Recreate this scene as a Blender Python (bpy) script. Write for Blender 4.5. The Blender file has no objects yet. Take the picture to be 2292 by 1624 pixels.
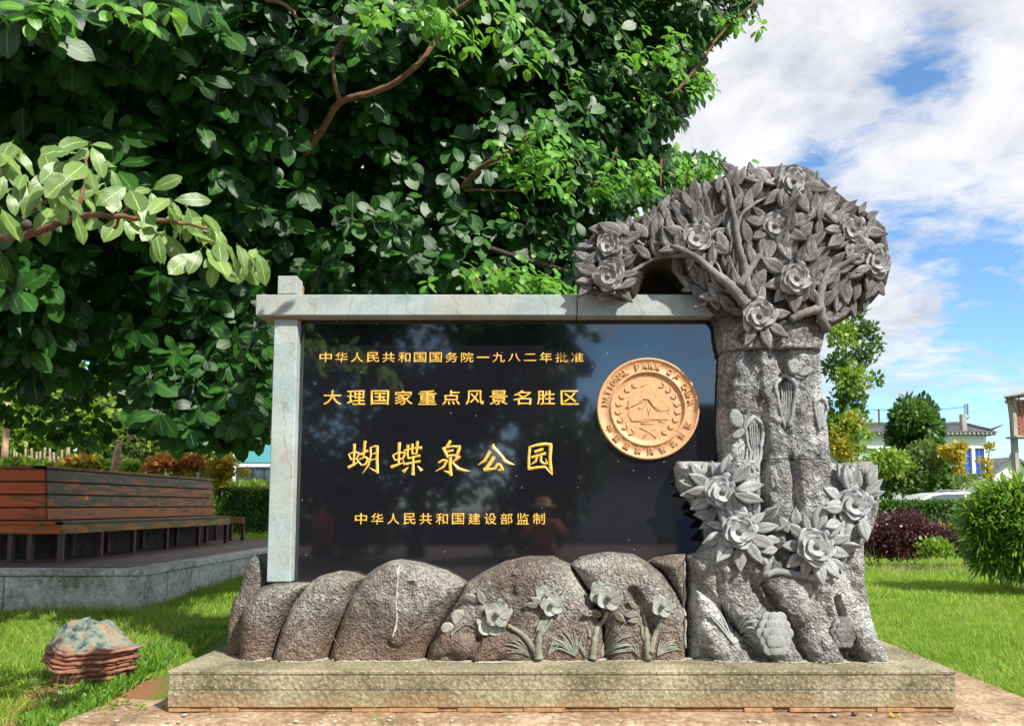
import bpy, math, random
import numpy as np
from mathutils import Vector, Matrix, Euler

random.seed(7)
rng = np.random.default_rng(11)
SC = bpy.context.scene
COL = SC.collection

# ------------------------------------------------------------------ camera
F = 1800.0                      # focal length in units of a 2292 px wide picture
CX, CY = 1225.0, 973.0          # principal point
PITCH = math.atan((1130.0 - CY) / F)
EYE = Vector((0, 0, 1.6))
cam_d = bpy.data.cameras.new('camera')
cam = bpy.data.objects.new('camera', cam_d)
COL.objects.link(cam)
cam.location = EYE
cam.rotation_euler = (math.radians(90) + PITCH, 0, 0)
cam_d.sensor_width = 36.0
cam_d.lens = 36.0 * F / 2292.0
cam_d.shift_x = -(CX - 1146.0) / 2292.0
cam_d.shift_y = (CY - 811.5) / 2292.0
cam_d.clip_start = 0.05
cam_d.clip_end = 3000
SC.camera = cam

# ------------------------------------------------------------------ sun, sky, exposure
SUN = Vector((0.196, -0.205, 0.28)).normalized()
SUN_EL = math.asin(SUN.z)
SUN_AZ = math.atan2(SUN.x, SUN.y)
sd_ = bpy.data.lights.new('sun', 'SUN')
sd_.energy = 5.0
sd_.angle = math.radians(0.5)
sd_.color = (1.0, 0.95, 0.87)
sun = bpy.data.objects.new('sun', sd_)
COL.objects.link(sun)
sun.rotation_euler = SUN.to_track_quat('Z', 'Y').to_euler()
sun.location = (8, -8, 12)

SC.view_settings.view_transform = 'Standard'
SC.view_settings.look = 'None'
SC.view_settings.gamma = 1.0
SC.view_settings.use_curve_mapping = False
SC.view_settings.exposure = 0.64
SC.render.engine = 'CYCLES'
SC.cycles.max_bounces = 8
SC.cycles.transparent_max_bounces = 6

world = bpy.data.worlds.new('World')
SC.world = world
world.use_nodes = True


class NT:
    """small helper round a node tree"""
    def __init__(s, tree):
        s.t = tree
        s.t.nodes.clear()

    def n(s, typ, ins=None, **kw):
        nd = s.t.nodes.new(typ)
        for k, v in kw.items():
            setattr(nd, k, v)
        for k, v in (ins or {}).items():
            s.put(nd, k, v)
        return nd

    def put(s, nd, k, v):
        sock = nd.inputs[k]
        if isinstance(v, bpy.types.NodeSocket):
            s.t.links.new(v, sock)
        else:
            if hasattr(sock.default_value, '__len__') and not hasattr(v, '__len__'):
                v = (v,) * len(sock.default_value)
            if hasattr(v, '__len__') and len(v) == 3 and len(sock.default_value) == 4:
                v = (*v, 1)
            sock.default_value = v

    def math(s, op, a, b=0.0, c=None, clamp=False):
        nd = s.n('ShaderNodeMath', operation=op, use_clamp=clamp)
        s.put(nd, 0, a)
        s.put(nd, 1, b)
        if c is not None:
            s.put(nd, 2, c)
        return nd.outputs[0]

    def vmath(s, op, a, b=None):
        nd = s.n('ShaderNodeVectorMath', operation=op)
        s.put(nd, 0, a)
        if b is not None:
            s.put(nd, 3 if op == 'SCALE' else 1, b)
        return nd.outputs['Value' if op in ('DOT_PRODUCT', 'DISTANCE', 'LENGTH') else 'Vector']

    def mix(s, f, a, b, mode='MIX'):
        nd = s.n('ShaderNodeMix', data_type='RGBA', blend_type=mode)
        s.put(nd, 0, f)
        s.put(nd, 6, a)
        s.put(nd, 7, b)
        return nd.outputs[2]

    def ramp(s, f, stops, interp='LINEAR'):
        nd = s.n('ShaderNodeValToRGB')
        s.put(nd, 0, f)
        cr = nd.color_ramp
        cr.interpolation = interp
        while len(cr.elements) < len(stops):
            cr.elements.new(0.5)
        for e, (p, c) in zip(cr.elements, stops):
            e.position = p
            if not hasattr(c, '__len__'):
                c = (c, c, c)
            e.color = (*c[:3], 1)
        return nd.outputs[0]

    def noise(s, vec, scale, detail=4.0, rough=0.55, dist=0.0):
        nd = s.n('ShaderNodeTexNoise', {'Vector': vec, 'Scale': scale, 'Detail': detail, 'Roughness': rough, 'Distortion': dist})
        return nd.outputs[0]

    def voro(s, vec, scale, feature='F1', out=0):
        nd = s.n('ShaderNodeTexVoronoi', {'Vector': vec, 'Scale': scale}, feature=feature)
        return nd.outputs[out]


def sky_world():
    t = NT(world.node_tree)
    tc = t.n('ShaderNodeTexCoord').outputs['Generated']
    sky = t.n('ShaderNodeTexSky', sky_type='NISHITA')
    sky.sun_disc = False
    sky.sun_elevation = SUN_EL
    sky.sun_rotation = SUN_AZ
    sky.altitude = 1900
    sky.air_density = 1.0
    sky.dust_density = 0.6
    sky.ozone_density = 1.5
    blue = t.mix(1.0, sky.outputs[0], (1.12, 1.45, 1.58), 'MULTIPLY')
    sep = t.n('ShaderNodeSeparateXYZ', {0: tc})
    z = sep.outputs[2]
    zz = t.math('ADD', t.math('MAXIMUM', z, 0.0), 0.13)
    px = t.math('DIVIDE', sep.outputs[0], zz)
    py = t.math('DIVIDE', sep.outputs[1], zz)
    p = t.n('ShaderNodeCombineXYZ', {0: px, 1: py, 2: 3.7}).outputs[0]
    n1 = t.noise(p, 1.15, 8, 0.56, 0.25)
    n2 = t.noise(p, 8.0, 6, 0.62, 0.3)
    # more cloud high up, clearer air near the horizon
    bias = t.ramp(z, [(0.0, 0.50), (0.08, 0.42), (0.17, 0.40), (0.24, 0.62), (0.32, 0.84), (0.45, 0.95), (1.0, 0.80)])
    holes = None
    for (u, v, r, a) in ((2080, 85, 0.06, 0.30), (2150, 20, 0.07, 0.20), (2120, 150, 0.05, 0.14), (1850, 340, 0.04, 0.28), (1930, 290, 0.05, 0.15),
                         (2010, 500, 0.06, 0.22), (2130, 540, 0.08, 0.19), (2270, 590, 0.08, 0.22), (2240, 660, 0.06, 0.26), (1770, 375, 0.03, 0.22)):
        d = Vector(((u - 1225) / F, 1.0, (1130 - v) / F)).normalized()
        dd = t.vmath('DISTANCE', tc, tuple(d))
        q = t.math('DIVIDE', dd, r)
        g = t.math('MULTIPLY', t.math('EXPONENT', t.math('MULTIPLY', t.math('MULTIPLY', q, q), -1.0)), a)
        holes = g if holes is None else t.math('ADD', holes, g)
    # one lens cloud low on the right
    d = Vector(((2030 - 1225) / F, 1.0, (1130 - 690) / F)).normalized()
    off = t.vmath('SUBTRACT', tc, tuple(d))
    off = t.vmath('MULTIPLY', off, (6.0, 6.0, 18.0))
    ln = t.vmath('LENGTH', off)
    lens = t.math('MULTIPLY', t.math('EXPONENT', t.math('MULTIPLY', t.math('MULTIPLY', ln, ln), -1.0)), 0.32)
    dens = t.math('ADD', t.math('SUBTRACT', n1, 0.5), t.math('MULTIPLY', t.math('SUBTRACT', n2, 0.5), 0.85))
    dens = t.math('ADD', dens, t.math('ADD', bias, lens))
    dens = t.math('SUBTRACT', dens, holes)
    cov = t.ramp(dens, [(0.36, 0.0), (0.48, 0.38), (0.60, 0.80), (0.78, 1.0)])
    sh = t.noise(p, 2.1, 8, 0.60, 0.8)
    ccol = t.ramp(sh, [(0.32, (0.58, 0.60, 0.67)), (0.44, (0.76, 0.78, 0.84)), (0.55, (0.95, 0.95, 0.99)), (0.68, (1.0, 1.0, 1.0))])
    ccol = t.vmath('SCALE', ccol, 6.6)
    c = t.mix(cov, blue, ccol)
    # below the horizon: dull ground bounce
    c = t.mix(t.math('LESS_THAN', z, -0.02), c, (1.2, 1.3, 1.0))
    bg = t.n('ShaderNodeBackground', {'Color': c, 'Strength': 0.1})
    out = t.n('ShaderNodeOutputWorld')
    t.t.links.new(bg.outputs[0], out.inputs[0])


sky_world()


def P(u, v, Y):
    """world point seen at (u, v) of the 2292 px picture, at distance Y in front of the camera"""
    a = (u - CX) / F
    b = -(v - CY) / F
    c, s = math.cos(PITCH), math.sin(PITCH)
    dy = c - b * s
    dz = s + b * c
    k = Y / dy
    return Vector((a * k, Y, EYE.z + dz * k))


# ------------------------------------------------------------------ object helpers
def tag(o, label=None, cat=None, group=None, kind=None):
    if label: o['label'] = label
    if cat: o['category'] = cat
    if group: o['group'] = group
    if kind: o['kind'] = kind
    return o


def thing(name, loc, label, cat, group=None, rz=0.0):
    o = bpy.data.objects.new(name, None)
    COL.objects.link(o)
    o.location = loc
    o.rotation_euler = (0, 0, rz)
    o.empty_display_size = 0.1
    return tag(o, label, cat, group)


def mesh_np(name, V, Fq, mat, parent=None, smooth=False, loc=None):
    """V (n,3) in world space (or relative to the parent when loc given); Fq list of index tuples or (m,k) array"""
    me = bpy.data.meshes.new(name)
    V = np.asarray(V, dtype=np.float32)
    if isinstance(Fq, np.ndarray):
        m, k = Fq.shape
        me.vertices.add(len(V))
        me.vertices.foreach_set('co', V.ravel())
        me.loops.add(m * k)
        me.loops.foreach_set('vertex_index', Fq.astype(np.int32).ravel())
        me.polygons.add(m)
        me.polygons.foreach_set('loop_start', np.arange(0, m * k, k, dtype=np.int32))
        me.polygons.foreach_set('loop_total', np.full(m, k, dtype=np.int32))
        me.update(calc_edges=True)
        me.validate()
    else:
        me.from_pydata([tuple(map(float, v)) for v in V], [], [tuple(f) for f in Fq])
        me.update()
    if smooth:
        me.polygons.foreach_set('use_smooth', np.ones(len(me.polygons), dtype=bool))
    if mat: me.materials.append(mat)
    return place(name, me, parent)


def place(name, me, parent=None, world_loc=None, M=None):
    """link an object; its mesh data is in world space unless M gives its world matrix"""
    o = bpy.data.objects.new(name, me)
    COL.objects.link(o)
    if M is None: M = Matrix.Identity(4)
    if parent is not None:
        o.parent = parent
        M = wmat(parent).inverted() @ M
    o.matrix_basis = M
    return o


def wmat(o):
    m = o.matrix_basis.copy()
    p = o.parent
    while p is not None:
        m = p.matrix_basis @ m
        p = p.parent
    return m


class MB:
    """mesh builder in world coordinates"""
    def __init__(s):
        s.V = []
        s.F = []

    def add(s, V, Fc):
        b = len(s.V)
        s.V += [tuple(v) for v in V]
        s.F += [tuple(b + i for i in f) for f in Fc]

    def box(s, x0, x1, y0, y1, z0, z1, bev=0.0, M=None):
        b = min(bev, (x1 - x0) / 2.2, (y1 - y0) / 2.2, (z1 - z0) / 2.2)
        if b <= 0:
            V = [(x, y, z) for x in (x0, x1) for y in (y0, y1) for z in (z0, z1)]
            Fc = [(0, 1, 3, 2), (4, 6, 7, 5), (0, 4, 5, 1), (2, 3, 7, 6), (0, 2, 6, 4), (1, 5, 7, 3)]
        else:
            V = []
            idx = {}
            for i, (X, sx) in enumerate(((x0, 1), (x1, -1))):
                for j, (Y, sy) in enumerate(((y0, 1), (y1, -1))):
                    for k, (Z, sz) in enumerate(((z0, 1), (z1, -1))):
                        for a in range(3):
                            v = [X + sx * b, Y + sy * b, Z + sz * b]
                            v[a] = (X, Y, Z)[a]
                            idx[(i, j, k, a)] = len(V)
                            V.append(tuple(v))
            g = lambda i, j, k, a: idx[(i, j, k, a)]
            Fc = [(g(0, 0, 0, 0), g(0, 0, 1, 0), g(0, 1, 1, 0), g(0, 1, 0, 0)), (g(1, 0, 0, 0), g(1, 1, 0, 0), g(1, 1, 1, 0), g(1, 0, 1, 0)),
                  (g(0, 0, 0, 1), g(1, 0, 0, 1), g(1, 0, 1, 1), g(0, 0, 1, 1)), (g(0, 1, 0, 1), g(0, 1, 1, 1), g(1, 1, 1, 1), g(1, 1, 0, 1)),
                  (g(0, 0, 0, 2), g(0, 1, 0, 2), g(1, 1, 0, 2), g(1, 0, 0, 2)), (g(0, 0, 1, 2), g(1, 0, 1, 2), g(1, 1, 1, 2), g(0, 1, 1, 2))]
            for j in (0, 1):
                for k in (0, 1):
                    Fc.append((g(0, j, k, 1), g(1, j, k, 1), g(1, j, k, 2), g(0, j, k, 2)))
            for i in (0, 1):
                for k in (0, 1):
                    Fc.append((g(i, 0, k, 0), g(i, 1, k, 0), g(i, 1, k, 2), g(i, 0, k, 2)))
            for i in (0, 1):
                for j in (0, 1):
                    Fc.append((g(i, j, 0, 0), g(i, j, 1, 0), g(i, j, 1, 1), g(i, j, 0, 1)))
                    for k in (0, 1):
                        Fc.append((g(i, j, k, 0), g(i, j, k, 1), g(i, j, k, 2)))
        if M is not None: V = [tuple(M @ Vector(v)) for v in V]
        s.add(V, Fc)
        return s

    def tube(s, pts, rad, seg=8, cap=True):
        pts = [Vector(p) for p in pts]
        if not hasattr(rad, '__len__'): rad = [rad] * len(pts)
        V = []
        up = Vector((0.13, 0.31, 0.94))
        for i, p in enumerate(pts):
            d = (pts[min(i + 1, len(pts) - 1)] - pts[max(i - 1, 0)]).normalized()
            a = d.cross(up)
            if a.length < 1e-3: a = d.cross(Vector((1, 0, 0)))
            a.normalize()
            b = d.cross(a).normalized()
            for k in range(seg):
                t = 2 * math.pi * k / seg
                V.append(p + (a * math.cos(t) + b * math.sin(t)) * rad[i])
        Fc = []
        for i in range(len(pts) - 1):
            for k in range(seg):
                k2 = (k + 1) % seg
                Fc.append((i * seg + k, i * seg + k2, (i + 1) * seg + k2, (i + 1) * seg + k))
        if cap:
            Fc.append(tuple(range(seg))[::-1])
            Fc.append(tuple((len(pts) - 1) * seg + k for k in range(seg)))
        s.add(V, Fc)
        return s

    def lathe(s, prof, c, seg=24, axis='Z'):
        V = []
        for (r, h) in prof:
            for k in range(seg):
                t = 2 * math.pi * k / seg
                q = (r * math.cos(t), r * math.sin(t), h)
                if axis == 'Y': q = (q[0], h, q[1])
                if axis == 'X': q = (h, q[0], q[1])
                V.append((c[0] + q[0], c[1] + q[1], c[2] + q[2]))
        Fc = []
        for i in range(len(prof) - 1):
            for k in range(seg):
                k2 = (k + 1) % seg
                Fc.append((i * seg + k, i * seg + k2, (i + 1) * seg + k2, (i + 1) * seg + k))
        Fc.append(tuple(range(seg))[::-1])
        Fc.append(tuple((len(prof) - 1) * seg + k for k in range(seg)))
        s.add(V, Fc)
        return s

    def prism(s, poly, y0, y1):
        """polygon of (x, z) points pulled from y0 to y1"""
        n = len(poly)
        V = [(x, y0, z) for x, z in poly] + [(x, y1, z) for x, z in poly]
        Fc = [tuple(range(n)), tuple(range(2 * n - 1, n - 1, -1))]
        for i in range(n):
            j = (i + 1) % n
            Fc.append((i, n + i, n + j, j))
        s.add(V, Fc)
        return s

    def build(s, name, mat, parent=None, smooth=False):
        me = bpy.data.meshes.new(name)
        me.from_pydata(s.V, [], s.F)
        me.update()
        import bmesh
        bm = bmesh.new()
        bm.from_mesh(me)
        bmesh.ops.recalc_face_normals(bm, faces=bm.faces)
        bm.to_mesh(me)
        bm.free()
        if smooth:
            me.polygons.foreach_set('use_smooth', np.ones(len(me.polygons), dtype=bool))
        if mat: me.materials.append(mat)
        return place(name, me, parent)


def smoothstep(a, b, x):
    t = np.clip((x - a) / (b - a), 0, 1)
    return t * t * (3 - 2 * t)


_lat = rng.random((256, 256))


def vnoise(x, y):
    x = np.asarray(x, float)
    y = np.asarray(y, float)
    xi = np.floor(x).astype(int)
    yi = np.floor(y).astype(int)
    fx = x - xi
    fy = y - yi
    fx = fx * fx * (3 - 2 * fx)
    fy = fy * fy * (3 - 2 * fy)
    a = _lat[xi & 255, yi & 255]
    b = _lat[(xi + 1) & 255, yi & 255]
    c = _lat[xi & 255, (yi + 1) & 255]
    d = _lat[(xi + 1) & 255, (yi + 1) & 255]
    return (a * (1 - fx) + b * fx) * (1 - fy) + (c * (1 - fx) + d * fx) * fy - 0.5


def fbm(x, y, o=4):
    r = 0
    a = 1.0
    for i in range(o):
        r = r + a * vnoise(x * 2 ** i + 17.3 * i, y * 2 ** i + 5.1 * i)
        a *= 0.5
    return r


def in_poly(x, y, poly):
    x = np.asarray(x, float)
    y = np.asarray(y, float)
    c = np.zeros(x.shape, bool)
    n = len(poly)
    for i in range(n):
        x1, y1 = poly[i]
        x2, y2 = poly[(i + 1) % n]
        if y1 == y2: continue
        k = ((y1 > y) != (y2 > y)) & (x < (x2 - x1) * (y - y1) / (y2 - y1) + x1)
        c ^= k
    return c


def seg_dist(x, y, a, b):
    ax, ay = a
    bx, by = b
    dx, dy = bx - ax, by - ay
    L = dx * dx + dy * dy + 1e-12
    t = np.clip(((x - ax) * dx + (y - ay) * dy) / L, 0, 1)
    qx = ax + t * dx
    qy = ay + t * dy
    return np.hypot(x - qx, y - qy), qx, qy, t


# ------------------------------------------------------------------ materials
def mat_new(name):
    m = bpy.data.materials.new(name)
    m.use_nodes = True
    t = NT(m.node_tree)
    return m, t


def finish(t, col, rough=0.7, bump=None, bstr=0.3, bdist=0.01, metal=0.0, spec=0.5, coat=0.0, trans=None, emis=None):
    ins = {'Base Color': col, 'Roughness': rough, 'Metallic': metal, 'Specular IOR Level': spec, 'Coat Weight': coat}
    b = t.n('ShaderNodeBsdfPrincipled', ins)
    if bump is not None:
        bp = t.n('ShaderNodeBump', {'Height': bump, 'Strength': bstr, 'Distance': bdist})
        t.put(b, 'Normal', bp.outputs[0])
    sh = b.outputs[0]
    if trans is not None:
        tr = t.n('ShaderNodeBsdfTranslucent', {'Color': trans[0]})
        mx = t.n('ShaderNodeMixShader', {0: trans[1]})
        t.t.links.new(sh, mx.inputs[1])
        t.t.links.new(tr.outputs[0], mx.inputs[2])
        sh = mx.outputs[0]
    out = t.n('ShaderNodeOutputMaterial')
    t.t.links.new(sh, out.inputs[0])
    return b


def gpos(t):
    return t.n('ShaderNodeNewGeometry').outputs['Position']


def opos(t):
    return t.n('ShaderNodeTexCoord').outputs['Object']


def rnd(t):
    a = t.n('ShaderNodeNewGeometry').outputs['Random Per Island']
    b = t.n('ShaderNodeObjectInfo').outputs['Random']
    return t.math('FRACT', t.math('ADD', a, b))


def m_plain(name, c, rough=0.6, var=0.15, scale=6.0, metal=0.0, coat=0.0, bstr=0.1):
    m, t = mat_new(name)
    p = gpos(t)
    n = t.noise(p, scale, 5)
    f = t.ramp(n, [(0.3, tuple(x * (1 - var) for x in c)), (0.7, tuple(min(1, x * (1 + var)) for x in c))])
    finish(t, f, rough, t.noise(p, scale * 8, 3), bstr, 0.005, metal, coat=coat)
    return m


def m_stone(name, dark, mid, light, pit=120.0, bstr=0.6, bdist=0.012, brown=None, brown_z=None, patch=2.2, brown_amt=0.5):
    m, t = mat_new(name)
    p = gpos(t)
    n = t.noise(p, patch, 7, 0.62, 0.3)
    f = t.noise(p, pit * 0.55, 4, 0.7)
    g2 = t.noise(p, pit * 0.95, 3, 0.8)
    mixf = t.math('ADD', t.math('MULTIPLY', n, 0.42), t.math('ADD', t.math('MULTIPLY', f, 0.33), t.math('MULTIPLY', g2, 0.25)))
    c = t.ramp(mixf, [(0.39, dark), (0.49, mid), (0.59, light)])
    if brown is not None:
        bn = t.noise(p, 3.1, 6, 0.6, 0.5)
        k = t.ramp(bn, [(0.42, 0.0), (0.62, 1.0)])
        k = t.math('MULTIPLY', k, brown_amt)
        if brown_z is not None:
            sep = t.n('ShaderNodeSeparateXYZ', {0: p})
            zf = t.n('ShaderNodeMapRange', {0: t.math('ADD', sep.outputs[2], t.math('MULTIPLY', t.math('SUBTRACT', bn, 0.5), 0.5)),
                                            1: brown_z[0], 2: brown_z[1], 3: 1.0, 4: 0.0}).outputs[0]
            k = t.math('MAXIMUM', t.math('MULTIPLY', k, 0.5), t.math('MULTIPLY', zf, brown_amt))
        bc = t.mix(f, tuple(x * 0.55 for x in brown), tuple(x * 1.5 for x in brown))
        c = t.mix(k, c, bc)
    v = t.voro(p, pit)
    h = t.math('ADD', t.math('MULTIPLY', v, 0.55), t.math('MULTIPLY', t.noise(p, pit * 0.45, 5, 0.7), 1.1))
    c = t.mix(t.ramp(v, [(0.0, 0.35), (0.35, 0.0)]), c, tuple(x * 0.5 for x in dark))
    finish(t, c, 0.9, h, bstr, bdist, spec=0.25)
    return m


def m_leaf(name, dark, light, rough=0.42, trans=0.25, under=None, spec=0.5, vein=False):
    m, t = mat_new(name)
    r = rnd(t)
    c = t.ramp(r, [(0.0, dark), (0.55, tuple((a + b) / 2 for a, b in zip(dark, light))), (1.0, light)])
    p = gpos(t)
    c = t.mix(t.math('MULTIPLY', t.noise(p, 14.0, 3), 0.5), c, tuple(x * 0.62 for x in dark))
    if vein:
        oc = t.n('ShaderNodeUVMap').outputs[0]
        sep = t.n('ShaderNodeSeparateXYZ', {0: oc})
        mid = t.math('ABSOLUTE', t.math('SUBTRACT', sep.outputs[0], 0.5))
        k = t.ramp(mid, [(0.0, 1.0), (0.018, 1.0), (0.035, 0.0)])
        c = t.mix(t.math('MULTIPLY', k, 0.55), c, tuple(min(1, x * 2.0 + 0.05) for x in light))
        ch = t.math('SUBTRACT', t.math('MULTIPLY', sep.outputs[1], 52.0), t.math('MULTIPLY', mid, 30.0))
        bumph = t.math('SINE', ch)
    else:
        bumph = t.noise(p, 60.0, 2)
    if under is not None:
        bf = t.n('ShaderNodeNewGeometry').outputs['Backfacing']
        c = t.mix(bf, c, under)
    tc = t.mix(0.5, c, tuple(min(1, x * 2.2) for x in light))
    finish(t, c, rough, t.math('ADD', t.math('MULTIPLY', bumph, 0.3), t.noise(p, 35.0, 2)) if vein else bumph, 0.12 if vein else 0.10, 0.004, trans=(tc, trans), spec=spec)
    return m


M = {}
M['rock'] = m_stone('rock_stone', (0.045, 0.044, 0.04), (0.155, 0.153, 0.137), (0.43, 0.425, 0.38), 55, 1.0, 0.03, (0.17, 0.095, 0.055), (0.52, 0.98), brown_amt=0.70)
M['rock_right'] = m_stone('root_stone', (0.05, 0.052, 0.052), (0.23, 0.235, 0.23), (0.56, 0.57, 0.55), 55, 1.0, 0.03, (0.16, 0.11, 0.075), (0.45, 0.62), brown_amt=0.45)
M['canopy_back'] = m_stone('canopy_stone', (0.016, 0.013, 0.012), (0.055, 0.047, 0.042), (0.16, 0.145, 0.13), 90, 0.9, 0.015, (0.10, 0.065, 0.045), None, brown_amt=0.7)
_m = M['canopy_back']
_t = _m.node_tree
_b = [n_ for n_ in _t.nodes if n_.type == 'BSDF_PRINCIPLED'][0]
_src = _b.inputs['Base Color'].links[0].from_socket
_h = NT.__new__(NT)                    # def m_crown: the lower part of the crown block is the paler bare stone of the trunk
_h.t = _t
_p = gpos(_h)
_s = _h.n('ShaderNodeSeparateXYZ', {0: _p})
_n1 = _h.noise(_p, 40.0, 5, 0.7)
_n2 = _h.noise(_p, 5.0, 5, 0.6)
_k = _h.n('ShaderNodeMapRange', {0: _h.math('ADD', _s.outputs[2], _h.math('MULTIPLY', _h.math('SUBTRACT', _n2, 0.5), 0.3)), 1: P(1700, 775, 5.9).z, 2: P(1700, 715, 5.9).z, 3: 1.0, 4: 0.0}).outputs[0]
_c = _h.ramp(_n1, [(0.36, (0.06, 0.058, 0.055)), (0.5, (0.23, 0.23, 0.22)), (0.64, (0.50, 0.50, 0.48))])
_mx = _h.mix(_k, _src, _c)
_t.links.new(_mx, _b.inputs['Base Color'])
M['carve'] = m_stone('carved_leaf_stone', (0.06, 0.056, 0.052), (0.16, 0.155, 0.15), (0.32, 0.315, 0.31), 160, 0.22, 0.004, (0.11, 0.085, 0.07), None, patch=4.0, brown_amt=0.5)
M['carve_low'] = m_stone('carved_flower_stone', (0.15, 0.165, 0.165), (0.27, 0.29, 0.29), (0.41, 0.43, 0.42), 160, 0.18, 0.004, (0.2, 0.19, 0.15), None, patch=3.0, brown_amt=0.3)
M['carve_ground'] = m_stone('carved_plant_stone', (0.10, 0.105, 0.085), (0.22, 0.235, 0.19), (0.38, 0.40, 0.33), 160, 0.2, 0.004, (0.22, 0.18, 0.11), None, patch=5.0, brown_amt=0.5)
M['frame'] = m_stone('frame_granite', (0.20, 0.275, 0.28), (0.30, 0.375, 0.375), (0.43, 0.50, 0.50), 150, 0.12, 0.003, (0.34, 0.27, 0.18), None, patch=3.0, brown_amt=0.35)
def m_plinth():
    m, t = mat_new('plinth_stone')
    p = gpos(t)
    n = t.noise(p, 2.0, 6, 0.6, 0.4)
    f = t.noise(p, 38.0, 5, 0.72)
    v = t.voro(t.vmath('ADD', p, t.vmath('SCALE', t.n('ShaderNodeTexNoise', {'Vector': p, 'Scale': 60.0}).outputs[1], 0.02)), 30.0)
    c = t.ramp(t.math('ADD', t.math('MULTIPLY', n, 0.5), t.math('MULTIPLY', f, 0.5)), [(0.38, (0.09, 0.078, 0.045)), (0.50, (0.235, 0.208, 0.13)), (0.62, (0.42, 0.38, 0.26))])
    c = t.mix(t.ramp(v, [(0.14, 0.6), (0.32, 0.0)]), c, (0.50, 0.45, 0.32))
    st = t.noise(t.vmath('MULTIPLY', p, (19.0, 19.0, 2.6)), 1.0, 6, 0.75, 0.8)
    sep = t.n('ShaderNodeSeparateXYZ', {0: p})
    zt_ = t.n('ShaderNodeMapRange', {0: sep.outputs[2], 1: 0.33, 2: 0.50, 3: 0.25, 4: 1.0}).outputs[0]
    k = t.math('MULTIPLY', t.ramp(st, [(0.48, 0.0), (0.66, 0.75)]), zt_)
    c = t.mix(t.math('MULTIPLY', k, 0.45), c, (0.07, 0.06, 0.045))
    br = t.n('ShaderNodeMapRange', {0: t.math('ADD', sep.outputs[2], t.math('MULTIPLY', t.math('SUBTRACT', n, 0.5), 0.25)), 1: 0.24, 2: 0.36, 3: 0.65, 4: 0.0}).outputs[0]
    c = t.mix(br, c, (0.36, 0.22, 0.11))
    finish(t, c, 0.9, t.math('SUBTRACT', f, v), 0.7, 0.010, spec=0.2)
    return m


M['plinth'] = m_plinth()
_t = M['frame'].node_tree
_b = [n_ for n_ in _t.nodes if n_.type == 'BSDF_PRINCIPLED'][0]
_src = _b.inputs['Base Color'].links[0].from_socket
_h = NT.__new__(NT)
_h.t = _t
_p = gpos(_h)
_pw = _h.vmath('ADD', _p, _h.vmath('SCALE', _h.n('ShaderNodeTexNoise', {'Vector': _p, 'Scale': 18.0}).outputs[1], 0.02))
_v = _h.n('ShaderNodeTexVoronoi', {'Vector': _pw, 'Scale': 7.5})
_sc = _h.n('ShaderNodeSeparateColor', {0: _v.outputs[1]})
_k = _h.math('MULTIPLY', _h.ramp(_v.outputs[0], [(0.12, 0.75), (0.17, 0.0)]), _h.math('GREATER_THAN', _sc.outputs[0], 0.80))
_c1 = _h.mix(_k, _src, (0.42, 0.28, 0.17))
_w = _h.n('ShaderNodeTexWave', {'Vector': _p, 'Scale': 1.3, 'Distortion': 9.0, 'Detail': 3.0, 'Detail Scale': 2.0})
_c2 = _h.mix(_h.ramp(_w.outputs[1], [(0.0, 0.45), (0.012, 0.0)]), _c1, (0.22, 0.17, 0.11))
_n = _h.noise(_p, 1.7, 5, 0.6)
_c3 = _h.mix(_h.ramp(_n, [(0.45, 0.0), (0.65, 0.14)]), _c2, (0.42, 0.36, 0.30))
_t.links.new(_c3, _b.inputs['Base Color'])
M['slab'] = m_stone('slab_concrete', (0.10, 0.066, 0.04), (0.26, 0.185, 0.115), (0.52, 0.41, 0.29), 32, 0.6, 0.010, (0.30, 0.17, 0.095), (0.05, 0.35), patch=2.2, brown_amt=0.5)
M['curb'] = m_stone('curb_stone', (0.16, 0.155, 0.15), (0.46, 0.45, 0.44), (0.75, 0.73, 0.70), 28, 0.5, 0.008, (0.25, 0.17, 0.10), (0.35, 0.75), patch=2.0, brown_amt=0.4)
M['mortar'] = m_plain('orange_mortar', (0.36, 0.20, 0.09), 0.95, 0.4, 18, bstr=0.8)
M['white_mortar'] = m_plain('pale_mortar', (0.38, 0.355, 0.30), 0.95, 0.3, 30, bstr=0.8)


def m_panel():
    m, t = mat_new('black_granite')
    p = gpos(t)
    v = t.voro(p, 300.0)
    r = t.voro(p, 300.0, out=1)
    sepc = t.n('ShaderNodeSeparateColor', {0: r})
    fine = t.noise(p, 420.0, 2)
    c = t.mix(t.ramp(fine, [(0.45, 0.0), (0.75, 1.0)]), (0.0045, 0.0045, 0.006), (0.022, 0.022, 0.03))
    v2 = t.n('ShaderNodeTexVoronoi', {'Vector': p, 'Scale': 26.0})
    sc = t.n('ShaderNodeSeparateColor', {0: v2.outputs[1]})
    dot = t.math('MULTIPLY', t.math('LESS_THAN', v2.outputs[0], 0.075), t.math('GREATER_THAN', sc.outputs[0], 0.93))
    c = t.mix(dot, c, (0.7, 0.7, 0.72))
    finish(t, c, 0.05, spec=0.95, coat=1.0)
    return m


M['panel'] = m_panel()


def m_gold(name, c1, c2, rough=0.45, metal=0.35):
    m, t = mat_new(name)
    p = gpos(t)
    n = t.noise(p, 40.0, 4)
    c = t.ramp(n, [(0.3, c1), (0.65, c2)])
    finish(t, c, rough, t.noise(p, 150.0, 3), 0.15, 0.002, metal)
    return m


M['gold'] = m_gold('gold_leaf', (0.62, 0.30, 0.035), (0.95, 0.62, 0.12), 0.4, 0.15)
M['medal'] = m_gold('copper_medallion', (0.50, 0.265, 0.125), (0.64, 0.37, 0.18), 0.55, 0.0)


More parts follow.
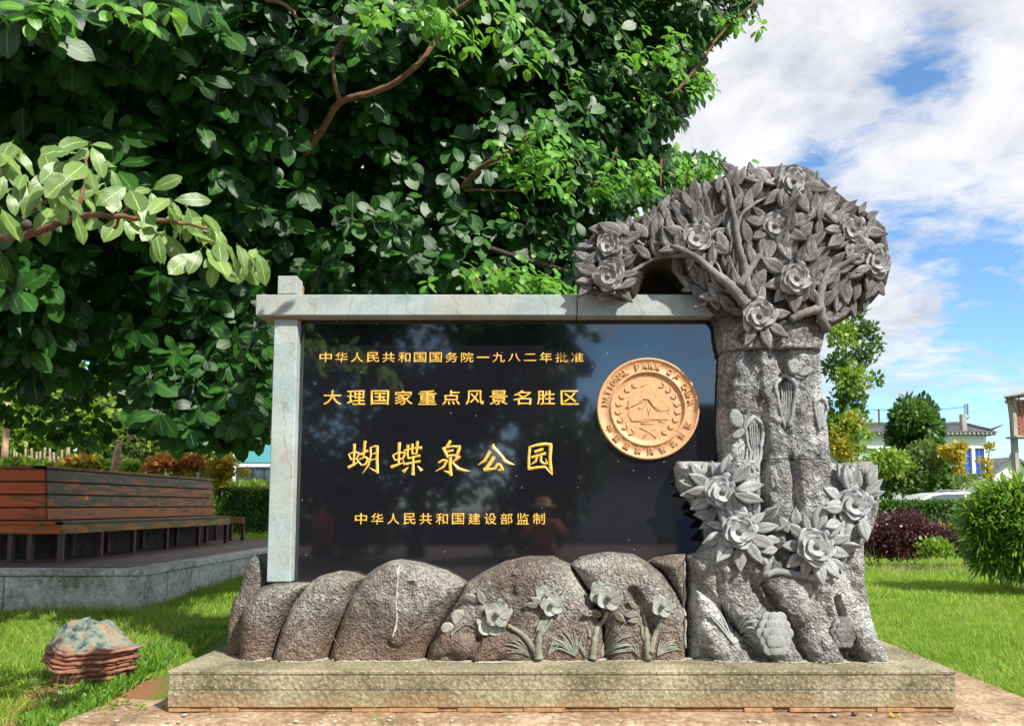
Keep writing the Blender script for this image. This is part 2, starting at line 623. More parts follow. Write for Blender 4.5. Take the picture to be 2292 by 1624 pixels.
def m_wood(name, orange, grey, k=0.5, scale=1.0, axis=1):
    m, t = mat_new(name)
    p = gpos(t)
    st = [22.0, 22.0, 30.0]
    st[axis] = 1.6
    q = t.vmath('MULTIPLY', p, tuple(st))
    g = t.noise(q, 1.0, 6, 0.65, 0.4)
    st2 = [3.0, 3.0, 9.0]
    st2[axis] = 1.4
    w = t.noise(t.vmath('MULTIPLY', p, tuple(st2)), 1.6, 6, 0.68, 0.6)
    info = t.n('ShaderNodeObjectInfo').outputs['Random']
    w = t.math('ADD', w, t.math('MULTIPLY', t.math('SUBTRACT', info, 0.5), 0.22))
    f = t.ramp(w, [(k - 0.05, 0.0), (k + 0.05, 1.0)])
    c1 = t.mix(g, tuple(x * 0.5 for x in orange), tuple(min(1, x * 1.45) for x in orange))
    c2 = t.mix(g, tuple(x * 0.45 for x in grey), tuple(x * 1.5 for x in grey))
    c = t.mix(f, c1, c2)
    kn = t.voro(t.vmath('MULTIPLY', p, (2.5, 2.5, 9.0)), 1.0)
    c = t.mix(t.ramp(kn, [(0.0, 0.85), (0.13, 0.0)]), c, (0.03, 0.02, 0.015))
    finish(t, c, 0.62, g, 0.5, 0.006, spec=0.3)
    return m


M['wood'] = m_wood('bench_wood', (0.46, 0.15, 0.045), (0.12, 0.11, 0.075), 0.47)
M['wood_red'] = m_wood('red_bench_wood', (0.60, 0.12, 0.03), (0.17, 0.12, 0.05), 0.60, axis=0)
M['wood_seat'] = m_wood('seat_edge_wood', (0.58, 0.23, 0.05), (0.22, 0.17, 0.07), 0.58)
M['deck'] = m_wood('deck_wood', (0.13, 0.09, 0.065), (0.08, 0.062, 0.05), 0.50)
M['leg'] = m_plain('bench_leg_paint', (0.10, 0.045, 0.035), 0.6, 0.3, 12)
M['bark'] = m_plain('magnolia_bark', (0.17, 0.085, 0.045), 0.9, 0.5, 14, bstr=0.9)
M['bark_dark'] = m_plain('dark_bark', (0.055, 0.04, 0.032), 0.95, 0.5, 10, bstr=0.9)
M['bark_pale'] = m_plain('pale_bark', (0.42, 0.27, 0.17), 0.9, 0.3, 12, bstr=0.5)
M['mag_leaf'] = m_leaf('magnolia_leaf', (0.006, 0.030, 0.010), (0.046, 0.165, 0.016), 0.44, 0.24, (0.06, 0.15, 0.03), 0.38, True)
M['mag_leaf_near'] = m_leaf('pale_magnolia_leaf', (0.085, 0.165, 0.035), (0.25, 0.38, 0.09), 0.42, 0.28, (0.22, 0.30, 0.09), 0.6, True)  # paler copy of the leaf, sun and glare put into its colour
M['mag_leaf_bright'] = m_leaf('sunlit_magnolia_leaf', (0.05, 0.18, 0.015), (0.18, 0.40, 0.04), 0.40, 0.34, (0.15, 0.30, 0.04), 0.45, True)  # lighter copy of the leaf with the sunlight in its colour
M['grass'] = m_leaf('grass_blade', (0.09, 0.24, 0.012), (0.36, 0.55, 0.05), 0.55, 0.36)
for _nm in ('grass',):
    _t = M[_nm].node_tree
    _b = [n_ for n_ in _t.nodes if n_.type == 'BSDF_PRINCIPLED'][0]
    _src = _b.inputs['Base Color'].links[0].from_socket
    _h = NT.__new__(NT)
    _h.t = _t
    _p = gpos(_h)
    _n = _h.noise(_p, 1.1, 6, 0.62, 0.4)
    _c1 = _h.mix(_h.ramp(_n, [(0.50, 0.0), (0.68, 0.55)]), _src, (0.42, 0.44, 0.09))
    _c2 = _h.mix(_h.ramp(_n, [(0.34, 0.5), (0.46, 0.0)]), _c1, (0.05, 0.16, 0.012))
    _t.links.new(_c2, _b.inputs['Base Color'])
M['grass_dry'] = m_leaf('dry_grass', (0.25, 0.24, 0.08), (0.50, 0.46, 0.2), 0.7, 0.3)


# ------------------------------------------------------------------ leaf clouds
def leaf_template(rows=7, cols=3, w=0.42, kind='obovate', droop=0.18, fold=0.10, wave=0.02, seed=0, petiole=0.12):
    r = random.Random(seed)
    V, UV, Fc = [], [], []
    for i in range(rows + 1):
        t = i / rows
        if kind == 'obovate':
            hw = 0.5 * w * (math.sin(math.pi * min(1, t ** 1.22)) ** 0.62 if 0 < t < 1 else 0.02)
        elif kind == 'pointed':
            hw = 0.5 * w * (math.sin(math.pi * t ** 0.85) ** 0.95 if 0 < t < 1 else 0.015)
        else:
            hw = 0.5 * w * (math.sin(math.pi * t) ** 0.6 if 0 < t < 1 else 0.05)
        for j in range(cols):
            s = j / (cols - 1) * 2 - 1
            x = s * hw
            y = petiole + t * (1 - petiole)
            z = -droop * t * t + fold * abs(s) * (hw / (0.5 * w)) * w + wave * math.sin(9 * t + 2 * s + r.random() * 6)
            V.append((x, y, z))
            UV.append((0.5 + 0.5 * s, t))
    for i in range(rows):
        for j in range(cols - 1):
            a = i * cols + j
            Fc.append((a, a + 1, a + cols + 1, a + cols))
    if petiole > 0:
        b = len(V)
        V += [(-0.012, 0, 0.0), (0.012, 0, 0.0)]
        UV += [(0.5, 0), (0.5, 0)]
        Fc.append((b, b + 1, cols // 2 + 1 if cols > 2 else 1, max(0, cols // 2 - 0)))
    return np.array(V, np.float32), np.array(Fc, np.int32), np.array(UV, np.float32)


def norm(a):
    return a / (np.linalg.norm(a, axis=1, keepdims=True) + 1e-9)


def leaf_cloud(name, tmpl, pos, dirs, nrm, size, mat, parent=None, width=None, kind=None, smooth=True, uv=True):
    """one mesh made of many copies of a small leaf"""
    V, Fc, UV = tmpl
    n = len(pos)
    if n == 0: return None
    d = norm(dirs)
    x = norm(np.cross(d, nrm))
    z = np.cross(x, d)
    sz = size[:, None, None]
    wd = sz if width is None else width[:, None, None]
    W = pos[:, None, :] + x[:, None, :] * V[None, :, 0:1] * wd + d[:, None, :] * V[None, :, 1:2] * sz + z[:, None, :] * V[None, :, 2:3] * sz
    W = W.reshape(-1, 3).astype(np.float32)
    nf, k = Fc.shape
    FF = (Fc[None] + (np.arange(n) * len(V))[:, None, None]).reshape(-1)
    me = bpy.data.meshes.new(name)
    me.vertices.add(len(W))
    me.vertices.foreach_set('co', W.ravel())
    me.loops.add(len(FF))
    me.loops.foreach_set('vertex_index', FF.astype(np.int32))
    me.polygons.add(n * nf)
    me.polygons.foreach_set('loop_start', np.arange(0, n * nf * k, k, dtype=np.int32))
    me.polygons.foreach_set('loop_total', np.full(n * nf, k, dtype=np.int32))
    if smooth: me.polygons.foreach_set('use_smooth', np.ones(n * nf, dtype=bool))
    me.update(calc_edges=True)
    if uv:
        l = me.uv_layers.new(name='UVMap')
        l.data.foreach_set('uv', UV[FF % len(V)].astype(np.float32).ravel())
    me.materials.append(mat)
    o = place(name, me, parent)
    if kind: o['kind'] = kind
    return o


def leaf_mesh(name, tmpl, mat):
    V, Fc, UV = tmpl
    me = bpy.data.meshes.new(name)
    me.from_pydata([tuple(map(float, v)) for v in V], [], [tuple(map(int, f)) for f in Fc])
    l = me.uv_layers.new(name='UVMap')
    idx = np.zeros(len(me.loops), np.int32)
    me.loops.foreach_get('vertex_index', idx)
    l.data.foreach_set('uv', UV[idx].ravel())
    me.polygons.foreach_set('use_smooth', np.ones(len(me.polygons), dtype=bool))
    me.update()
    me.materials.append(mat)
    return me


SMALL = leaf_template(2, 2, 0.6, 'pointed', 0.1, 0.0, 0.0, 1, 0.0)
# diamond leaf of two folded halves, the cheapest
DIA = (np.array([(0, 0, 0), (-0.28, 0.5, 0.07), (0, 1, -0.08), (0.28, 0.5, 0.07)], np.float32), np.array([(0, 3, 2, 1)], np.int32),
       np.array([(0.5, 0), (0, 0.5), (0.5, 1), (1, 0.5)], np.float32))
BLADE = (np.array([(-0.5, 0, 0), (0.5, 0, 0), (0.36, 0.55, -0.10), (-0.36, 0.55, -0.10), (0.02, 1, -0.40), (-0.02, 1, -0.40)], np.float32),
         np.array([(0, 1, 2, 3), (3, 2, 4, 5)], np.int32), np.array([(0, 0), (1, 0), (1, .5), (0, .5), (.5, 1), (.5, 1)], np.float32))


def rand_dirs(n):
    return norm(rng.normal(size=(n, 3)))


# ------------------------------------------------------------------ ground
def ground_z(x, y):
    x = np.asarray(x, float)
    y = np.asarray(y, float)
    zl = np.interp(y, [-30, 4.4, 6, 8.5, 11, 16, 20, 60], [0.0, 0.06, 0.24, 0.47, 0.55, 0.84, 0.9, 0.9])
    zr = np.interp(y, [-30, 4.4, 5.4, 8, 16, 30], [0.0, 0.05, 0.12, 0.2, 0.26, 0.3])
    k = smoothstep(-1.5, 1.5, x)
    z = zl * (1 - k) + zr * k
    z = z + 0.035 * fbm(x * 0.7, y * 0.7, 3) * smoothstep(4.0, 6.0, y)
    return z


def build_ground():
    xs = np.unique(np.concatenate([np.linspace(-400, -12, 24), np.linspace(-12, 14, 105), np.linspace(14, 400, 24)]))
    ys = np.unique(np.concatenate([np.linspace(-200, -6, 16), np.linspace(-6, 4, 20), np.linspace(4, 12, 65), np.linspace(12, 30, 40), np.linspace(30, 900, 24)]))
    X, Y = np.meshgrid(xs, ys)
    Z = ground_z(X, Y)
    V = np.stack([X, Y, Z], -1).reshape(-1, 3)
    nx, ny = len(xs), len(ys)
    i = np.arange(nx - 1)[None, :] + np.arange(ny - 1)[:, None] * nx
    Fq = np.stack([i, i + 1, i + nx + 1, i + nx], -1).reshape(-1, 4)
    m, t = mat_new('lawn_soil')
    p = gpos(t)
    n = t.noise(p, 1.3, 6, 0.6)
    f = t.noise(p, 30.0, 4, 0.7)
    g = t.mix(f, (0.03, 0.075, 0.012), (0.14, 0.24, 0.03))
    e = t.mix(f, (0.13, 0.055, 0.025), (0.34, 0.165, 0.085))
    sep = t.n('ShaderNodeSeparateXYZ', {0: p})
    # bare red earth along the foot of the slab and round the red boulder
    a = t.n('ShaderNodeMapRange', {0: t.math('ADD', sep.outputs[1], t.math('MULTIPLY', t.math('SUBTRACT', n, 0.5), 2.2)), 1: 5.35, 2: 5.75, 3: 1.0, 4: 0.0}).outputs[0]
    d = t.vmath('DISTANCE', p, tuple(P(200, 1545, 6.1)))
    b = t.n('ShaderNodeMapRange', {0: t.math('ADD', d, t.math('MULTIPLY', t.math('SUBTRACT', n, 0.5), 0.9)), 1: 0.40, 2: 0.62, 3: 1.0, 4: 0.0}).outputs[0]
    k = t.math('MAXIMUM', a, b)
    c = t.mix(k, g, e)
    pave = t.mix(f, (0.10, 0.085, 0.07), (0.20, 0.175, 0.15))
    c = t.mix(t.math('LESS_THAN', sep.outputs[1], 3.9), c, pave)
    finish(t, c, 0.95, f, 0.6, 0.03, spec=0.2)
    o = mesh_np('ground', V, Fq, m, smooth=True)
    tag(o, kind='structure')


build_ground()

# ------------------------------------------------------------------ reliefs: carved stone fronts
class Relief:
    def __init__(s, poly, Yp, bulge=0.1, rr=0.1, back=0.5, extra=None, zmin=None, step=0.014, rnd_=0.010, nscale=9.0, fine=0.0, zmax=None):
        s.zmax = zmax
        s.fine = fine
        s.poly = [(P(u, v, Yp).x, P(u, v, Yp).z) for u, v in poly]
        s.Yp, s.bulge, s.rr, s.back, s.extra, s.zmin, s.step = Yp, bulge, rr, back, extra, zmin, step
        s.rnd, s.ns = rnd_, nscale

    def sd(s, x, z):
        best = np.full(np.shape(x), 1e9)
        qx = np.zeros(np.shape(x))
        qz = np.zeros(np.shape(x))
        n = len(s.poly)
        for i in range(n):
            d, a, b, _ = seg_dist(x, z, s.poly[i], s.poly[(i + 1) % n])
            k = d < best
            best = np.where(k, d, best)
            qx = np.where(k, a, qx)
            qz = np.where(k, b, qz)
        return np.where(in_poly(x, z, s.poly), best, -best), qx, qz

    def front(s, x, z, sd=None):
        if sd is None: sd = s.sd(x, z)[0]
        t = np.clip(sd / s.rr, 0, 1)
        if s.fine: sd = sd + 0
        e = s.bulge * np.sqrt(np.clip(1 - (1 - t) ** 2, 0, 1))
        fade = np.clip(sd / 0.05, 0, 1)
        h = s.rnd * fbm(x * s.ns, z * s.ns, 4) * 2 + s.fine * (fbm(x * 34, z * 34, 2) + 0.6 * np.abs(fbm(x * 15 + 3, z * 15, 2)))
        if s.extra is not None: h = h + s.extra(x, z)
        return s.Yp - e - h * fade

    def contains(s, x, z):
        return bool(in_poly(np.array([x]), np.array([z]), s.poly)[0]) and (s.zmin is None or z >= s.zmin) and (s.zmax is None or z <= s.zmax)

    def build(s, name, mat, parent):
        px = [p[0] for p in s.poly]
        pz = [p[1] for p in s.poly]
        z0 = s.zmin if s.zmin is not None else min(pz) - s.step
        xs = np.arange(min(px) - s.step, max(px) + s.step * 2, s.step)
        zs = np.arange(z0, max(pz) + s.step * 2, s.step)
        if s.zmax is not None: zs = np.append(zs[zs < s.zmax - s.step * 0.3], s.zmax)
        X, Z = np.meshgrid(xs, zs)
        sd, qx, qz = s.sd(X, Z)
        near = (sd < s.step * 0.5) & (sd > -s.step * 1.5)
        if s.zmin is not None: qz = np.maximum(qz, s.zmin)
        keep = sd > -s.step * 0.72
        Xn = np.where(near, qx, X)
        Zn = np.where(near, qz, Z)
        if s.zmin is not None:
            Zn[0, :] = s.zmin
        if s.zmax is not None:
            Zn = np.minimum(Zn, s.zmax)
            Zn[-1, :] = s.zmax
        sdn = np.where(near, 0.0, sd)
        Yn = s.front(Xn, Zn, sdn)
        nx = len(xs)
        c = keep[:-1, :-1] & keep[1:, :-1] & keep[:-1, 1:] & keep[1:, 1:]
        inner = (sd[:-1, :-1] > 0) | (sd[1:, :-1] > 0) | (sd[:-1, 1:] > 0) | (sd[1:, 1:] > 0)
        c &= inner
        jj, ii = np.nonzero(c)
        a = jj * nx + ii
        Fq = np.stack([a, a + 1, a + nx + 1, a + nx], -1)
        used = np.unique(Fq)
        remap = np.full(X.size, -1)
        remap[used] = np.arange(len(used))
        Fq = remap[Fq]
        V = np.stack([Xn.ravel()[used], Yn.ravel()[used], Zn.ravel()[used]], -1)
        # rim
        from collections import Counter
        ec = Counter()
        for f in Fq.tolist():
            for k in range(4):
                e = (f[k], f[(k + 1) % 4])
                ec[(min(e), max(e))] += 1
        rim = []
        for f in Fq.tolist():
            for k in range(4):
                e = (f[k], f[(k + 1) % 4])
                if ec[(min(e), max(e))] == 1: rim.append(e)
        nb = len(V)
        rv = sorted({i for e in rim for i in e})
        bm_ = {i: nb + k for k, i in enumerate(rv)}
        VB = V[rv].copy()
        VB[:, 1] = s.Yp + s.back
        Vall = np.concatenate([V, VB])
        cen = np.array([[np.mean(VB[:, 0]), s.Yp + s.back, np.mean(VB[:, 2])]])
        Vall = np.concatenate([Vall, cen])
        ci = len(Vall) - 1
        Fs = np.array([(b, a, bm_[a], bm_[b]) for a, b in rim], dtype=np.int64)
        allF = np.concatenate([Fq, Fs])
        o = mesh_np(name, Vall[:-1], allF, mat, parent, smooth=True)
        return o


def strokes(lst, Yp):
    """lst of (points in picture units, radius m, height m); returns extra(x, z)"""
    L = [([(P(u, v, Yp).x, P(u, v, Yp).z) for u, v in pts], r, h) for pts, r, h in lst]

    def f(x, z):
        x = x + 0.035 * fbm(x * 5 + 9, z * 5, 3)
        z = z + 0.03 * fbm(x * 5 + 31, z * 5 + 7, 2)
        out = np.zeros(np.shape(x))
        for pts, r, h in L:
            d = np.full(np.shape(x), 1e9)
            for a, b in zip(pts[:-1], pts[1:]):
                d = np.minimum(d, seg_dist(x, z, a, b)[0])
            k = np.clip(1 - (d / r) ** 2, 0, 1)
            if h > 0:
                out = np.maximum(out, h * np.sqrt(k))
            else:
                out = out + h * k
        return out
    return f


# ------------------------------------------------------------------ base slab and plinth
ZS, ZP = 0.225, 0.50
base = thing('base_slab', (0, 6.4, 0.1), 'broad weathered concrete slab on the ground under the stone plinth', 'slab')


def slab_mesh():
    """thin slab with a chipped front edge"""
    x0, x1, y0, y1 = -3.09, 3.42, 5.22, 8.3
    n = 150
    V, Fc = [], []
    for i in range(n + 1):
        x = x0 + (x1 - x0) * i / n
        j = 0.018 * fbm(x * 5, 1.3, 4) * 2
        k = 0.03 * max(0, float(vnoise(x * 9, 7.7))) * 2
        V += [(x, y0 + j + k + 0.01, ZS - k * 0.3), (x, y0 + j - 0.012, ZS - 0.02 - k), (x, y0 + j + 0.004, ZS - 0.075), (x, y0 + j + 0.03, -0.05), (x, y1, ZS)]
    for i in range(n):
        a = i * 5
        b = a + 5
        for q in ((0, 1), (1, 2), (2, 3)):
            Fc.append((a + q[0], a + q[1], b + q[1], b + q[0]))
        Fc.append((a + 4, a, b, b + 4))
    e = n * 5
    w = len(V)
    V += [(x0, y1, -0.05), (x1, y1, -0.05)]
    Fc.append((0, 4, w, 3, 2, 1))
    Fc.append((e, e + 1, e + 2, e + 3, w + 1, e + 4))
    return V, Fc


V_, F_ = slab_mesh()
mesh_np('slab_top', V_, F_, M['slab'], base)
mb = MB()
for k in range(46):                       # loose chips of mortar and stone along the slab edge
    x = rng.uniform(-3.0, 3.3)
    y = 5.22 + rng.uniform(0.02, 0.22)
    s = rng.uniform(0.006, 0.02)
    mb.box(x - s, x + s, y - s * 0.7, y + s * 0.7, ZS - 0.002, ZS + s * 0.7, s * 0.4, M=Matrix.Translation((x, y, 0)) @ Matrix.Rotation(rng.uniform(0, 3), 4, 'Z') @ Matrix.Translation((-x, -y, 0)))
o = mb.build('mortar_chips', M['white_mortar'], base)
o['kind'] = 'stuff'

plinth = thing('stone_plinth', (0, 6.2, ZS), 'long low buff stone plinth carrying the carved monument', 'plinth')
px0, px1, py0, py1 = P(375, 1488, 5.5).x, P(2140, 1494, 5.5).x, 5.5, 7.55
mb = MB().box(px0, px1, py0, py1, ZP - 0.030, ZP, 0.007)
mb.build('top_course', M['plinth'], plinth)
nb_ = 1
zc = ZS + 0.032
for row, (za, zb) in enumerate(((zc + 0.114, ZP - 0.0315), (zc, zc + 0.1125))):
    cuts = np.linspace(px0 + 0.004, px1 - 0.004, nb_ + 1)
    if row and nb_ > 1: cuts[1:-1] += (cuts[1] - cuts[0]) * 0.5 * 0 + rng.uniform(-0.12, 0.12, nb_ - 1)
    for k in range(nb_):
        y_in = 0.004 + rng.uniform(0, 0.003)
        MB().box(cuts[k] + 0.0015, cuts[k + 1] - 0.0015, py0 + y_in, py1 - 0.004, za, zb, 0.005).build('course_block', M['plinth'], plinth)
MB().box(px0 + 0.02, px1 - 0.02, py0 + 0.035, py1 - 0.04, ZS + 0.002, ZP - 0.04).build('core', M['mortar'], plinth)
mb = MB()
xx = px0 + 0.01
while xx < px1 - 0.03:
    w = rng.uniform(0.10, 0.35)
    d = rng.uniform(0.0, 0.02)
    mb.box(xx, min(xx + w, px1 - 0.01), py0 + 0.006 + d, py0 + 0.06, ZS + 0.001, zc - 0.002 - d * 0.3, 0.004)
    xx += w
o = mb.build('mortar_strip', M['mortar'], plinth)
o['kind'] = 'stuff'

# ------------------------------------------------------------------ the monument
mon = thing('carved_monument', (0, 6.0, ZP), 'black granite park sign in a stone frame under a carved stone flowering tree', 'monument')
YPN = 6.08      # face of the black panel
xl, xr = P(660, 1000, YPN).x, P(1640, 1000, YPN).x
ztop = P(1000, 713, YPN).z
panel = MB().box(xl, xr, YPN, YPN + 0.12, ZP + 0.02, ztop + 0.06).build('sign_panel', M['panel'], mon)


def quad_block(name, quad, y0, y1, mat, bev=0.006, parent=mon):
    """block whose front face is the quad (u, v)*4 seen at y0"""
    pts = [P(u, v, y0) for u, v in quad]
    mb_ = MB()
    x0 = (pts[0].x + pts[3].x) / 2
    x1 = (pts[1].x + pts[2].x) / 2
    z1 = (pts[0].z + pts[1].z) / 2
    z0 = (pts[2].z + pts[3].z) / 2
    mb_.box(x0, x1, y0, y1, z0, z1, bev)
    return mb_.build(name, mat, parent)


YB = 5.93
quad_block('post', [(613, 713), (664, 713), (651, 1303), (597, 1300)], 5.985, YPN + 0.11, M['frame'])
quad_block('beam', [(572, 658.5), (1291, 658.5), (1291, 705), (572, 705)], YB, YB + 0.43, M['frame'])
# right length of the beam ends on a slant where the carved crown laps over it
a_ = [P(u, v, YB) for u, v in ((1293, 658.5), (1562, 658.5), (1606, 705), (1293, 705))]
o = MB().prism([(p.x, p.z) for p in a_], YB + 0.002, YB + 0.40).build('beam', M['frame'], mon)
quad_block('post_head', [(621, 616.5), (664, 616.5), (664, 657.5), (621, 657.5)], YB + 0.03, YB + 0.18, M['frame'])
quad_block('post_head', [(622, 616.5), (664, 616.5), (664, 657.5), (622, 657.5)], YB + 0.22, YB + 0.36, M['frame'])
bx = [P(621, 616.5, YB + 0.03), P(664, 657.5, YB + 0.03)]
MB().box(bx[0].x + 0.01, bx[1].x - 0.003, YB + 0.18, YB + 0.22, bx[1].z, bx[0].z - 0.03).build('mortar', M['mortar'], mon)
pp = [P(613, 705.5, 5.985), P(664, 712.5, 5.985)]
MB().box(pp[0].x + 0.002, pp[1].x + 0.012, 5.99, YPN + 0.10, pp[1].z - 0.004, pp[0].z + 0.002).build('mortar', M['mortar'], mon)

# ---- carved rocks along the foot
R_SPEC = [
    ('R0', [(512, 1545), (511, 1400), (524, 1340), (538, 1322), (545, 1285), (560, 1250), (575, 1240), (590, 1252), (600, 1290), (606, 1330), (600, 1545)], 6.14, 0.10, 0.10),
    ('R1', [(543, 1545), (541, 1400), (552, 1350), (585, 1312), (620, 1303), (693, 1304), (658, 1350), (635, 1400), (620, 1450), (607, 1490), (600, 1545)], 5.99, 0.17, 0.14),
    ('R2', [(693, 1304), (715, 1288), (755, 1278), (790, 1281), (815, 1291), (790, 1330), (766, 1385), (750, 1430), (737, 1475), (730, 1545), (600, 1545), (607, 1490), (620, 1450), (635, 1400), (658, 1350)], 5.985, 0.19, 0.15),
    ('R3', [(815, 1291), (840, 1270), (870, 1255), (893, 1252), (940, 1259), (1000, 1278), (1045, 1303), (1020, 1345), (985, 1400), (962, 1440), (951, 1480), (948, 1545), (730, 1545), (737, 1475), (750, 1430), (766, 1385), (790, 1330)], 5.98, 0.17, 0.14),
    ('R4', [(1045, 1303), (1080, 1280), (1130, 1256), (1180, 1245), (1240, 1245), (1275, 1262), (1302, 1300), (1332, 1345), (1350, 1400), (1360, 1545), (948, 1545), (951, 1480), (962, 1440), (985, 1400), (1020, 1345)], 5.98, 0.17, 0.15),
    ('R5', [(1275, 1262), (1300, 1246), (1360, 1235), (1420, 1240), (1460, 1262), (1480, 1277), (1510, 1320), (1534, 1370), (1534, 1545), (1360, 1545), (1350, 1400), (1332, 1345), (1302, 1300)], 5.985, 0.165, 0.13),
    ('R6', [(1480, 1277), (1450, 1257), (1465, 1248), (1500, 1240), (1534, 1238), (1534, 1370), (1510, 1320)], 5.99, 0.13, 0.12),
]
EX = {
    'R3': strokes([([(893, 1240), (891, 1500)], 0.012, -0.02), ([(930, 1270), (925, 1330), (915, 1420)], 0.09, -0.03), ([(925, 1350), (975, 1330), (1010, 1320)], 0.05, -0.04), ([(900, 1420), (985, 1330)], 0.06, 0.04), ([(930, 1300), (925, 1330)], 0.03, -0.03)], 5.98),
    'R4': strokes([([(1010, 1420), (1040, 1390), (1080, 1360)], 0.05, 0.03), ([(965, 1440), (1010, 1425), (1050, 1440)], 0.09, 0.05), ([(1075, 1450), (1120, 1430), (1150, 1440)], 0.09, 0.05),
                   ([(1055, 1470), (1075, 1420)], 0.03, -0.05), ([(1155, 1320), (1150, 1290)], 0.04, -0.03)], 5.98),
    'R5': strokes([([(1410, 1320), (1440, 1370), (1450, 1400)], 0.05, -0.05), ([(1500, 1400), (1515, 1450)], 0.04, -0.03)], 5.98),
}
RELIEFS = []
for nm, poly, Yp, bulge, rr in R_SPEC:
    r = Relief(poly, Yp, bulge, rr, 0.35, EX.get(nm), ZP + 0.002, 0.012, 0.011, 7.0, 0.007)
    r.build('carved_rock', M['rock'], mon)
    RELIEFS.append(r)

root_poly = [(1511, 1046), (1519, 1032), (1609, 1032), (1612, 950), (1852, 950), (1857, 1032), (1868, 1036), (1950, 1032), (1960, 1060), (1967, 1090), (1962, 1140), (1950, 1185), (1930, 1215),
             (1926, 1290), (1944, 1370), (1956, 1420), (1980, 1462), (1982, 1545), (1536, 1545), (1536, 1241), (1560, 1235), (1580, 1210), (1578, 1165), (1548, 1125), (1518, 1092)]
root_ex = strokes([
    ([(1640, 1000), (1652, 1180), (1700, 1280), (1790, 1370), (1850, 1480)], 0.17, 0.14),
    ([(1800, 1000), (1795, 1150), (1800, 1250), (1850, 1340), (1900, 1400), (1960, 1480)], 0.16, 0.12),
    ([(1735, 1000), (1735, 1120), (1740, 1200), (1760, 1290), (1830, 1380)], 0.13, 0.10),
    ([(1600, 1230), (1620, 1290), (1660, 1360), (1740, 1440), (1770, 1500)], 0.13, 0.12),
    ([(1560, 1260), (1570, 1340), (1590, 1420), (1660, 1500)], 0.12, 0.10),
    ([(1890, 1200), (1900, 1300), (1930, 1400)], 0.12, 0.07),
    ([(1694, 1000), (1700, 1120), (1690, 1190), (1720, 1250)], 0.04, -0.05),
    ([(1752, 1000), (1765, 1130), (1755, 1200)], 0.04, -0.05),
    ([(1870, 1440), (1890, 1480)], 0.06, -0.10),
    ([(1545, 1300), (1600, 1350), (1660, 1420), (1690, 1480)], 0.035, -0.06),
    ([(1850, 1330), (1880, 1400), (1900, 1460)], 0.03, -0.08),
    ([(1690, 1300), (1740, 1380), (1790, 1470)], 0.03, -0.06),
], 6.0)
root_r = Relief(root_poly, 6.0, 0.12, 0.10, 0.75, root_ex, ZP + 0.002, 0.011, 0.020, 7.0, 0.010, P(1700, 1031.5, 6.0).z)
root_r.build('root_block', M['rock_right'], mon)
trunk_poly = [(1614, 700), (1832, 700), (1834, 792), (1840, 900), (1851, 960), (1857, 1031), (1860, 1110), (1612, 1110), (1612, 1031), (1608, 950), (1610, 860), (1614, 792)]
trunk_ex = strokes([
    ([(1640, 740), (1658, 850), (1648, 920), (1640, 1080)], 0.14, 0.05),
    ([(1700, 740), (1700, 870), (1735, 960), (1745, 1080)], 0.15, 0.075),
    ([(1780, 740), (1768, 870), (1785, 960), (1800, 1080)], 0.14, 0.06),
    ([(1668, 770), (1682, 850), (1674, 930)], 0.05, -0.04), ([(1690, 900), (1698, 960), (1694, 1060)], 0.04, -0.04),
    ([(1745, 960), (1752, 1060)], 0.045, -0.035), ([(1730, 790), (1738, 850), (1728, 890)], 0.04, -0.03), ([(1812, 850), (1806, 930), (1818, 1060)], 0.045, -0.03),
    ([(1632, 830), (1622, 890)], 0.035, -0.03), ([(1720, 900), (1700, 870)], 0.05, 0.03), ([(1640, 1000), (1660, 960)], 0.05, 0.03), ([(1770, 930), (1800, 900)], 0.05, 0.03),
], 6.0)
trunk_r = Relief(trunk_poly, 6.0, 0.12, 0.12, 0.6, trunk_ex, P(1700, 1030, 6.0).z, 0.011, 0.026, 6.0, 0.011, P(1700, 792, 6.0).z)
trunk_r.build('trunk_block', M['rock_right'], mon)
crown_poly = [(1300, 655), (1297, 600), (1300, 560), (1318, 535), (1335, 512), (1365, 502), (1400, 498), (1440, 484), (1470, 462), (1500, 444), (1535, 425), (1600, 404), (1660, 385), (1700, 379),
              (1740, 376), (1775, 372), (1805, 382), (1830, 402), (1860, 430), (1890, 452), (1920, 468), (1948, 492), (1975, 515), (1984, 560), (1988, 605), (1978, 645), (1950, 678),
              (1905, 700), (1865, 722), (1842, 748), (1834, 789), (1832, 870), (1614, 870), (1613, 789), (1606, 760), (1602, 722), (1590, 706), (1570, 685), (1556, 660), (1548, 648), (1520, 618), (1490, 600), (1465, 597), (1446, 608), (1436, 640),
              (1424, 668), (1396, 682), (1350, 668), (1318, 658)]
crown_ex = strokes([([(1700, 780), (1690, 720), (1660, 660), (1600, 600), (1530, 565)], 0.16, 0.05), ([(1760, 780), (1780, 690), (1800, 600), (1780, 480)], 0.22, 0.06),
                    ([(1830, 740), (1850, 650), (1900, 590)], 0.14, 0.06), ([(1660, 640), (1650, 520), (1620, 430)], 0.14, 0.05)], 5.98)
crown_r = Relief(crown_poly, 5.98, 0.16, 0.13, 0.62, crown_ex, P(1700, 790.5, 6.0).z, 0.012, 0.018, 9.0, 0.008)
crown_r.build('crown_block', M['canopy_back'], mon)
# dark recess behind the arch of the crown
arch = Relief([(1430, 657), (1430, 600), (1470, 585), (1530, 600), (1570, 657)], 6.28, 0.05, 0.06, 0.2, None, None, 0.02, 0.02, 9.0)
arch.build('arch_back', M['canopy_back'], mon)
RELIEFS += [root_r, trunk_r, crown_r]


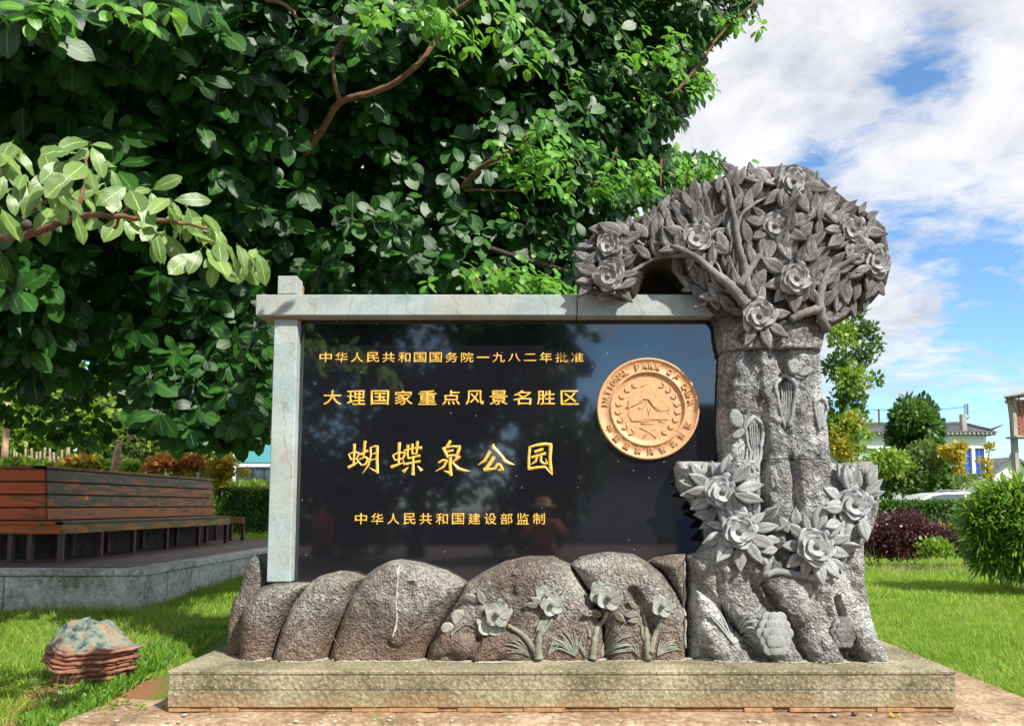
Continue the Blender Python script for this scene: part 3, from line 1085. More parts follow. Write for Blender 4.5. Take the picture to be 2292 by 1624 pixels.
def surf(u, v):
    """front surface of the carving under picture point (u, v)"""
    Y = 5.85
    for _ in range(4):
        p = P(u, v, Y)
        ys = [float(r.front(np.array([p.x]), np.array([p.z]))[0]) for r in RELIEFS if r.contains(p.x, p.z)]
        if not ys: return P(u, v, 5.93), False
        Y = 0.5 * Y + 0.5 * min(ys)
    return P(u, v, min(ys)), True


# pale mortar line where the carving meets the plinth and along the seams
mb = MB()
xx = P(515, 1470, 5.8).x
while xx < P(1980, 1470, 5.8).x:
    w = rng.uniform(0.015, 0.05)
    p0, ok = None, False
    ys = [float(r.front(np.array([xx]), np.array([ZP + 0.03]))[0]) for r in RELIEFS if r.contains(xx, ZP + 0.03)]
    y = (min(ys) if ys else 5.97)
    mb.box(xx, xx + w * 1.2, y - 0.012 - rng.uniform(0, 0.012), y + 0.05, ZP + 0.0005, ZP + rng.uniform(0.004, 0.012), 0.003)
    xx += w
mb.build('mortar', M['white_mortar'], mon)['kind'] = 'stuff'
for pts in ([(893, 1262), (891, 1300), (889, 1340), (890, 1380), (885, 1420), (887, 1450)], [(1535, 1245), (1535, 1300), (1535, 1350), (1536, 1400), (1535, 1465)]):
    P3 = []
    R3 = []
    for i in range(len(pts) - 1):
        for k in range(4):
            u = pts[i][0] + (pts[i + 1][0] - pts[i][0]) * k / 4 + rng.uniform(-1.3, 1.3)
            v = pts[i][1] + (pts[i + 1][1] - pts[i][1]) * k / 4
            q, ok = surf(u - 6, v)
            q2, ok = surf(u + 6, v)
            P3.append(Vector((P(u, v, 5.85).x, min(q.y, q2.y) + 0.004, q.z)))
            R3.append(rng.uniform(0.004, 0.012))
    MB().tube(P3, R3, 6).build('mortar', M['white_mortar'], mon, True)
MB().tube([P(u, 700 + 0 * u, YB - 0.0) + Vector((0, 0.0, 0)) for u in (1292, 1292.1)], 0.001, 4)

# ---- carved leaves, flowers, branches
def carved_leaf_template(seed=0, w=0.42):
    rows = 12
    cols = [(-1, 1), (-1, 0), (-0.55, 0), (0, 0), (0.55, 0), (1, 0), (1, 1)]
    V, UV, Fc = [], [], []
    for i in range(rows + 1):
        t = i / rows
        hw = 0.5 * w * (math.sin(math.pi * t ** 0.82) ** 1.0 * (1.06 - 0.1 * t) if 0 < t < 1 else 0.02)
        for s, wall in cols:
            z = {0: -0.004, 0.55: 0.040, 1: 0.012}[abs(s)] * (hw / (0.5 * w)) + 0.05 * t * t
            z += 0.006 * (1 if i % 2 else -1) * abs(s) * (0 < t < 1)
            if wall: z = -0.12
            V.append((s * hw, t, z))
            UV.append((0.5 + s / 2, t))
    nc = len(cols)
    for i in range(rows):
        for j in range(nc - 1):
            a = i * nc + j
            Fc.append((a, a + 1, a + nc + 1, a + nc))
    return np.array(V, np.float32), np.array(Fc, np.int32), np.array(UV, np.float32)


LEAF_T = [carved_leaf_template(0, w) for w in (0.40, 0.47, 0.54)]


def veined(name, base_mat_args, uvscale=26.0):
    """stone with chiselled side veins that follow the leaf"""
    m, t = mat_new(name)
    dark, mid, light, brown = base_mat_args
    p = gpos(t)
    n = t.noise(p, 7.0, 6, 0.65, 0.3)
    f = t.noise(p, 90.0, 4, 0.7)
    uv = t.n('ShaderNodeUVMap').outputs[0]
    sep = t.n('ShaderNodeSeparateXYZ', {0: uv})
    mid_ = t.math('ABSOLUTE', t.math('SUBTRACT', sep.outputs[0], 0.5))
    ch = t.math('SINE', t.math('SUBTRACT', t.math('MULTIPLY', sep.outputs[1], uvscale * 2), t.math('MULTIPLY', mid_, 22.0)))
    groove = t.ramp(ch, [(0.55, 0.0), (0.95, 1.0)])
    groove = t.math('MULTIPLY', groove, t.ramp(mid_, [(0.02, 1.0), (0.46, 0.4)]))
    rib = t.ramp(mid_, [(0.0, 1.0), (0.03, 1.0), (0.05, 0.0)])
    c = t.ramp(t.math('ADD', t.math('MULTIPLY', n, 0.6), t.math('MULTIPLY', f, 0.4)), [(0.36, dark), (0.5, mid), (0.62, light)])
    bn = t.noise(p, 4.0, 5, 0.6, 0.4)
    c = t.mix(t.math('MULTIPLY', t.ramp(bn, [(0.45, 0.0), (0.62, 1.0)]), 0.55), c, brown)
    # darker colour along the chiselled grooves and midrib
    g = t.math('MAXIMUM', groove, rib)
    c = t.mix(t.math('MULTIPLY', g, 0.6), c, tuple(x * 0.45 for x in dark))
    h = t.math('SUBTRACT', t.math('MULTIPLY', f, 0.25), g)
    finish(t, c, 0.85, h, 0.6, 0.004, spec=0.25)
    return m


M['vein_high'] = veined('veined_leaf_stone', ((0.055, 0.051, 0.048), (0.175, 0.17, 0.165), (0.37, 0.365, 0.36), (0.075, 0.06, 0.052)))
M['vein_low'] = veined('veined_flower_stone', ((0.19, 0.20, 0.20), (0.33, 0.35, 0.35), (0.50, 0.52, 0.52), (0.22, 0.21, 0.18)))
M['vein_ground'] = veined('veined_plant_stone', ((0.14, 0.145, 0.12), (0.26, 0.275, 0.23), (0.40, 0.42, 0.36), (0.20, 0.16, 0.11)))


def rim_flat(me, nc):
    for p_ in me.polygons:
        if p_.index % (nc - 1) in (0, nc - 2): p_.use_smooth = False
    return me


LMESH = {k: [rim_flat(leaf_mesh('carved_leaf', t, M[k]), 7) for t in LEAF_T] for k in ('vein_high', 'vein_low', 'vein_ground')}
n_leaf = 0


def put_leaf(u, v, ang, length, matk='vein_high', lift=0.012, tilt=0.16, wk=None):
    """carved leaf with its base at (u, v), pointing at picture angle ang (0 right, 90 up), length in picture units"""
    global n_leaf
    L = length * 5.85 / F
    um, vm = u + math.cos(ang) * length * 0.5, v - math.sin(ang) * length * 0.5
    qs = [surf(u + math.cos(ang) * length * k, v - math.sin(ang) * length * k) for k in (0.05, 0.5, 0.95)]
    oks = [q[1] for q in qs]
    if not oks[0] and not oks[1]: return False
    y0 = qs[0][0].y if oks[0] else qs[1][0].y
    y1 = qs[2][0].y if oks[2] else (qs[1][0].y if oks[1] else y0) + 0.01
    ym = qs[1][0].y if oks[1] else y0
    base_ = P(u, v, y0)
    base_.y = min(y0, ym + (ym - y1) * 0.5) - lift
    tip = P(u + math.cos(ang) * length, v - math.sin(ang) * length, y1)
    d = Vector((tip.x - base_.x, (y1 - y0) * 0.7 - tilt * L, tip.z - base_.z)).normalized()
    roll = random.uniform(-0.35, 0.35)
    n = Vector((math.sin(roll) * math.sin(ang), -1, -math.sin(roll) * math.cos(ang))).normalized()
    x = d.cross(n).normalized()
    z = x.cross(d)
    Mx = Matrix(((x.x * L, d.x * L, z.x * L, base_.x), (x.y * L, d.y * L, z.y * L, base_.y), (x.z * L, d.z * L, z.z * L, base_.z), (0, 0, 0, 1)))
    me = LMESH[matk][random.randrange(3) if wk is None else wk]
    place('carved_leaf', me, mon, M=Mx)
    n_leaf += 1
    return True


def petal_template(kind=0):
    n = 9
    cols = [(-1, 1), (-1, 0), (-0.66, 0), (-0.33, 0), (0, 0), (0.33, 0), (0.66, 0), (1, 0), (1, 1)]
    V, UV, Fc = [], [], []
    for i in range(n + 2):
        t = min(1.0, i / n)
        hw = 0.5 * (math.sin(math.pi * t ** 0.80 * 0.90) ** 0.60 if t > 0 else 0.2)
        for s, wall in cols:
            yy = t - 0.16 * s * s * t * t
            z = 0.03 + 0.13 * t * t + 0.03 * abs(s) ** 2
            z += 0.006 * math.cos(s * 14) * t
            if wall or i == n + 1: z -= 0.12
            V.append((s * hw, yy, z))
            UV.append((0.5 + s / 2, t))
    nc = len(cols)
    for i in range(n + 1):
        for j in range(nc - 1):
            a = i * nc + j
            Fc.append((a, a + 1, a + nc + 1, a + nc))
    return np.array(V, np.float32), np.array(Fc, np.int32), np.array(UV, np.float32)


def petal_mat(name, dark, mid, light):
    m, t = mat_new(name)
    p = gpos(t)
    n = t.noise(p, 9.0, 5, 0.6)
    f = t.noise(p, 120.0, 4, 0.7)
    uv = t.n('ShaderNodeUVMap').outputs[0]
    sep = t.n('ShaderNodeSeparateXYZ', {0: uv})
    st = t.math('SINE', t.math('MULTIPLY', sep.outputs[0], 44.0))
    k = t.math('MULTIPLY', t.ramp(st, [(0.72, 0.0), (1.0, 1.0)]), t.ramp(sep.outputs[1], [(0.0, 1.0), (0.55, 0.7), (0.75, 0.0)]))
    c = t.ramp(t.math('ADD', t.math('MULTIPLY', n, 0.6), t.math('MULTIPLY', f, 0.4)), [(0.38, dark), (0.5, mid), (0.62, light)])
    c = t.mix(t.math('MULTIPLY', k, 0.6), c, tuple(x * 0.4 for x in dark))
    finish(t, c, 0.85, t.math('SUBTRACT', t.math('MULTIPLY', f, 0.2), k), 0.5, 0.003, spec=0.25)
    return m


M['pet_high'] = petal_mat('crown_petal_stone', (0.15, 0.145, 0.14), (0.31, 0.305, 0.30), (0.46, 0.45, 0.44))
M['pet_low'] = petal_mat('root_petal_stone', (0.22, 0.235, 0.24), (0.37, 0.39, 0.39), (0.52, 0.54, 0.54))
M['pet_ground'] = petal_mat('plant_petal_stone', (0.17, 0.18, 0.15), (0.31, 0.33, 0.285), (0.46, 0.48, 0.43))
def rim_flat2(me, nc):
    n = len(me.polygons)
    for p_ in me.polygons:
        if p_.index % (nc - 1) in (0, nc - 2) or p_.index >= n - (nc - 1): p_.use_smooth = False
    return me


PT = petal_template()
PMESH = {k: rim_flat2(leaf_mesh('petal', PT, M[k]), 9) for k in ('pet_high', 'pet_low', 'pet_ground')}


def flower(u, v, r, matk, lift=0.03, rings=((5, 1.08, 0.0), (5, 0.86, 0.30), (4, 0.60, 0.55)), tiltx=0.0, tiltz=0.0):
    """carved rose: bud with rings of cupped petals"""
    q, ok = surf(u, v)
    R = r * 5.8 / F
    c = P(u, v, q.y - lift)
    face = Vector((tiltx, -1, tiltz)).normalized()
    # frame of the flower
    zf = face
    xf = Vector((1, 0, 0)) - zf * zf.x
    xf.normalize()
    yf = zf.cross(xf)
    B = Matrix((xf, yf, zf)).transposed()
    mb_ = MB()
    prof = [(0.0, -0.30), (0.14, -0.25), (0.19, 0.20), (0.20, 0.34), (0.14, 0.46), (0.04, 0.52)]
    seg = 10
    VV = []
    for i, (rr_, h) in enumerate(prof):
        for k in range(seg):
            a = 2 * math.pi * k / seg + i * 0.25
            w = rr_ * (1 + 0.16 * (k % 2))
            VV.append(c + B @ Vector((w * R * math.cos(a), w * R * math.sin(a), h * R)))
    FF = [(i * seg + k, i * seg + (k + 1) % seg, (i + 1) * seg + (k + 1) % seg, (i + 1) * seg + k) for i in range(len(prof) - 1) for k in range(seg)]
    FF.append(tuple((len(prof) - 1) * seg + k for k in range(seg)))
    mb_.add(VV, FF)
    fl = mb_.build('carved_flower', M[{'pet_high': 'carve', 'pet_low': 'carve', 'pet_ground': 'carve_ground'}[matk]], mon)
    ph = random.uniform(0, 6.28)
    for cnt, rad, h in rings:
        ph += random.uniform(0.4, 0.9)
        for k in range(cnt):
            a = ph + 2 * math.pi * k / cnt + random.uniform(-0.08, 0.08)
            Lp = R * rad * random.uniform(0.93, 1.07)
            wdt = Lp * (2 * math.pi / cnt) * 0.92
            dirp = B @ Vector((math.cos(a), math.sin(a), 0))
            side = B @ Vector((-math.sin(a), math.cos(a), 0))
            skew = random.uniform(0.08, 0.16) if matk != 'pet_ground' else 0.05            # each petal laps over the next
            xs_ = (-side + zf * skew).normalized()
            up = (dirp * 1.0 + zf * (0.04 + 0.30 * h)).normalized()
            zz_ = xs_.cross(up).normalized()
            if zz_.dot(zf) < 0:
                xs_ = -xs_
                zz_ = xs_.cross(up).normalized()
            b0 = c + zf * (R * h * 0.55)
            Mx = Matrix(((xs_.x * wdt, up.x * Lp, zz_.x * Lp, b0.x), (xs_.y * wdt, up.y * Lp, zz_.y * Lp, b0.y), (xs_.z * wdt, up.z * Lp, zz_.z * Lp, b0.z), (0, 0, 0, 1)))
            place('petal', PMESH[matk], fl, M=Mx)
    return fl


def branch(pts, r0, r1, matk='carve', lift=0.3, name='carved_branch', sub=5):
    """branch half sunk in the stone; radii in metres"""
    Pn, Rn = [], []
    n = (len(pts) - 1) * sub
    for i in range(n + 1):
        t = i / sub
        k = min(int(t), len(pts) - 2)
        f = t - k
        p0 = pts[max(k - 1, 0)]
        p1, p2 = pts[k], pts[k + 1]
        p3 = pts[min(k + 2, len(pts) - 1)]
        cr = [0.5 * ((2 * p1[a]) + (-p0[a] + p2[a]) * f + (2 * p0[a] - 5 * p1[a] + 4 * p2[a] - p3[a]) * f * f + (-p0[a] + 3 * p1[a] - 3 * p2[a] + p3[a]) * f ** 3) for a in (0, 1)]
        q, ok = surf(*cr)
        r = r0 + (r1 - r0) * i / n
        Pn.append(P(cr[0], cr[1], q.y - r * lift))
        Rn.append(r * (1 + 0.12 * math.sin(i * 2.3)))
    for _ in range(2):
        for i in range(1, len(Pn) - 1):
            Pn[i].y = (Pn[i - 1].y + Pn[i].y + Pn[i + 1].y) / 3
    return MB().tube(Pn, Rn, 8).build(name, M[matk], mon, True)


BR = [([(1672, 682), (1655, 664), (1628, 632), (1590, 605), (1565, 580), (1535, 562), (1500, 548), (1450, 542)], 0.045, 0.014),
      ([(1545, 570), (1500, 572), (1460, 580), (1430, 598), (1408, 612)], 0.02, 0.014),
      ([(1688, 668), (1674, 640), (1666, 590), (1655, 555), (1648, 510), (1640, 470), (1632, 430), (1622, 400)], 0.035, 0.016),
      ([(1648, 520), (1660, 480), (1690, 455), (1720, 440)], 0.018, 0.008),
      ([(1655, 640), (1680, 600), (1700, 570)], 0.035, 0.022),
      ([(1850, 735), (1838, 700), (1836, 660), (1850, 620), (1880, 595), (1925, 572)], 0.04, 0.02),
      ([(1838, 660), (1845, 620), (1858, 580)], 0.022, 0.016),
      ([(1770, 715), (1800, 700), (1830, 692), (1842, 690)], 0.03, 0.038),
      ([(1598, 610), (1580, 585), (1570, 560)], 0.018, 0.010),
      ([(1565, 520), (1548, 480), (1520, 455), (1490, 440)], 0.022, 0.012),
      ([(1800, 490), (1830, 485), (1870, 500)], 0.018, 0.014),
      ([(1800, 490), (1770, 482), (1745, 485)], 0.014, 0.010),
      ([(1440, 550), (1420, 535), (1395, 530)], 0.016, 0.01),
      ([(1622, 640), (1610, 600), (1600, 585)], 0.014, 0.007),
      ([(1636, 655), (1600, 640), (1570, 635)], 0.012, 0.006)]
for pts, r0, r1 in BR: branch(pts, r0 * 0.95, r1, lift=1.5)
BRS = [(a, b) for pts, _, _ in BR for a, b in zip(pts[:-1], pts[1:])]
FL = [(1773, 408, 36), (1904, 515, 36), (1958, 586, 37), (1732, 507, 37), (1559, 534, 37), (1362, 550, 31), (1363, 619, 35), (1780, 623, 38), (1697, 707, 40)]
FLOW = [(1615, 1100, 40), (1652, 1188, 40), (1824, 1220, 42), (1910, 1128, 42)]


LEAF_CENTRES = []


def leaf_ok(u, v, ang, L, md):
    cu, cv = u + math.cos(ang) * L * 0.55, v - math.sin(ang) * L * 0.55
    for (a, b) in LEAF_CENTRES:
        if (a - cu) ** 2 + (b - cv) ** 2 < md * md: return False
    LEAF_CENTRES.append((cu, cv))
    return True


def ring(u, v, r, k, matk, L, jit=0.15, skip=None, lift=0.016):
    ph = random.uniform(0, 1)
    for i in range(k):
        a = ph + 2 * math.pi * i / k + random.uniform(-jit, jit)
        if skip and skip(a): continue
        rr_ = r * random.uniform(0.62, 0.8)
        LL = L * random.uniform(0.85, 1.2)
        bu, bv = u + math.cos(a) * rr_, v - math.sin(a) * rr_
        if not inside_any(bu + math.cos(a) * LL * 0.72, bv - math.sin(a) * LL * 0.72, matk): continue
        if leaf_ok(bu, bv, a, LL, 11): put_leaf(bu, bv, a, LL, matk, lift)


def inside_any(u, v, matk):
    poly = crown_poly if matk == 'vein_high' else root_poly
    return bool(in_poly(np.array([u]), np.array([v]), poly)[0])


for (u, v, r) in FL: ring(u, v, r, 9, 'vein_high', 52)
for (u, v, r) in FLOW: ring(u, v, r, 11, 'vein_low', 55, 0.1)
# leaves that fill the crown between the flowers, fanning out from the fork of the trunk
tries = 0
while tries < 9000 and n_leaf < 262:
    tries += 1
    u = random.uniform(1300, 1985)
    v = random.uniform(375, 735)
    if not inside_any(u, v, 'vein_high'): continue
    if v > 700 and u < 1840: continue
    if any((u - a) ** 2 + (v - b) ** 2 < (r * 0.9) ** 2 for a, b, r in FL): continue
    ang = math.atan2(-(v - 800), u - 1690) + random.uniform(-0.6, 0.6)
    if u < 1480: ang = math.atan2(-(v - 600), u - 1480) + random.uniform(-0.7, 0.7)
    if 1500 < u < 1600 and v < 500: ang = math.radians(random.uniform(80, 150))
    if u > 1880 and v > 620: ang = math.radians(random.uniform(230, 300))
    LL = random.uniform(42, 62)
    tu, tv = u + math.cos(ang) * LL * 0.62, v - math.sin(ang) * LL * 0.62
    if not inside_any(tu, tv, 'vein_high'): continue
    if any((tu - a) ** 2 + (tv - b) ** 2 < (r * 0.7) ** 2 for a, b, r in FL): continue
    cu_, cv_ = u + math.cos(ang) * LL * 0.5, v - math.sin(ang) * LL * 0.5
    if min(float(seg_dist(cu_, cv_, a, b)[0]) for a, b in BRS) < 11: continue
    if leaf_ok(u, v, ang, LL, 20): put_leaf(u, v, ang, LL, 'vein_high', random.uniform(0.004, 0.018))
for u, v, a, L in ((1655, 377 + 18, 152, 55), (1725, 404, 165, 62), (1712, 400, 185, 56), (1920, 480, 60, 36), (1938, 490, 30, 34), (1610, 660, 190, 48), (1585, 668, 215, 44), (1560, 640, 200, 40)):
    put_leaf(u, v, math.radians(a), L, 'vein_high', 0.02)
# leaves of the two lower sprays
for u, v, a, L in ((1570, 1070, 130, 42), (1555, 1085, 165, 40), (1565, 1100, 190, 44), (1575, 1060, 95, 30), (1600, 1062, 80, 32), (1625, 1060, 60, 34), (1645, 1070, 30, 34),
                   (1940, 1085, 75, 50), (1915, 1090, 110, 50), (1895, 1085, 120, 52), (1880, 1110, 150, 50), (1945, 1110, 20, 36), (1870, 1140, 175, 52), (1865, 1165, 200, 50),
                   (1700, 1165, 40, 52), (1715, 1180, 15, 50), (1760, 1190, 120, 50), (1780, 1180, 95, 46), (1800, 1185, 75, 44), (1745, 1210, 170, 50), (1735, 1225, 195, 44),
                   (1600, 1150, 180, 50), (1605, 1165, 200, 46), (1690, 1155, 85, 40), (1720, 1160, 60, 44), (1850, 1250, 330, 46), (1868, 1230, 15, 48)):
    put_leaf(u, v, math.radians(a), L, 'vein_low', 0.014)
branch([(1545, 1040), (1565, 1065), (1590, 1080)], 0.022, 0.03, 'carve_low')
branch([(1905, 1050), (1915, 1080), (1915, 1100)], 0.03, 0.02, 'carve_low')
branch([(1660, 1215), (1690, 1235), (1715, 1260), (1712, 1285), (1740, 1278), (1790, 1285), (1850, 1290), (1880, 1255), (1895, 1200), (1905, 1150)], 0.02, 0.034, 'carve_low')
branch([(1712, 1285), (1722, 1262), (1730, 1245)], 0.022, 0.010, 'carve_low')
for (u, v, r) in FL:
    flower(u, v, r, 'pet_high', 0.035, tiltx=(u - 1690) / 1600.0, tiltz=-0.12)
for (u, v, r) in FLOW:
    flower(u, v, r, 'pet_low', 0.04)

# ---- flowering plants, butterflies and grass carved on the rocks
GF = [(1098, 1390, 32, 0), (1115, 1370, 31, 2), (1224, 1330, 27, 0), (1236, 1350, 28, 2), (1346, 1326, 28, 0), (1364, 1334, 30, 2), (1484, 1353, 26, 2)]
for (u, v, r, k) in GF:
    flower(u, v, r, 'pet_ground', 0.034 if k else 0.008, rings=((5, 1.0, -0.05),) if k == 0 else ((5, 1.0, 0.0),))
for u, v, a, L in ((1083, 1350, 110, 36), (1072, 1345, 150, 34), (1215, 1350, 150, 32), (1218, 1385, 235, 30), (1205, 1355, 170, 30), (1340, 1350, 150, 34), (1345, 1375, 160, 40), (1375, 1370, 320, 30), (1330, 1368, 190, 30),
                   (1398, 1375, 10, 34), (1425, 1360, 140, 30), (1430, 1385, 185, 26)):
    put_leaf(u, v, math.radians(a), L, 'vein_ground', 0.008)
branch([(1206, 1475), (1204, 1440), (1215, 1400), (1232, 1378)], 0.034, 0.012, 'carve_ground', 0.4, 'carved_stem')
branch([(1206, 1470), (1180, 1430), (1160, 1412), (1136, 1398)], 0.024, 0.014, 'carve_ground', 0.4, 'carved_stem')
branch([(1212, 1420), (1222, 1405), (1237, 1385)], 0.018, 0.012, 'carve_ground', 0.4, 'carved_stem')
branch([(1255, 1345), (1262, 1325), (1272, 1290)], 0.012, 0.009, 'carve_ground', 0.4, 'carved_stem')
branch([(1326, 1475), (1330, 1440), (1336, 1405), (1352, 1385), (1360, 1368)], 0.028, 0.014, 'carve_ground', 0.4, 'carved_stem')
branch([(1320, 1425), (1318, 1405)], 0.014, 0.008, 'carve_ground', 0.4, 'carved_stem')
branch([(1451, 1475), (1448, 1430), (1446, 1405), (1440, 1372)], 0.026, 0.012, 'carve_ground', 0.4, 'carved_stem')
branch([(1456, 1460), (1466, 1420), (1478, 1395), (1484, 1378)], 0.024, 0.012, 'carve_ground', 0.4, 'carved_stem')
branch([(1448, 1440), (1438, 1420), (1436, 1400)], 0.014, 0.008, 'carve_ground', 0.4, 'carved_stem')


def carved_blades(cu, cv, spec, matk='carve_ground'):
    for (tu, tv, bow, w) in spec:
        Pn, Rn = [], []
        n = 9
        for i in range(n + 1):
            t = i / n
            u = cu + (tu - cu) * t
            v = cv + (tv - cv) * t - bow * math.sin(math.pi * t)
            q, ok = surf(u, v)
            Pn.append(P(u, v, q.y - 0.010))
            Rn.append(max(0.0012, w * math.sin(math.pi * (0.12 + 0.88 * t)) ** 0.7 * 5.8 / F))
        MB().tube(Pn, Rn, 5).build('carved_grass_blade', M[matk], mon, True)


carved_blades(1642, 1440, [(1588, 1372, 8, 3.2), (1600, 1350, 6, 3.2), (1617, 1338, 2, 3.4), (1650, 1385, 0, 3.0), (1672, 1378, 14, 3.2), (1690, 1390, 18, 3.4), (1694, 1408, 18, 3.2), (1696, 1428, 14, 3.2), (1690, 1455, 18, 3.2), (1580, 1366, 2, 2.6),
                          (1630, 1350, -2, 2.8)], 'carve_low')
for (cu, cv, k, a0, a1, L) in ((1185, 1468, 11, 105, 175, 62), (1225, 1468, 7, 20, 75, 50), (1290, 1468, 15, 75, 165, 74), (1345, 1468, 18, 8, 84, 84), (1470, 1468, 14, 12, 84, 62), (1310, 1470, 4, 95, 125, 44), (1430, 1470, 6, 95, 160, 40)):
    sp = []
    for i in range(k):
        a = math.radians(a0 + (a1 - a0) * (i + 0.5) / k + random.uniform(-4, 4))
        LL = L * random.uniform(0.75, 1.1)
        sp.append((cu + math.cos(a) * LL, cv - math.sin(a) * LL * 0.85, random.uniform(4, 12), random.uniform(1.2, 2.0)))
    carved_blades(cu, cv, sp)


def wing(pts, u0, v0, lift, matk, spots=()):
    """butterfly wing: a raised plate with the outline pts"""
    q, ok = surf(u0, v0)
    Y = q.y - lift
    poly = [P(u, v, Y) for u, v in pts]
    # round the outline
    sm = []
    for i in range(len(poly)):
        a, b = poly[i], poly[(i + 1) % len(poly)]
        sm += [a.lerp(b, 0.25), a.lerp(b, 0.75)]
    poly = sm
    c = sum(poly, Vector()) / len(poly)
    n = len(poly)
    V = [(p.x, Y + 0.02, p.z) for p in poly] + [(p.x, Y, p.z) for p in poly] + [tuple(Vector((c.x, Y - 0.008, c.z)).lerp(Vector((p.x, Y - 0.008, p.z)), 0.8)) for p in poly]
    FF = []
    for i in range(n):
        j = (i + 1) % n
        FF += [(i, j, n + j, n + i), (n + i, n + j, 2 * n + j, 2 * n + i)]
    FF.append(tuple(range(2 * n, 3 * n)))
    mb_ = MB()
    mb_.add(V, FF)
    w = mb_.build('wing', M[matk], mon)
    for (su, sv) in spots:
        p = P(su, sv, Y - 0.008)
        MB().lathe([(0.0, 0.004), (0.005, 0.002), (0.008, -0.001), (0.0035, -0.003)], (p.x, p.y, p.z), 8, 'Y').build('wing_spot', M[matk], w)
    return w


wing([(1762, 812), (1768, 804), (1782, 803), (1796, 812), (1794, 826), (1780, 838), (1768, 834)], 1780, 822, 0.02, 'carve_low', [(1772, 812), (1780, 811), (1788, 816), (1790, 823)])
wing([(1782, 838), (1796, 824), (1814, 818), (1820, 826), (1812, 838), (1795, 842)], 1800, 832, 0.016, 'carve_low', [(1806, 826), (1812, 832)])
branch([(1770, 832), (1784, 843), (1800, 845)], 0.010, 0.006, 'carve_low', 1.0, 'butterfly_body')
wing([(1632, 930), (1640, 914), (1652, 916), (1664, 932), (1664, 952), (1650, 958), (1636, 948)], 1648, 935, 0.02, 'carve_low', [(1642, 925), (1640, 935), (1650, 926)])
wing([(1650, 960), (1664, 956), (1668, 968), (1656, 980), (1642, 982), (1636, 974)], 1652, 966, 0.016, 'carve_low', [(1648, 974)])
branch([(1668, 930), (1666, 950), (1662, 968)], 0.010, 0.006, 'carve_low', 1.0, 'butterfly_body')
wing([(1013, 1392), (1008, 1375), (1020, 1362), (1036, 1364), (1044, 1378), (1030, 1396), (1018, 1400)], 1025, 1380, 0.022, 'carve_ground', [(1018, 1372), (1026, 1370), (1034, 1374), (1036, 1382)])
wing([(985, 1405), (992, 1392), (1010, 1392), (1016, 1402), (1006, 1414), (992, 1416)], 1000, 1404, 0.018, 'carve_ground', [(994, 1403), (1000, 1399)])
branch([(1010, 1420), (1022, 1408), (1040, 1396), (1052, 1385)], 0.008, 0.005, 'carve_ground', 1.0, 'butterfly_body')
branch([(1040, 1396), (1055, 1398), (1072, 1410)], 0.005, 0.003, 'carve_ground', 1.0, 'antenna')


def knot(cu, top, bot, w):
    """teardrop wood knot with twisted strands inside"""
    l = [(cu - w * 0.1, top), (cu - w, top + (bot - top) * 0.18), (cu - w * 0.85, top + (bot - top) * 0.42), (cu - w * 0.1, bot)]
    r = [(cu - w * 0.1, top), (cu + w * 0.9, top + (bot - top) * 0.14), (cu + w * 0.95, top + (bot - top) * 0.40), (cu + w * 0.35, bot - 4)]
    branch(l, 0.018, 0.010, 'carve_low', 0.6, 'carved_knot_rim')
    branch(r, 0.018, 0.014, 'carve_low', 0.6, 'carved_knot_rim')
    for k in (-0.55, -0.3, -0.05, 0.25, 0.5):
        branch([(cu + w * k, top + 12 + abs(k) * 14), (cu + w * (k * 0.8 + 0.1), (top + bot) / 2), (cu + w * (0.1 + k * 0.25), bot - 6)], 0.007, 0.005, 'carve_low', 0.6, 'carved_knot_strand', 4)


knot(1759, 838, 958, 22)
knot(1688, 932, 1055, 19)
knot(1836, 888, 962, 13)
# mushroom-like fungus and pine cone tucked between the roots
for (cu, cv, r, mk) in ((1732, 1415, 0.105, 'carve_low'), (1886, 1412, 0.075, 'carve')):
    q, ok = surf(cu, cv)
    c = P(cu, cv, q.y)
    dome = []
    for i_ in range(9):
        f_ = i_ / 8 * math.pi / 2
        dome.append((r * 0.98 * math.cos(f_) + 0.001, -r * 0.42 * math.sin(f_)))
    db = MB().lathe(dome, (c.x, c.y + 0.01, c.z), 20, 'Y')
    db.V = [(x_, y_, c.z + (z_ - c.z) * 1.35) for x_, y_, z_ in db.V]
    db.build('carved_mound', M[mk], mon, True)
    for row in range(5):
        for k in range(5):
            x = (k - 2 + 0.5 * (row % 2)) * r * 0.42
            z = (2 - row) * r * 0.5
            if (x / r) ** 2 + (z / (r * 1.35)) ** 2 > 0.95: continue
            y = -math.sqrt(max(0.0, 1 - (x / r) ** 2 * 0.9 - (z / (1.4 * r)) ** 2 * 0.9)) * r * 0.5
            MB().lathe([(r * 0.02, -0.003), (r * 0.36, -0.005), (r * 0.42, -0.002), (r * 0.42, 0.02)], (c.x + x, c.y + 0.010 + y * 0.80 - row * 0.005 - (k % 2) * 0.0015, c.z + z), 14, 'Y').build('carved_scale', M[mk], mon, True)

# ---- medallion
mc = P(1450, 914, YPN)
RM = 116.0 * 6.05 / F
medal = MB().lathe([(RM * 0.99, 0.0), (RM, -0.006), (RM * 0.995, -0.026), (RM * 0.975, -0.032), (RM * 0.95, -0.028), (RM * 0.945, -0.022), (RM * 0.745, -0.020),
                    (RM * 0.735, -0.031), (RM * 0.715, -0.034), (RM * 0.70, -0.024), (RM * 0.69, -0.010), (RM * 0.60, -0.012), (0.002, -0.013)], (mc.x, YPN, mc.z), 96, 'Y').build('medallion', M['medal'], mon, True)


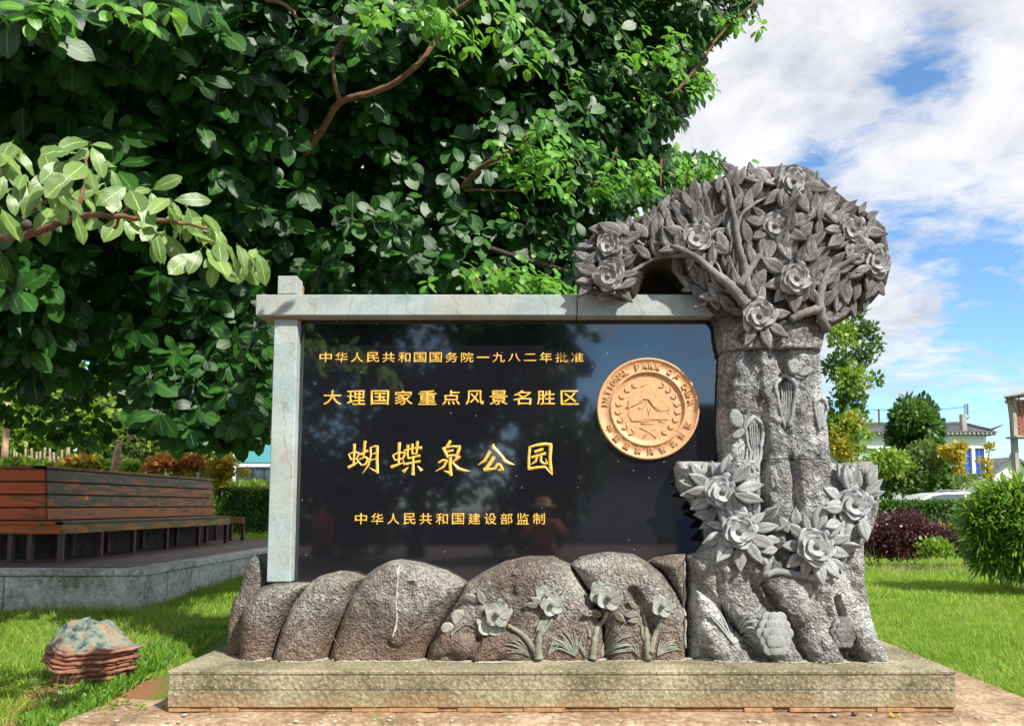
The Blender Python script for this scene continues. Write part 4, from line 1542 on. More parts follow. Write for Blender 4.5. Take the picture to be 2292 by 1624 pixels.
def glyph_mesh(ch, mat, offset=0.0, extrude=0.02, bevel=0.0):
    c = bpy.data.curves.new('glyph', 'FONT')
    c.body = ch
    c.size = 1.0
    c.offset = offset
    c.extrude = extrude
    c.bevel_depth = bevel
    c.bevel_resolution = 0
    c.resolution_u = 3
    c.align_x = 'LEFT'
    ob = bpy.data.objects.new('glyph', c)
    COL.objects.link(ob)
    dg = bpy.context.evaluated_depsgraph_get()
    dg.update()
    me = bpy.data.meshes.new_from_object(ob.evaluated_get(dg))
    bpy.data.objects.remove(ob)
    bpy.data.curves.remove(c)
    n = len(me.vertices)
    co = np.zeros(n * 3, np.float32)
    me.vertices.foreach_get('co', co)
    co = co.reshape(-1, 3)
    lo, hi = co.min(0), co.max(0)
    cen = (lo + hi) / 2
    cen[2] = 0
    co -= cen
    me.vertices.foreach_set('co', co.ravel())
    me.update()
    me.materials.clear()
    me.materials.append(mat)
    me.name = 'character'
    return me, hi - lo


def put_glyph(me, dims, center, w, h, parent, rot=0.0, depth=1.0, name='character'):
    sx = w / dims[0]
    sy = h / dims[1]
    R = Matrix.Rotation(rot, 4, 'Y')
    Bm = Matrix(((1, 0, 0, 0), (0, 0, -1, 0), (0, 1, 0, 0), (0, 0, 0, 1)))
    Mx = Matrix.Translation(center) @ R @ Bm @ Matrix.Diagonal((sx, sy, depth, 1))
    return place(name, me, parent, M=Mx)


FLAT = {'一': 0.14, '二': 0.72, '八': 0.78, '九': 0.98, '人': 0.95}


def text_row(txt, u0, u1, vc, w, h, offset):
    n = len(txt)
    for i, ch in enumerate(txt):
        u = u0 + (u1 - u0) * i / (n - 1)
        me, d = glyph_mesh(ch, M['gold'], offset - 0.017, 0.004, 0.012)
        kh = FLAT.get(ch, 1.0)
        p = P(u, vc, YPN - 0.0)
        p.y = YPN - 0.0012
        put_glyph(me, d, p, w * YPN / F, h * kh * YPN / F, mon, depth=0.12)


text_row('中华人民共和国国务院一九八二年批准', 729, 1292, 799, 28, 23, 0.012)
text_row('大理国家重点风景名胜区', 744, 1275, 889, 41, 33, 0.014)
text_row('中华人民共和国建设部监制', 808, 1206, 1160, 27, 25, 0.012)

# the five large characters, stroke by stroke, each stroke a ridge
BIG = [
    (769.7, 971.9, 0.08538, [
        [(280, 235, 80), (270, 500, 60), (255, 780, 55)],
        [(125, 510, 30), (290, 445, 50), (400, 490, 50), (345, 620, 42), (190, 655, 40), (125, 520, 40)],
        [(110, 860, 75), (250, 790, 60), (375, 715, 30)], [(340, 640, 15), (390, 725, 40)],
        [(430, 520, 60), (530, 470, 50), (640, 415, 65)], [(555, 160, 90), (530, 440, 60), (510, 610, 40)],
        [(400, 650, 40), (560, 580, 45), (630, 640, 50), (560, 780, 50), (455, 800, 40), (400, 720, 30)],
        [(700, 320, 55), (705, 560, 50), (640, 800, 50), (490, 1015, 15)], [(690, 345, 35), (800, 305, 45), (905, 305, 50)],
        [(880, 310, 75), (868, 600, 75), (880, 1010, 75)], [(880, 980, 60), (780, 930, 45), (665, 860, 12)], [(730, 510, 32), (860, 475, 42)], [(700, 672, 36), (860, 625, 42)]]),
    (769.7, 971.9, 0.08538, [
        [(1455, 200, 90), (1445, 500, 60), (1435, 780, 55)], [(1280, 540, 40), (1440, 465, 50), (1610, 480, 55), (1550, 620, 50), (1340, 670, 40), (1280, 545, 40)],
        [(1230, 850, 80), (1400, 790, 60), (1560, 735, 35)], [(1550, 660, 30), (1585, 790, 45)],
        [(1575, 420, 50), (1750, 370, 45), (1900, 345, 45), (2050, 350, 95)], [(1680, 260, 80), (1665, 500, 55), (1690, 640, 45)], [(1795, 235, 70), (1790, 500, 50)],
        [(1930, 165, 80), (1905, 500, 50)], [(1780, 505, 35), (1925, 495, 42)], [(1690, 625, 50), (1850, 580, 50), (2010, 550, 75)],
        [(1625, 770, 70), (1800, 730, 45), (2010, 695, 75)], [(1815, 590, 55), (1815, 800, 65), (1810, 1060, 95)], [(1700, 840, 12), (1560, 970, 100)], [(1925, 810, 15), (2035, 945, 100)]]),
    (945.9, 971.9, 0.13661, [
        [(462, 95, 50), (385, 212, 40)], [(325, 228, 35), (480, 190, 32), (625, 198, 45)], [(345, 225, 48), (385, 315, 48), (412, 382, 25)], [(608, 205, 55), (575, 300, 50), (545, 380, 25)],
        [(405, 278, 38), (508, 255, 38)], [(400, 345, 38), (560, 335, 38)], [(455, 365, 50), (450, 500, 50), (467, 672, 50)], [(462, 640, 60), (400, 610, 35), (345, 588, 10)],
        [(258, 460, 30), (330, 418, 38), (400, 425, 42), (340, 530, 40), (205, 602, 10)], [(618, 350, 52), (490, 450, 30)], [(488, 452, 20), (580, 555, 58), (700, 590, 42), (785, 597, 6)]]),
    (945.9, 971.9, 0.13661, [
        [(1110, 265, 52), (1020, 420, 48), (905, 498, 8)], [(1160, 148, 30), (1155, 205, 60), (1240, 290, 45), (1310, 370, 48), (1345, 430, 62), (1420, 468, 48), (1503, 492, 8)],
        [(1178, 358, 60), (1090, 490, 55), (1020, 580, 60)], [(1000, 575, 60), (1100, 565, 40), (1190, 555, 40), (1220, 485, 42), (1270, 490, 42), (1312, 575, 50), (1230, 580, 15)]]),
    (945.9, 971.9, 0.13661, [
        [(1758, 190, 42), (1740, 400, 42), (1742, 572, 42)], [(1745, 205, 30), (1870, 170, 45), (2000, 152, 50), (2120, 165, 50)], [(2098, 165, 62), (2088, 400, 48), (2100, 560, 55), (2128, 662, 8)],
        [(1735, 560, 45), (1880, 535, 42), (2010, 525, 40)], [(2005, 525, 35), (2060, 590, 25), (2120, 655, 10)], [(1835, 282, 45), (1978, 235, 48)], [(1785, 372, 40), (1900, 335, 35), (2022, 305, 52)],
        [(1878, 345, 40), (1850, 440, 40), (1765, 490, 10)], [(1938, 340, 40), (1938, 440, 42), (1985, 475, 35), (2040, 475, 35), (2012, 385, 8)]]),
]
for ox, oy, sc, stks in BIG:
    mb = MB()
    for si, st in enumerate(stks):
        L, Rr, C = [], [], []
        pts = []
        for i in range(len(st) - 1):
            for k in range(3):
                f = k / 3
                pts.append(tuple(st[i][a] + (st[i + 1][a] - st[i][a]) * f for a in range(3)))
        pts.append(st[-1])
        # stretch the ends to the outer edge of the brush
        V = []
        for i, (x, y, w) in enumerate(pts):
            a = pts[max(i - 1, 0)]
            b = pts[min(i + 1, len(pts) - 1)]
            dx, dy = b[0] - a[0], b[1] - a[1]
            l = math.hypot(dx, dy) + 1e-6
            nx_, ny_ = -dy / l, dx / l
            ce = P(ox + x * sc, oy + y * sc, YPN)
            h = min(0.010, w * sc * 0.5 * YPN / F * 0.45)
            lo = P(ox + (x + nx_ * w / 2) * sc, oy + (y + ny_ * w / 2) * sc, YPN)
            hi = P(ox + (x - nx_ * w / 2) * sc, oy + (y - ny_ * w / 2) * sc, YPN)
            V += [(lo.x, YPN - 0.0006, lo.z), (ce.x, YPN - 0.0012 - h - si * 0.00012, ce.z), (hi.x, YPN - 0.0006, hi.z)]
        FF = []
        for i in range(len(pts) - 1):
            FF += [(i * 3, i * 3 + 1, i * 3 + 4, i * 3 + 3), (i * 3 + 1, i * 3 + 2, i * 3 + 5, i * 3 + 4)]
        e = (len(pts) - 1) * 3
        FF += [(0, 2, 1), (e, e + 1, e + 2)]
        mb.add(V, FF)
    mb.build('character', M['gold'], mon)

# lettering on the medallion rim
for ang, ch in zip(np.concatenate([np.linspace(173, 120, 8), np.linspace(103, 76, 4), np.linspace(59, 48, 2), np.linspace(32, 8, 5)]), 'NATIONALPARKOFCHINA'):
    a = math.radians(ang)
    me, d = glyph_mesh(ch, M['medal'], 0.012, 0.02, 0.01)
    r = RM * 0.84
    p = Vector((mc.x + math.cos(a) * r, YPN - 0.022, mc.z + math.sin(a) * r))
    put_glyph(me, d, p, (0.018 if ch == 'I' else 0.038) if ch != 'I' else 0.010, 0.046, medal, rot=-(a - math.pi / 2), depth=0.35, name='letter')
for ang, ch in zip(np.linspace(207, 338, 9), '中国国家风景名胜区'):
    a = math.radians(ang)
    me, d = glyph_mesh(ch, M['medal'], 0.008, 0.02, 0.008)
    r = RM * 0.84
    p = Vector((mc.x + math.cos(a) * r, YPN - 0.022, mc.z + math.sin(a) * r))
    put_glyph(me, d, p, 0.05, 0.05, medal, rot=-(a + math.pi / 2), depth=0.35, name='letter')


def mtube(pts, r, name='relief_line', closed=False, ymul=1.0):
    """raised line on the medallion; pts in pixels of the medallion close-up"""
    P3 = []
    for (x, y) in pts:
        u = (2000 + x * 450 / 1661) / 1.5332
        v = (1180 + y * 440 / 1624) / 1.5332
        q = P(u, v, YPN)
        P3.append(Vector((q.x, YPN - 0.013 - (max(r) if hasattr(r, '__len__') else r) * 0.3, q.z)))
    return MB().tube(P3, r, 6).build(name, M['medal'], medal, True)


def mplate(pts, th, name):
    P3 = []
    for (x, y) in pts:
        q = P((2000 + x * 450 / 1661) / 1.5332, (1180 + y * 440 / 1624) / 1.5332, YPN)
        P3.append((q.x, q.z))
    n = len(P3)
    cx_, cz_ = sum(p[0] for p in P3) / n, sum(p[1] for p in P3) / n
    inn = [(cx_ + (x - cx_) * 0.9, cz_ + (z - cz_) * 0.9) for x, z in P3]
    V = [(x, YPN - 0.012, z) for x, z in P3] + [(x, YPN - 0.013 - th, z) for x, z in inn]
    FF = [(i, (i + 1) % n, n + (i + 1) % n, n + i) for i in range(n)] + [tuple(range(n, 2 * n))]
    mb_ = MB()
    mb_.add(V, FF)
    return mb_.build(name, M['medal'], medal)


mplate([(560, 720), (640, 620), (740, 545), (860, 490), (900, 570), (920, 700), (950, 650), (1020, 715), (1060, 730), (1100, 850), (1000, 870), (900, 800), (830, 700), (760, 690), (660, 770), (550, 820)], 0.010, 'mountain_relief')
mplate([(560, 820), (680, 790), (720, 910), (830, 930), (860, 800), (930, 850), (1090, 860), (1090, 960), (900, 960), (600, 980), (560, 900)], 0.006, 'mountain_relief')
mtube([(545, 805), (660, 770), (740, 730), (770, 690), (830, 705), (880, 760), (920, 830), (980, 855), (1040, 850), (1090, 880)], 0.006, 'mountain_relief')
mtube([(740, 545), (860, 490), (905, 590), (920, 700), (950, 650), (1020, 715), (1050, 720), (1090, 830)], 0.005, 'mountain_relief')
mtube([(700, 790), (720, 820), (770, 800), (805, 750), (800, 700)], 0.004, 'great_wall_relief')
for y, x0, x1 in ((950, 600, 850), (975, 610, 860), (1005, 730, 900), (980, 960, 1040), (870, 840, 920), (895, 870, 980)):
    mtube([(x0, y), ((x0 + x1) / 2, y + 4), (x1, y)], 0.004, 'water_relief')
mtube([(680, 800), (700, 900), (750, 920), (770, 870)], 0.004, 'mountain_relief')
mtube([(820, 800), (840, 900), (900, 970), (930, 940), (960, 960)], 0.004, 'mountain_relief')
for sgn in (-1, 1):
    for k in range(8):
        a = math.radians(205 + 0 * k + k * -19 + 55) if False else math.radians(250 - k * 14 - 8)
        rr_ = 372
        cx_, cy_ = 825, 830
        x = cx_ + sgn * (-1) * rr_ * math.cos(math.pi - a) * -1
        ang = math.radians(-62 + k * 17.0)           # from below up the side
        x = cx_ + sgn * rr_ * math.cos(ang)
        y = cy_ - rr_ * math.sin(ang) * 0.92
        for s2 in (-1, 1):
            dx = math.cos(ang + math.pi / 2 - s2 * 0.6) * sgn * 75
            dy = -math.sin(ang + math.pi / 2 - s2 * 0.6) * 75
            mtube([(x, y), (x + dx * 0.5 + sgn * s2 * 8, y + dy * 0.5), (x + dx, y + dy)], [0.003, 0.0075, 0.0015], 'wreath_leaf')
mtube([(760, 1190), (830, 1110), (930, 1060)], 0.004, 'wreath_stem')
mtube([(930, 1190), (840, 1110), (720, 1060)], 0.004, 'wreath_stem')


# ------------------------------------------------------------------ red layered boulder
def boulder():
    c = P(197, 1528, 6.3)
    c.z = 0.19
    seg = 110
    V, Fc = [], []
    rr_ = random.Random(5)
    prof = lambda h: np.interp(h, [0, 0.1, 0.3, 0.5, 0.62, 0.70, 0.80, 0.88, 0.95, 1.0], [0.27, 0.262, 0.272, 0.295, 0.31, 0.285, 0.245, 0.20, 0.13, 0.008])
    rings_ = []
    # beds of uneven thickness, each shifted and cracked, with a recessed parting below it
    z = 0.0
    beds = []
    while z < 0.33:
        t_ = rr_.uniform(0.018, 0.042)
        beds.append((z, t_))
        z += t_
    for bi, (zb, t_) in enumerate(beds):
        ox, oy, j = rr_.uniform(-.016, .016), rr_.uniform(-.012, .012), rr_.uniform(-0.012, 0.016)
        for (f, cut) in ((0.0, -0.030), (0.14, -0.008), (0.40, 0.006), (0.75, 0.002), (0.96, -0.012)):
            rings_.append((zb + t_ * f, ox, oy, j + cut, bi, 0))
    z1 = beds[-1][0] + beds[-1][1]
    for k in range(26):
        rings_.append((z1 + (0.52 - z1) * (k / 25), 0, 0, 0, 99, 1))
    for (zz, ox, oy, j, bi, dome) in rings_:
        for k in range(seg):
            a = 2 * math.pi * k / seg
            ca, sa = math.cos(a), math.sin(a)
            sil = 1 + 0.30 * float(fbm(ca * 1.1 + 9, sa * 1.1 + 4, 2))
            big = 0.035 * float(fbm(ca * 2.1 + 3, sa * 2.1 + zz * 5, 3))
            sm = 0.030 * float(fbm(ca * 5 + bi * 3.1, sa * 5 + bi * 7.7, 3)) + 0.012 * float(fbm(ca * 16 + 5, sa * 16 + zz * 60, 2))
            r = float(prof(zz / 0.52)) * sil + big + sm * (1.0 if not dome else 0.6) + j * (1 + 1.3 * float(fbm(ca * 3 + bi, sa * 3, 2)))
            r = max(0.004, r)
            wz = 0.020 * float(fbm(ca * 1.5 + 30, sa * 1.5 + 2, 3)) * 2
            if dome: wz += 0.05 * float(fbm(r * ca * 9 + 2, r * sa * 9 + 8, 4)) * min(1, (zz - z1) / 0.05)
            V.append((c.x + ox + r * ca, c.y + oy + r * sa * 0.8, c.z + zz + wz))
    n_r = len(rings_)
    for i in range(n_r - 1):
        for k in range(seg):
            k2 = (k + 1) % seg
            Fc.append((i * seg + k, i * seg + k2, (i + 1) * seg + k2, (i + 1) * seg + k))
    Fc.append(tuple((n_r - 1) * seg + k for k in range(seg)))
    m, t = mat_new('layered_red_rock')
    p = gpos(t)
    sep = t.n('ShaderNodeSeparateXYZ', {0: p})
    n = t.noise(p, 6.0, 6, 0.6, 0.4)
    f = t.noise(p, 60.0, 4, 0.7)
    st = t.noise(t.vmath('MULTIPLY', p, (2.0, 2.0, 40.0)), 1.0, 5, 0.6, 0.5)
    red = t.ramp(st, [(0.3, (0.10, 0.035, 0.022)), (0.5, (0.27, 0.115, 0.07)), (0.7, (0.42, 0.23, 0.16))])
    top = t.ramp(t.noise(p, 11.0, 8, 0.68, 0.2), [(0.38, (0.04, 0.05, 0.06)), (0.46, (0.12, 0.165, 0.14)), (0.53, (0.20, 0.23, 0.17)), (0.59, (0.30, 0.20, 0.14)), (0.68, (0.16, 0.11, 0.09))])
    k = t.n('ShaderNodeMapRange', {0: t.math('ADD', sep.outputs[2], t.math('MULTIPLY', t.math('SUBTRACT', n, 0.5), 0.16)), 1: 0.50, 2: 0.56}).outputs[0]
    col = t.mix(k, red, top)
    finish(t, col, 0.9, t.math('ADD', f, st), 0.7, 0.01, spec=0.2)
    o = mesh_np('boulder', V, Fc, m, smooth=True)
    tag(o, 'small layered red boulder with greenish domed top standing in the grass', 'rock')


boulder()

# ------------------------------------------------------------------ raised platform with square bench round the magnolia
ZD = 0.92
CXR, CYF = -4.36, 8.72       # right and front faces of the platform
plat = thing('tree_platform', (-8, 12.5, 0.4), 'raised square platform faced in grey stone under the leafy tree', 'platform')


def skewed(mb_, x0, x1, y0, y1, z0, z1, bev, ang, org):
    return mb_.box(x0, x1, y0, y1, z0, z1, bev, M=Matrix.Translation(org) @ Matrix.Rotation(ang, 4, 'Z') @ Matrix.Translation(-Vector(org)))


# front face stones (facing the camera)
MB().box(-12.4, CXR - 0.03, CYF + 0.03, CYF + 0.25, 0.1, ZD - 0.02).build('platform_core', M['mortar'], plat)
MB().box(CXR - 0.25, CXR - 0.03, CYF + 0.25, 16.9, 0.1, ZD - 0.02).build('platform_core', M['mortar'], plat)
x = CXR
k = 0
while x > -12.2:
    w = 1.47 if k else 0.0
    if k == 0:
        k = 1
        continue
    MB().box(x - w + 0.012, x - 0.002, CYF, CYF + 0.06, 0.15, ZD - 0.075, 0.012).build('facing_stone', M['curb'], plat)
    x -= w
y = CYF
while y < 16.6:
    w = 0.62
    MB().box(CXR - 0.06, CXR + 0.002, y + 0.008, y + w - 0.008, 0.15, ZD - 0.075, 0.010).build('facing_stone', M['curb'], plat)
    y += w
y = CYF - 0.03
while y < 16.6:
    MB().box(CXR - 0.28, CXR + 0.03, y + 0.004, y + 1.25, ZD - 0.07, ZD - 0.004, 0.008).build('cap_stone', M['curb'], plat)
    y += 1.254
x = CXR - 0.285
while x > -12.2:
    MB().box(x - 1.40, x, CYF - 0.03, CYF + 0.25, ZD - 0.07, ZD - 0.004, 0.008).build('cap_stone', M['curb'], plat)
    x -= 1.404
# deck boards: along the right side, and along the front
BW = 0.125
x = CXR - 0.285
while x > -7.0:
    MB().box(x - BW + 0.006, x, CYF + 0.26, 16.8, ZD - 0.03, ZD + rng.uniform(0, 0.003), 0.004).build('deck_board', M['deck'], plat)
    x -= BW
y = CYF + 0.26
while y < 10.9:
    MB().box(-12.2, -7.04, y, y + BW - 0.006, ZD - 0.03, ZD + rng.uniform(0, 0.003), 0.004).build('deck_board', M['deck'], plat)
    y += BW
MB().box(-12.3, -6.45, 10.55, 10.75, ZD, ZD + 0.52).build('planter_wall', M['bark_dark'], plat)
MB().box(-6.55, -6.4, 10.56, 15.2, ZD, ZD + 0.52).build('planter_wall', M['bark_dark'], plat)
MB().box(-12.3, -6.55, 10.75, 16.7, 0.2, ZD + 0.35).build('planter_soil', M['bark_dark'], plat)

bench = thing('wooden_bench', (-6, 10.5, ZD), 'long weathered red brown plank bench with slatted back running round the tree platform', 'bench')
ZSEAT = ZD + 0.47
BX = -5.86                   # front edge of the right wing (it runs away from the camera)
BY = 9.80                    # front edge of the front wing
ye = 14.95
xs_seat = BX
# right wing: edge board, seat planks, back planks
MB().box(BX - 0.035, BX, BY, ye, ZSEAT - 0.135, ZSEAT - 0.022, 0.006).build('edge_board', M['wood_seat'], bench)
for k in range(4):
    x1 = BX + 0.01 - k * 0.118
    MB().box(x1 - 0.11, x1, BY - 0.012 + (0.118 * k), ye + 0.02, ZSEAT - 0.02, ZSEAT + 0.012, 0.005).build('seat_plank', M['wood'], bench)
MB().box(-12.2, BX - 0.036, BY, BY + 0.035, ZSEAT - 0.135, ZSEAT - 0.022, 0.006).build('edge_board', M['wood_red'], bench)
for k in range(4):
    y0 = BY - 0.012 + 0.118 * k
    MB().box(-12.2, BX - 0.002 - 0.118 * k, y0, y0 + 0.11, ZSEAT - 0.02, ZSEAT + 0.012, 0.005).build('seat_plank', M['wood_red'], bench)
# backs lean outward away from the sitter: planks stacked up a sloping line
bx0, by0 = BX - 0.50, BY + 0.50
for k in range(4):
    z0 = ZSEAT + 0.03 + k * 0.166
    s = 0.030 * k
    yend = ye + 0.50 + 0.05 * k
    V = [(bx0 - s, by0 + s, z0), (bx0 - s, yend, z0), (bx0 - s - 0.03, yend - 0.08, z0 + 0.144), (bx0 - s - 0.03, by0 + s + 0.03, z0 + 0.144)]
    V += [(a - 0.035, b, c) for a, b, c in V]
    mb = MB()
    mb.add(V, [(0, 1, 2, 3), (7, 6, 5, 4), (0, 4, 5, 1), (1, 5, 6, 2), (2, 6, 7, 3), (3, 7, 4, 0)])
    mb.build('back_plank', M['wood'], bench)
    V = [(-12.2, by0 + s, z0), (bx0 - s - 0.004, by0 + s, z0), (bx0 - s - 0.034, by0 + s + 0.03, z0 + 0.144), (-12.2, by0 + s + 0.03, z0 + 0.144)]
    V += [(a, b + 0.035, c) for a, b, c in V]
    mb = MB()
    mb.add(V, [(0, 1, 2, 3), (7, 6, 5, 4), (0, 4, 5, 1), (1, 5, 6, 2), (2, 6, 7, 3), (3, 7, 4, 0)])
    mb.build('back_plank', M['wood_red'], bench)
for (a_, b_) in (((bx0 - 0.05, by0 + 0.05), (bx0 - 0.05, ye + 0.45)), ((-12.2, by0 + 0.05), (bx0 - 0.06, by0 + 0.05))):  # dark sheets added behind the planks to paint the shade in the gaps
    mb = MB()
    if a_[0] == b_[0]:
        V = [(a_[0], a_[1], ZSEAT), (b_[0], b_[1], ZSEAT), (b_[0] - 0.11, b_[1] + 0.1, ZSEAT + 0.68), (a_[0] - 0.11, a_[1] + 0.1, ZSEAT + 0.68)]
        V += [(x_ - 0.02, y_, z_) for x_, y_, z_ in V]
    else:
        V = [(a_[0], a_[1], ZSEAT), (b_[0], b_[1], ZSEAT), (b_[0] - 0.12, b_[1] + 0.11, ZSEAT + 0.68), (a_[0], a_[1] + 0.11, ZSEAT + 0.68)]
        V += [(x_, y_ + 0.02, z_) for x_, y_, z_ in V]
    mb.add(V, [(0, 1, 2, 3), (7, 6, 5, 4), (0, 4, 5, 1), (1, 5, 6, 2), (2, 6, 7, 3), (3, 7, 4, 0)])
    mb.build('gap_shade_board', M['bark_dark'], bench)
zt = ZSEAT + 0.03 + 4 * 0.166
MB().box(bx0 - 0.30, bx0 - 0.115, by0 + 0.11, ye + 0.72, zt - 0.006, zt + 0.028, 0.005).build('top_rail', M['wood'], bench)
MB().box(-12.2, bx0 - 0.118, by0 + 0.11, by0 + 0.30, zt - 0.006, zt + 0.028, 0.005).build('top_rail', M['wood_red'], bench)
for y in (9.84, 10.70, 11.55, 12.55, 13.70, 14.88):
    for dx in (0.03, 0.40):
        MB().box(BX - dx - 0.06, BX - dx, y, y + 0.06, ZD, ZSEAT - 0.02, 0.004).build('leg', M['leg'], bench)
for x in (-6.55, -7.6, -8.7, -9.8):
    for dy in (0.03, 0.40):
        MB().box(x, x + 0.06, BY + dy, BY + dy + 0.06, ZD, ZSEAT - 0.02, 0.004).build('leg', M['leg'], bench)
# far wing seen behind the end of the near one
MB().box(-6.9, BX - 0.05, ye + 0.75, ye + 0.79, ZSEAT - 0.135, ZSEAT - 0.02, 0.005).build('edge_board', M['wood_seat'], bench)
for x in (-6.5, -6.2, -5.97):
    MB().box(x, x + 0.06, ye + 0.80, ye + 0.86, ZD, ZSEAT - 0.02, 0.004).build('leg', M['leg'], bench)
for (x, y) in ((-5.1, 9.5), (-5.6, 10.0), (-4.9, 12.8), (-5.3, 14.5), (-5.75, 9.65), (-6.3, 9.5)):
    pass

# ------------------------------------------------------------------ magnolia
mag = thing('magnolia_tree', (-9.6, 12.6, ZD), 'big dark leafed broadleaf tree spreading over the bench and the sign', 'tree')


def tube_part(name, pts, r0, r1, mat, parent, seg=8, wob=0.0, sub=4):
    Pn = []
    n = (len(pts) - 1) * sub
    pts = [Vector(p) for p in pts]
    for i in range(n + 1):
        t = i / sub
        k = min(int(t), len(pts) - 2)
        f = t - k
        p0, p1, p2, p3 = pts[max(k - 1, 0)], pts[k], pts[k + 1], pts[min(k + 2, len(pts) - 1)]
        q = 0.5 * ((2 * p1) + (-p0 + p2) * f + (2 * p0 - 5 * p1 + 4 * p2 - p3) * f * f + (-p0 + 3 * p1 - 3 * p2 + p3) * f ** 3)
        if wob and 0 < i < n: q = q + Vector(rng.normal(size=3) * wob)
        Pn.append(q)
    Rn = [r0 + (r1 - r0) * i / n for i in range(n + 1)]
    return MB().tube(Pn, Rn, seg).build(name, mat, parent, True)


TB = Vector((-9.6, 12.6, ZD + 0.3))
tube_part('trunk', [TB, TB + Vector((0.3, 0, 1.5)), TB + Vector((0.8, -0.2, 3.0)), TB + Vector((1.5, -0.5, 5.0)), TB + Vector((2.2, -1.0, 8.0))], 0.42, 0.16, M['bark_dark'], mag, 14, 0.02)


def pix(seq):
    return [P(u, v, Y) for u, v, Y in seq]


LIMBS = [([(30, 420, 12.0), (120, 330, 11), (300, 290, 10), (520, 265, 9.5), (760, 280, 9)], 0.15, 0.05),
         ([(60, 500, 12.0), (300, 560, 10.5), (520, 600, 9.5), (700, 620, 9)], 0.11, 0.03),
         ([(20, 250, 12.0), (150, 140, 10), (330, 60, 8), (600, -60, 6.5)], 0.16, 0.05),
         ([(500, 270, 9.6), (700, 330, 9), (900, 440, 8.8), (1100, 560, 8.6), (1280, 610, 8.6)], 0.07, 0.02),
         ([(300, 290, 10), (600, 120, 9.5), (950, 0, 9.5), (1300, -150, 9.5)], 0.12, 0.05),
         ([(650, 100, 9.4), (1000, 180, 9.4), (1280, 200, 9.8), (1490, 215, 10)], 0.06, 0.02),
         ([(620, 300, 9.2), (1000, 280, 9.2), (1200, 420, 9.3), (1420, 400, 9.6)], 0.05, 0.015),
         ([(-100, 600, 11), (-20, 560, 7), (60, 500, 5.2)], 0.10, 0.03)]
for s, r0, r1 in LIMBS: tube_part('limb', pix(s), r0, r1, M['bark_dark'], mag, 9, 0.02)
TWIGS = [([(680, 345, 7.2), (720, 290, 7.0), (760, 230, 6.8), (850, 200, 6.7), (920, 160, 6.6), (975, 90, 6.6), (1000, 40, 6.5), (1070, -10, 6.4)], 0.034, 0.016),
         ([(760, 230, 6.8), (746, 170, 6.7), (750, 110, 6.7), (792, 55, 6.6)], 0.022, 0.010),
         ([(1035, 418, 7.7), (1080, 370, 7.5), (1125, 350, 7.4), (1170, 320, 7.3), (1200, 265, 7.3)], 0.026, 0.010),
         ([(1040, 426, 7.7), (1100, 425, 7.5), (1160, 428, 7.4)], 0.014, 0.007),
         ([(-60, 545, 4.7), (0, 532, 4.4), (70, 522, 4.2), (130, 500, 4.1), (200, 482, 4.0), (300, 488, 4.0), (400, 500, 4.0), (480, 515, 4.1)], 0.026, 0.008),
         ([(35, 466, 4.3), (90, 458, 4.2), (138, 430, 4.1)], 0.014, 0.009),
         ([(-40, 540, 4.6), (60, 525, 4.3), (120, 512, 4.2)], 0.014, 0.008),
         ([(590, -5, 5.6), (640, 12, 5.6), (665, 40, 5.6)], 0.018, 0.010),
         ([(1500, 220, 9.4), (1560, 150, 9.4), (1610, 80, 9.4), (1650, 40, 9.4), (1700, -5, 9.4)], 0.024, 0.010),
         ([(1480, 350, 8.8), (1478, 420, 8.8)], 0.012, 0.010), ([(1325, 420, 8.5), (1360, 380, 8.5), (1380, 330, 8.5)], 0.014, 0.006),
         ([(1070, 650, 7.0), (1066, 620, 7.0), (1050, 600, 7.0)], 0.012, 0.006), ([(255, 510, 4.05), (280, 470, 4.0), (310, 440, 4.0)], 0.010, 0.006),
         ([(170, 480, 4.0), (190, 410, 4.0), (195, 350, 4.0)], 0.012, 0.006)]
for s, r0, r1 in TWIGS: tube_part('twig', pix(s), r0, r1, M['bark'], mag, 7, 0.004)

CROWN = [(-500, -900), (1950, -900), (1900, -200), (1720, -60), (1695, 0), (1650, 45), (1600, 75), (1555, 130), (1590, 165), (1590, 190), (1550, 230), (1525, 270), (1480, 300), (1520, 340), (1600, 345), (1640, 355),
         (1560, 400), (1400, 480), (1330, 520), (1290, 570), (1290, 655), (1100, 700), (700, 700), (590, 790), (600, 930), (575, 975), (540, 985), (490, 955), (420, 965), (370, 950), (300, 860), (240, 835), (150, 815), (60, 830), (-40, 820), (-500, 820)]
ML = [leaf_template(6, 3, w, 'obovate', dr, fo, wv, sdd) for w, dr, fo, wv, sdd in ((0.54, 0.14, 0.03, 0.012, 1), (0.49, 0.22, 0.05, 0.018, 2), (0.58, 0.07, 0.02, 0.012, 3))]
MLB = [leaf_template(3, 3, w, 'obovate', 0.12, 0.03, 0.01, k_) for k_, w in enumerate((0.54, 0.50, 0.58))]


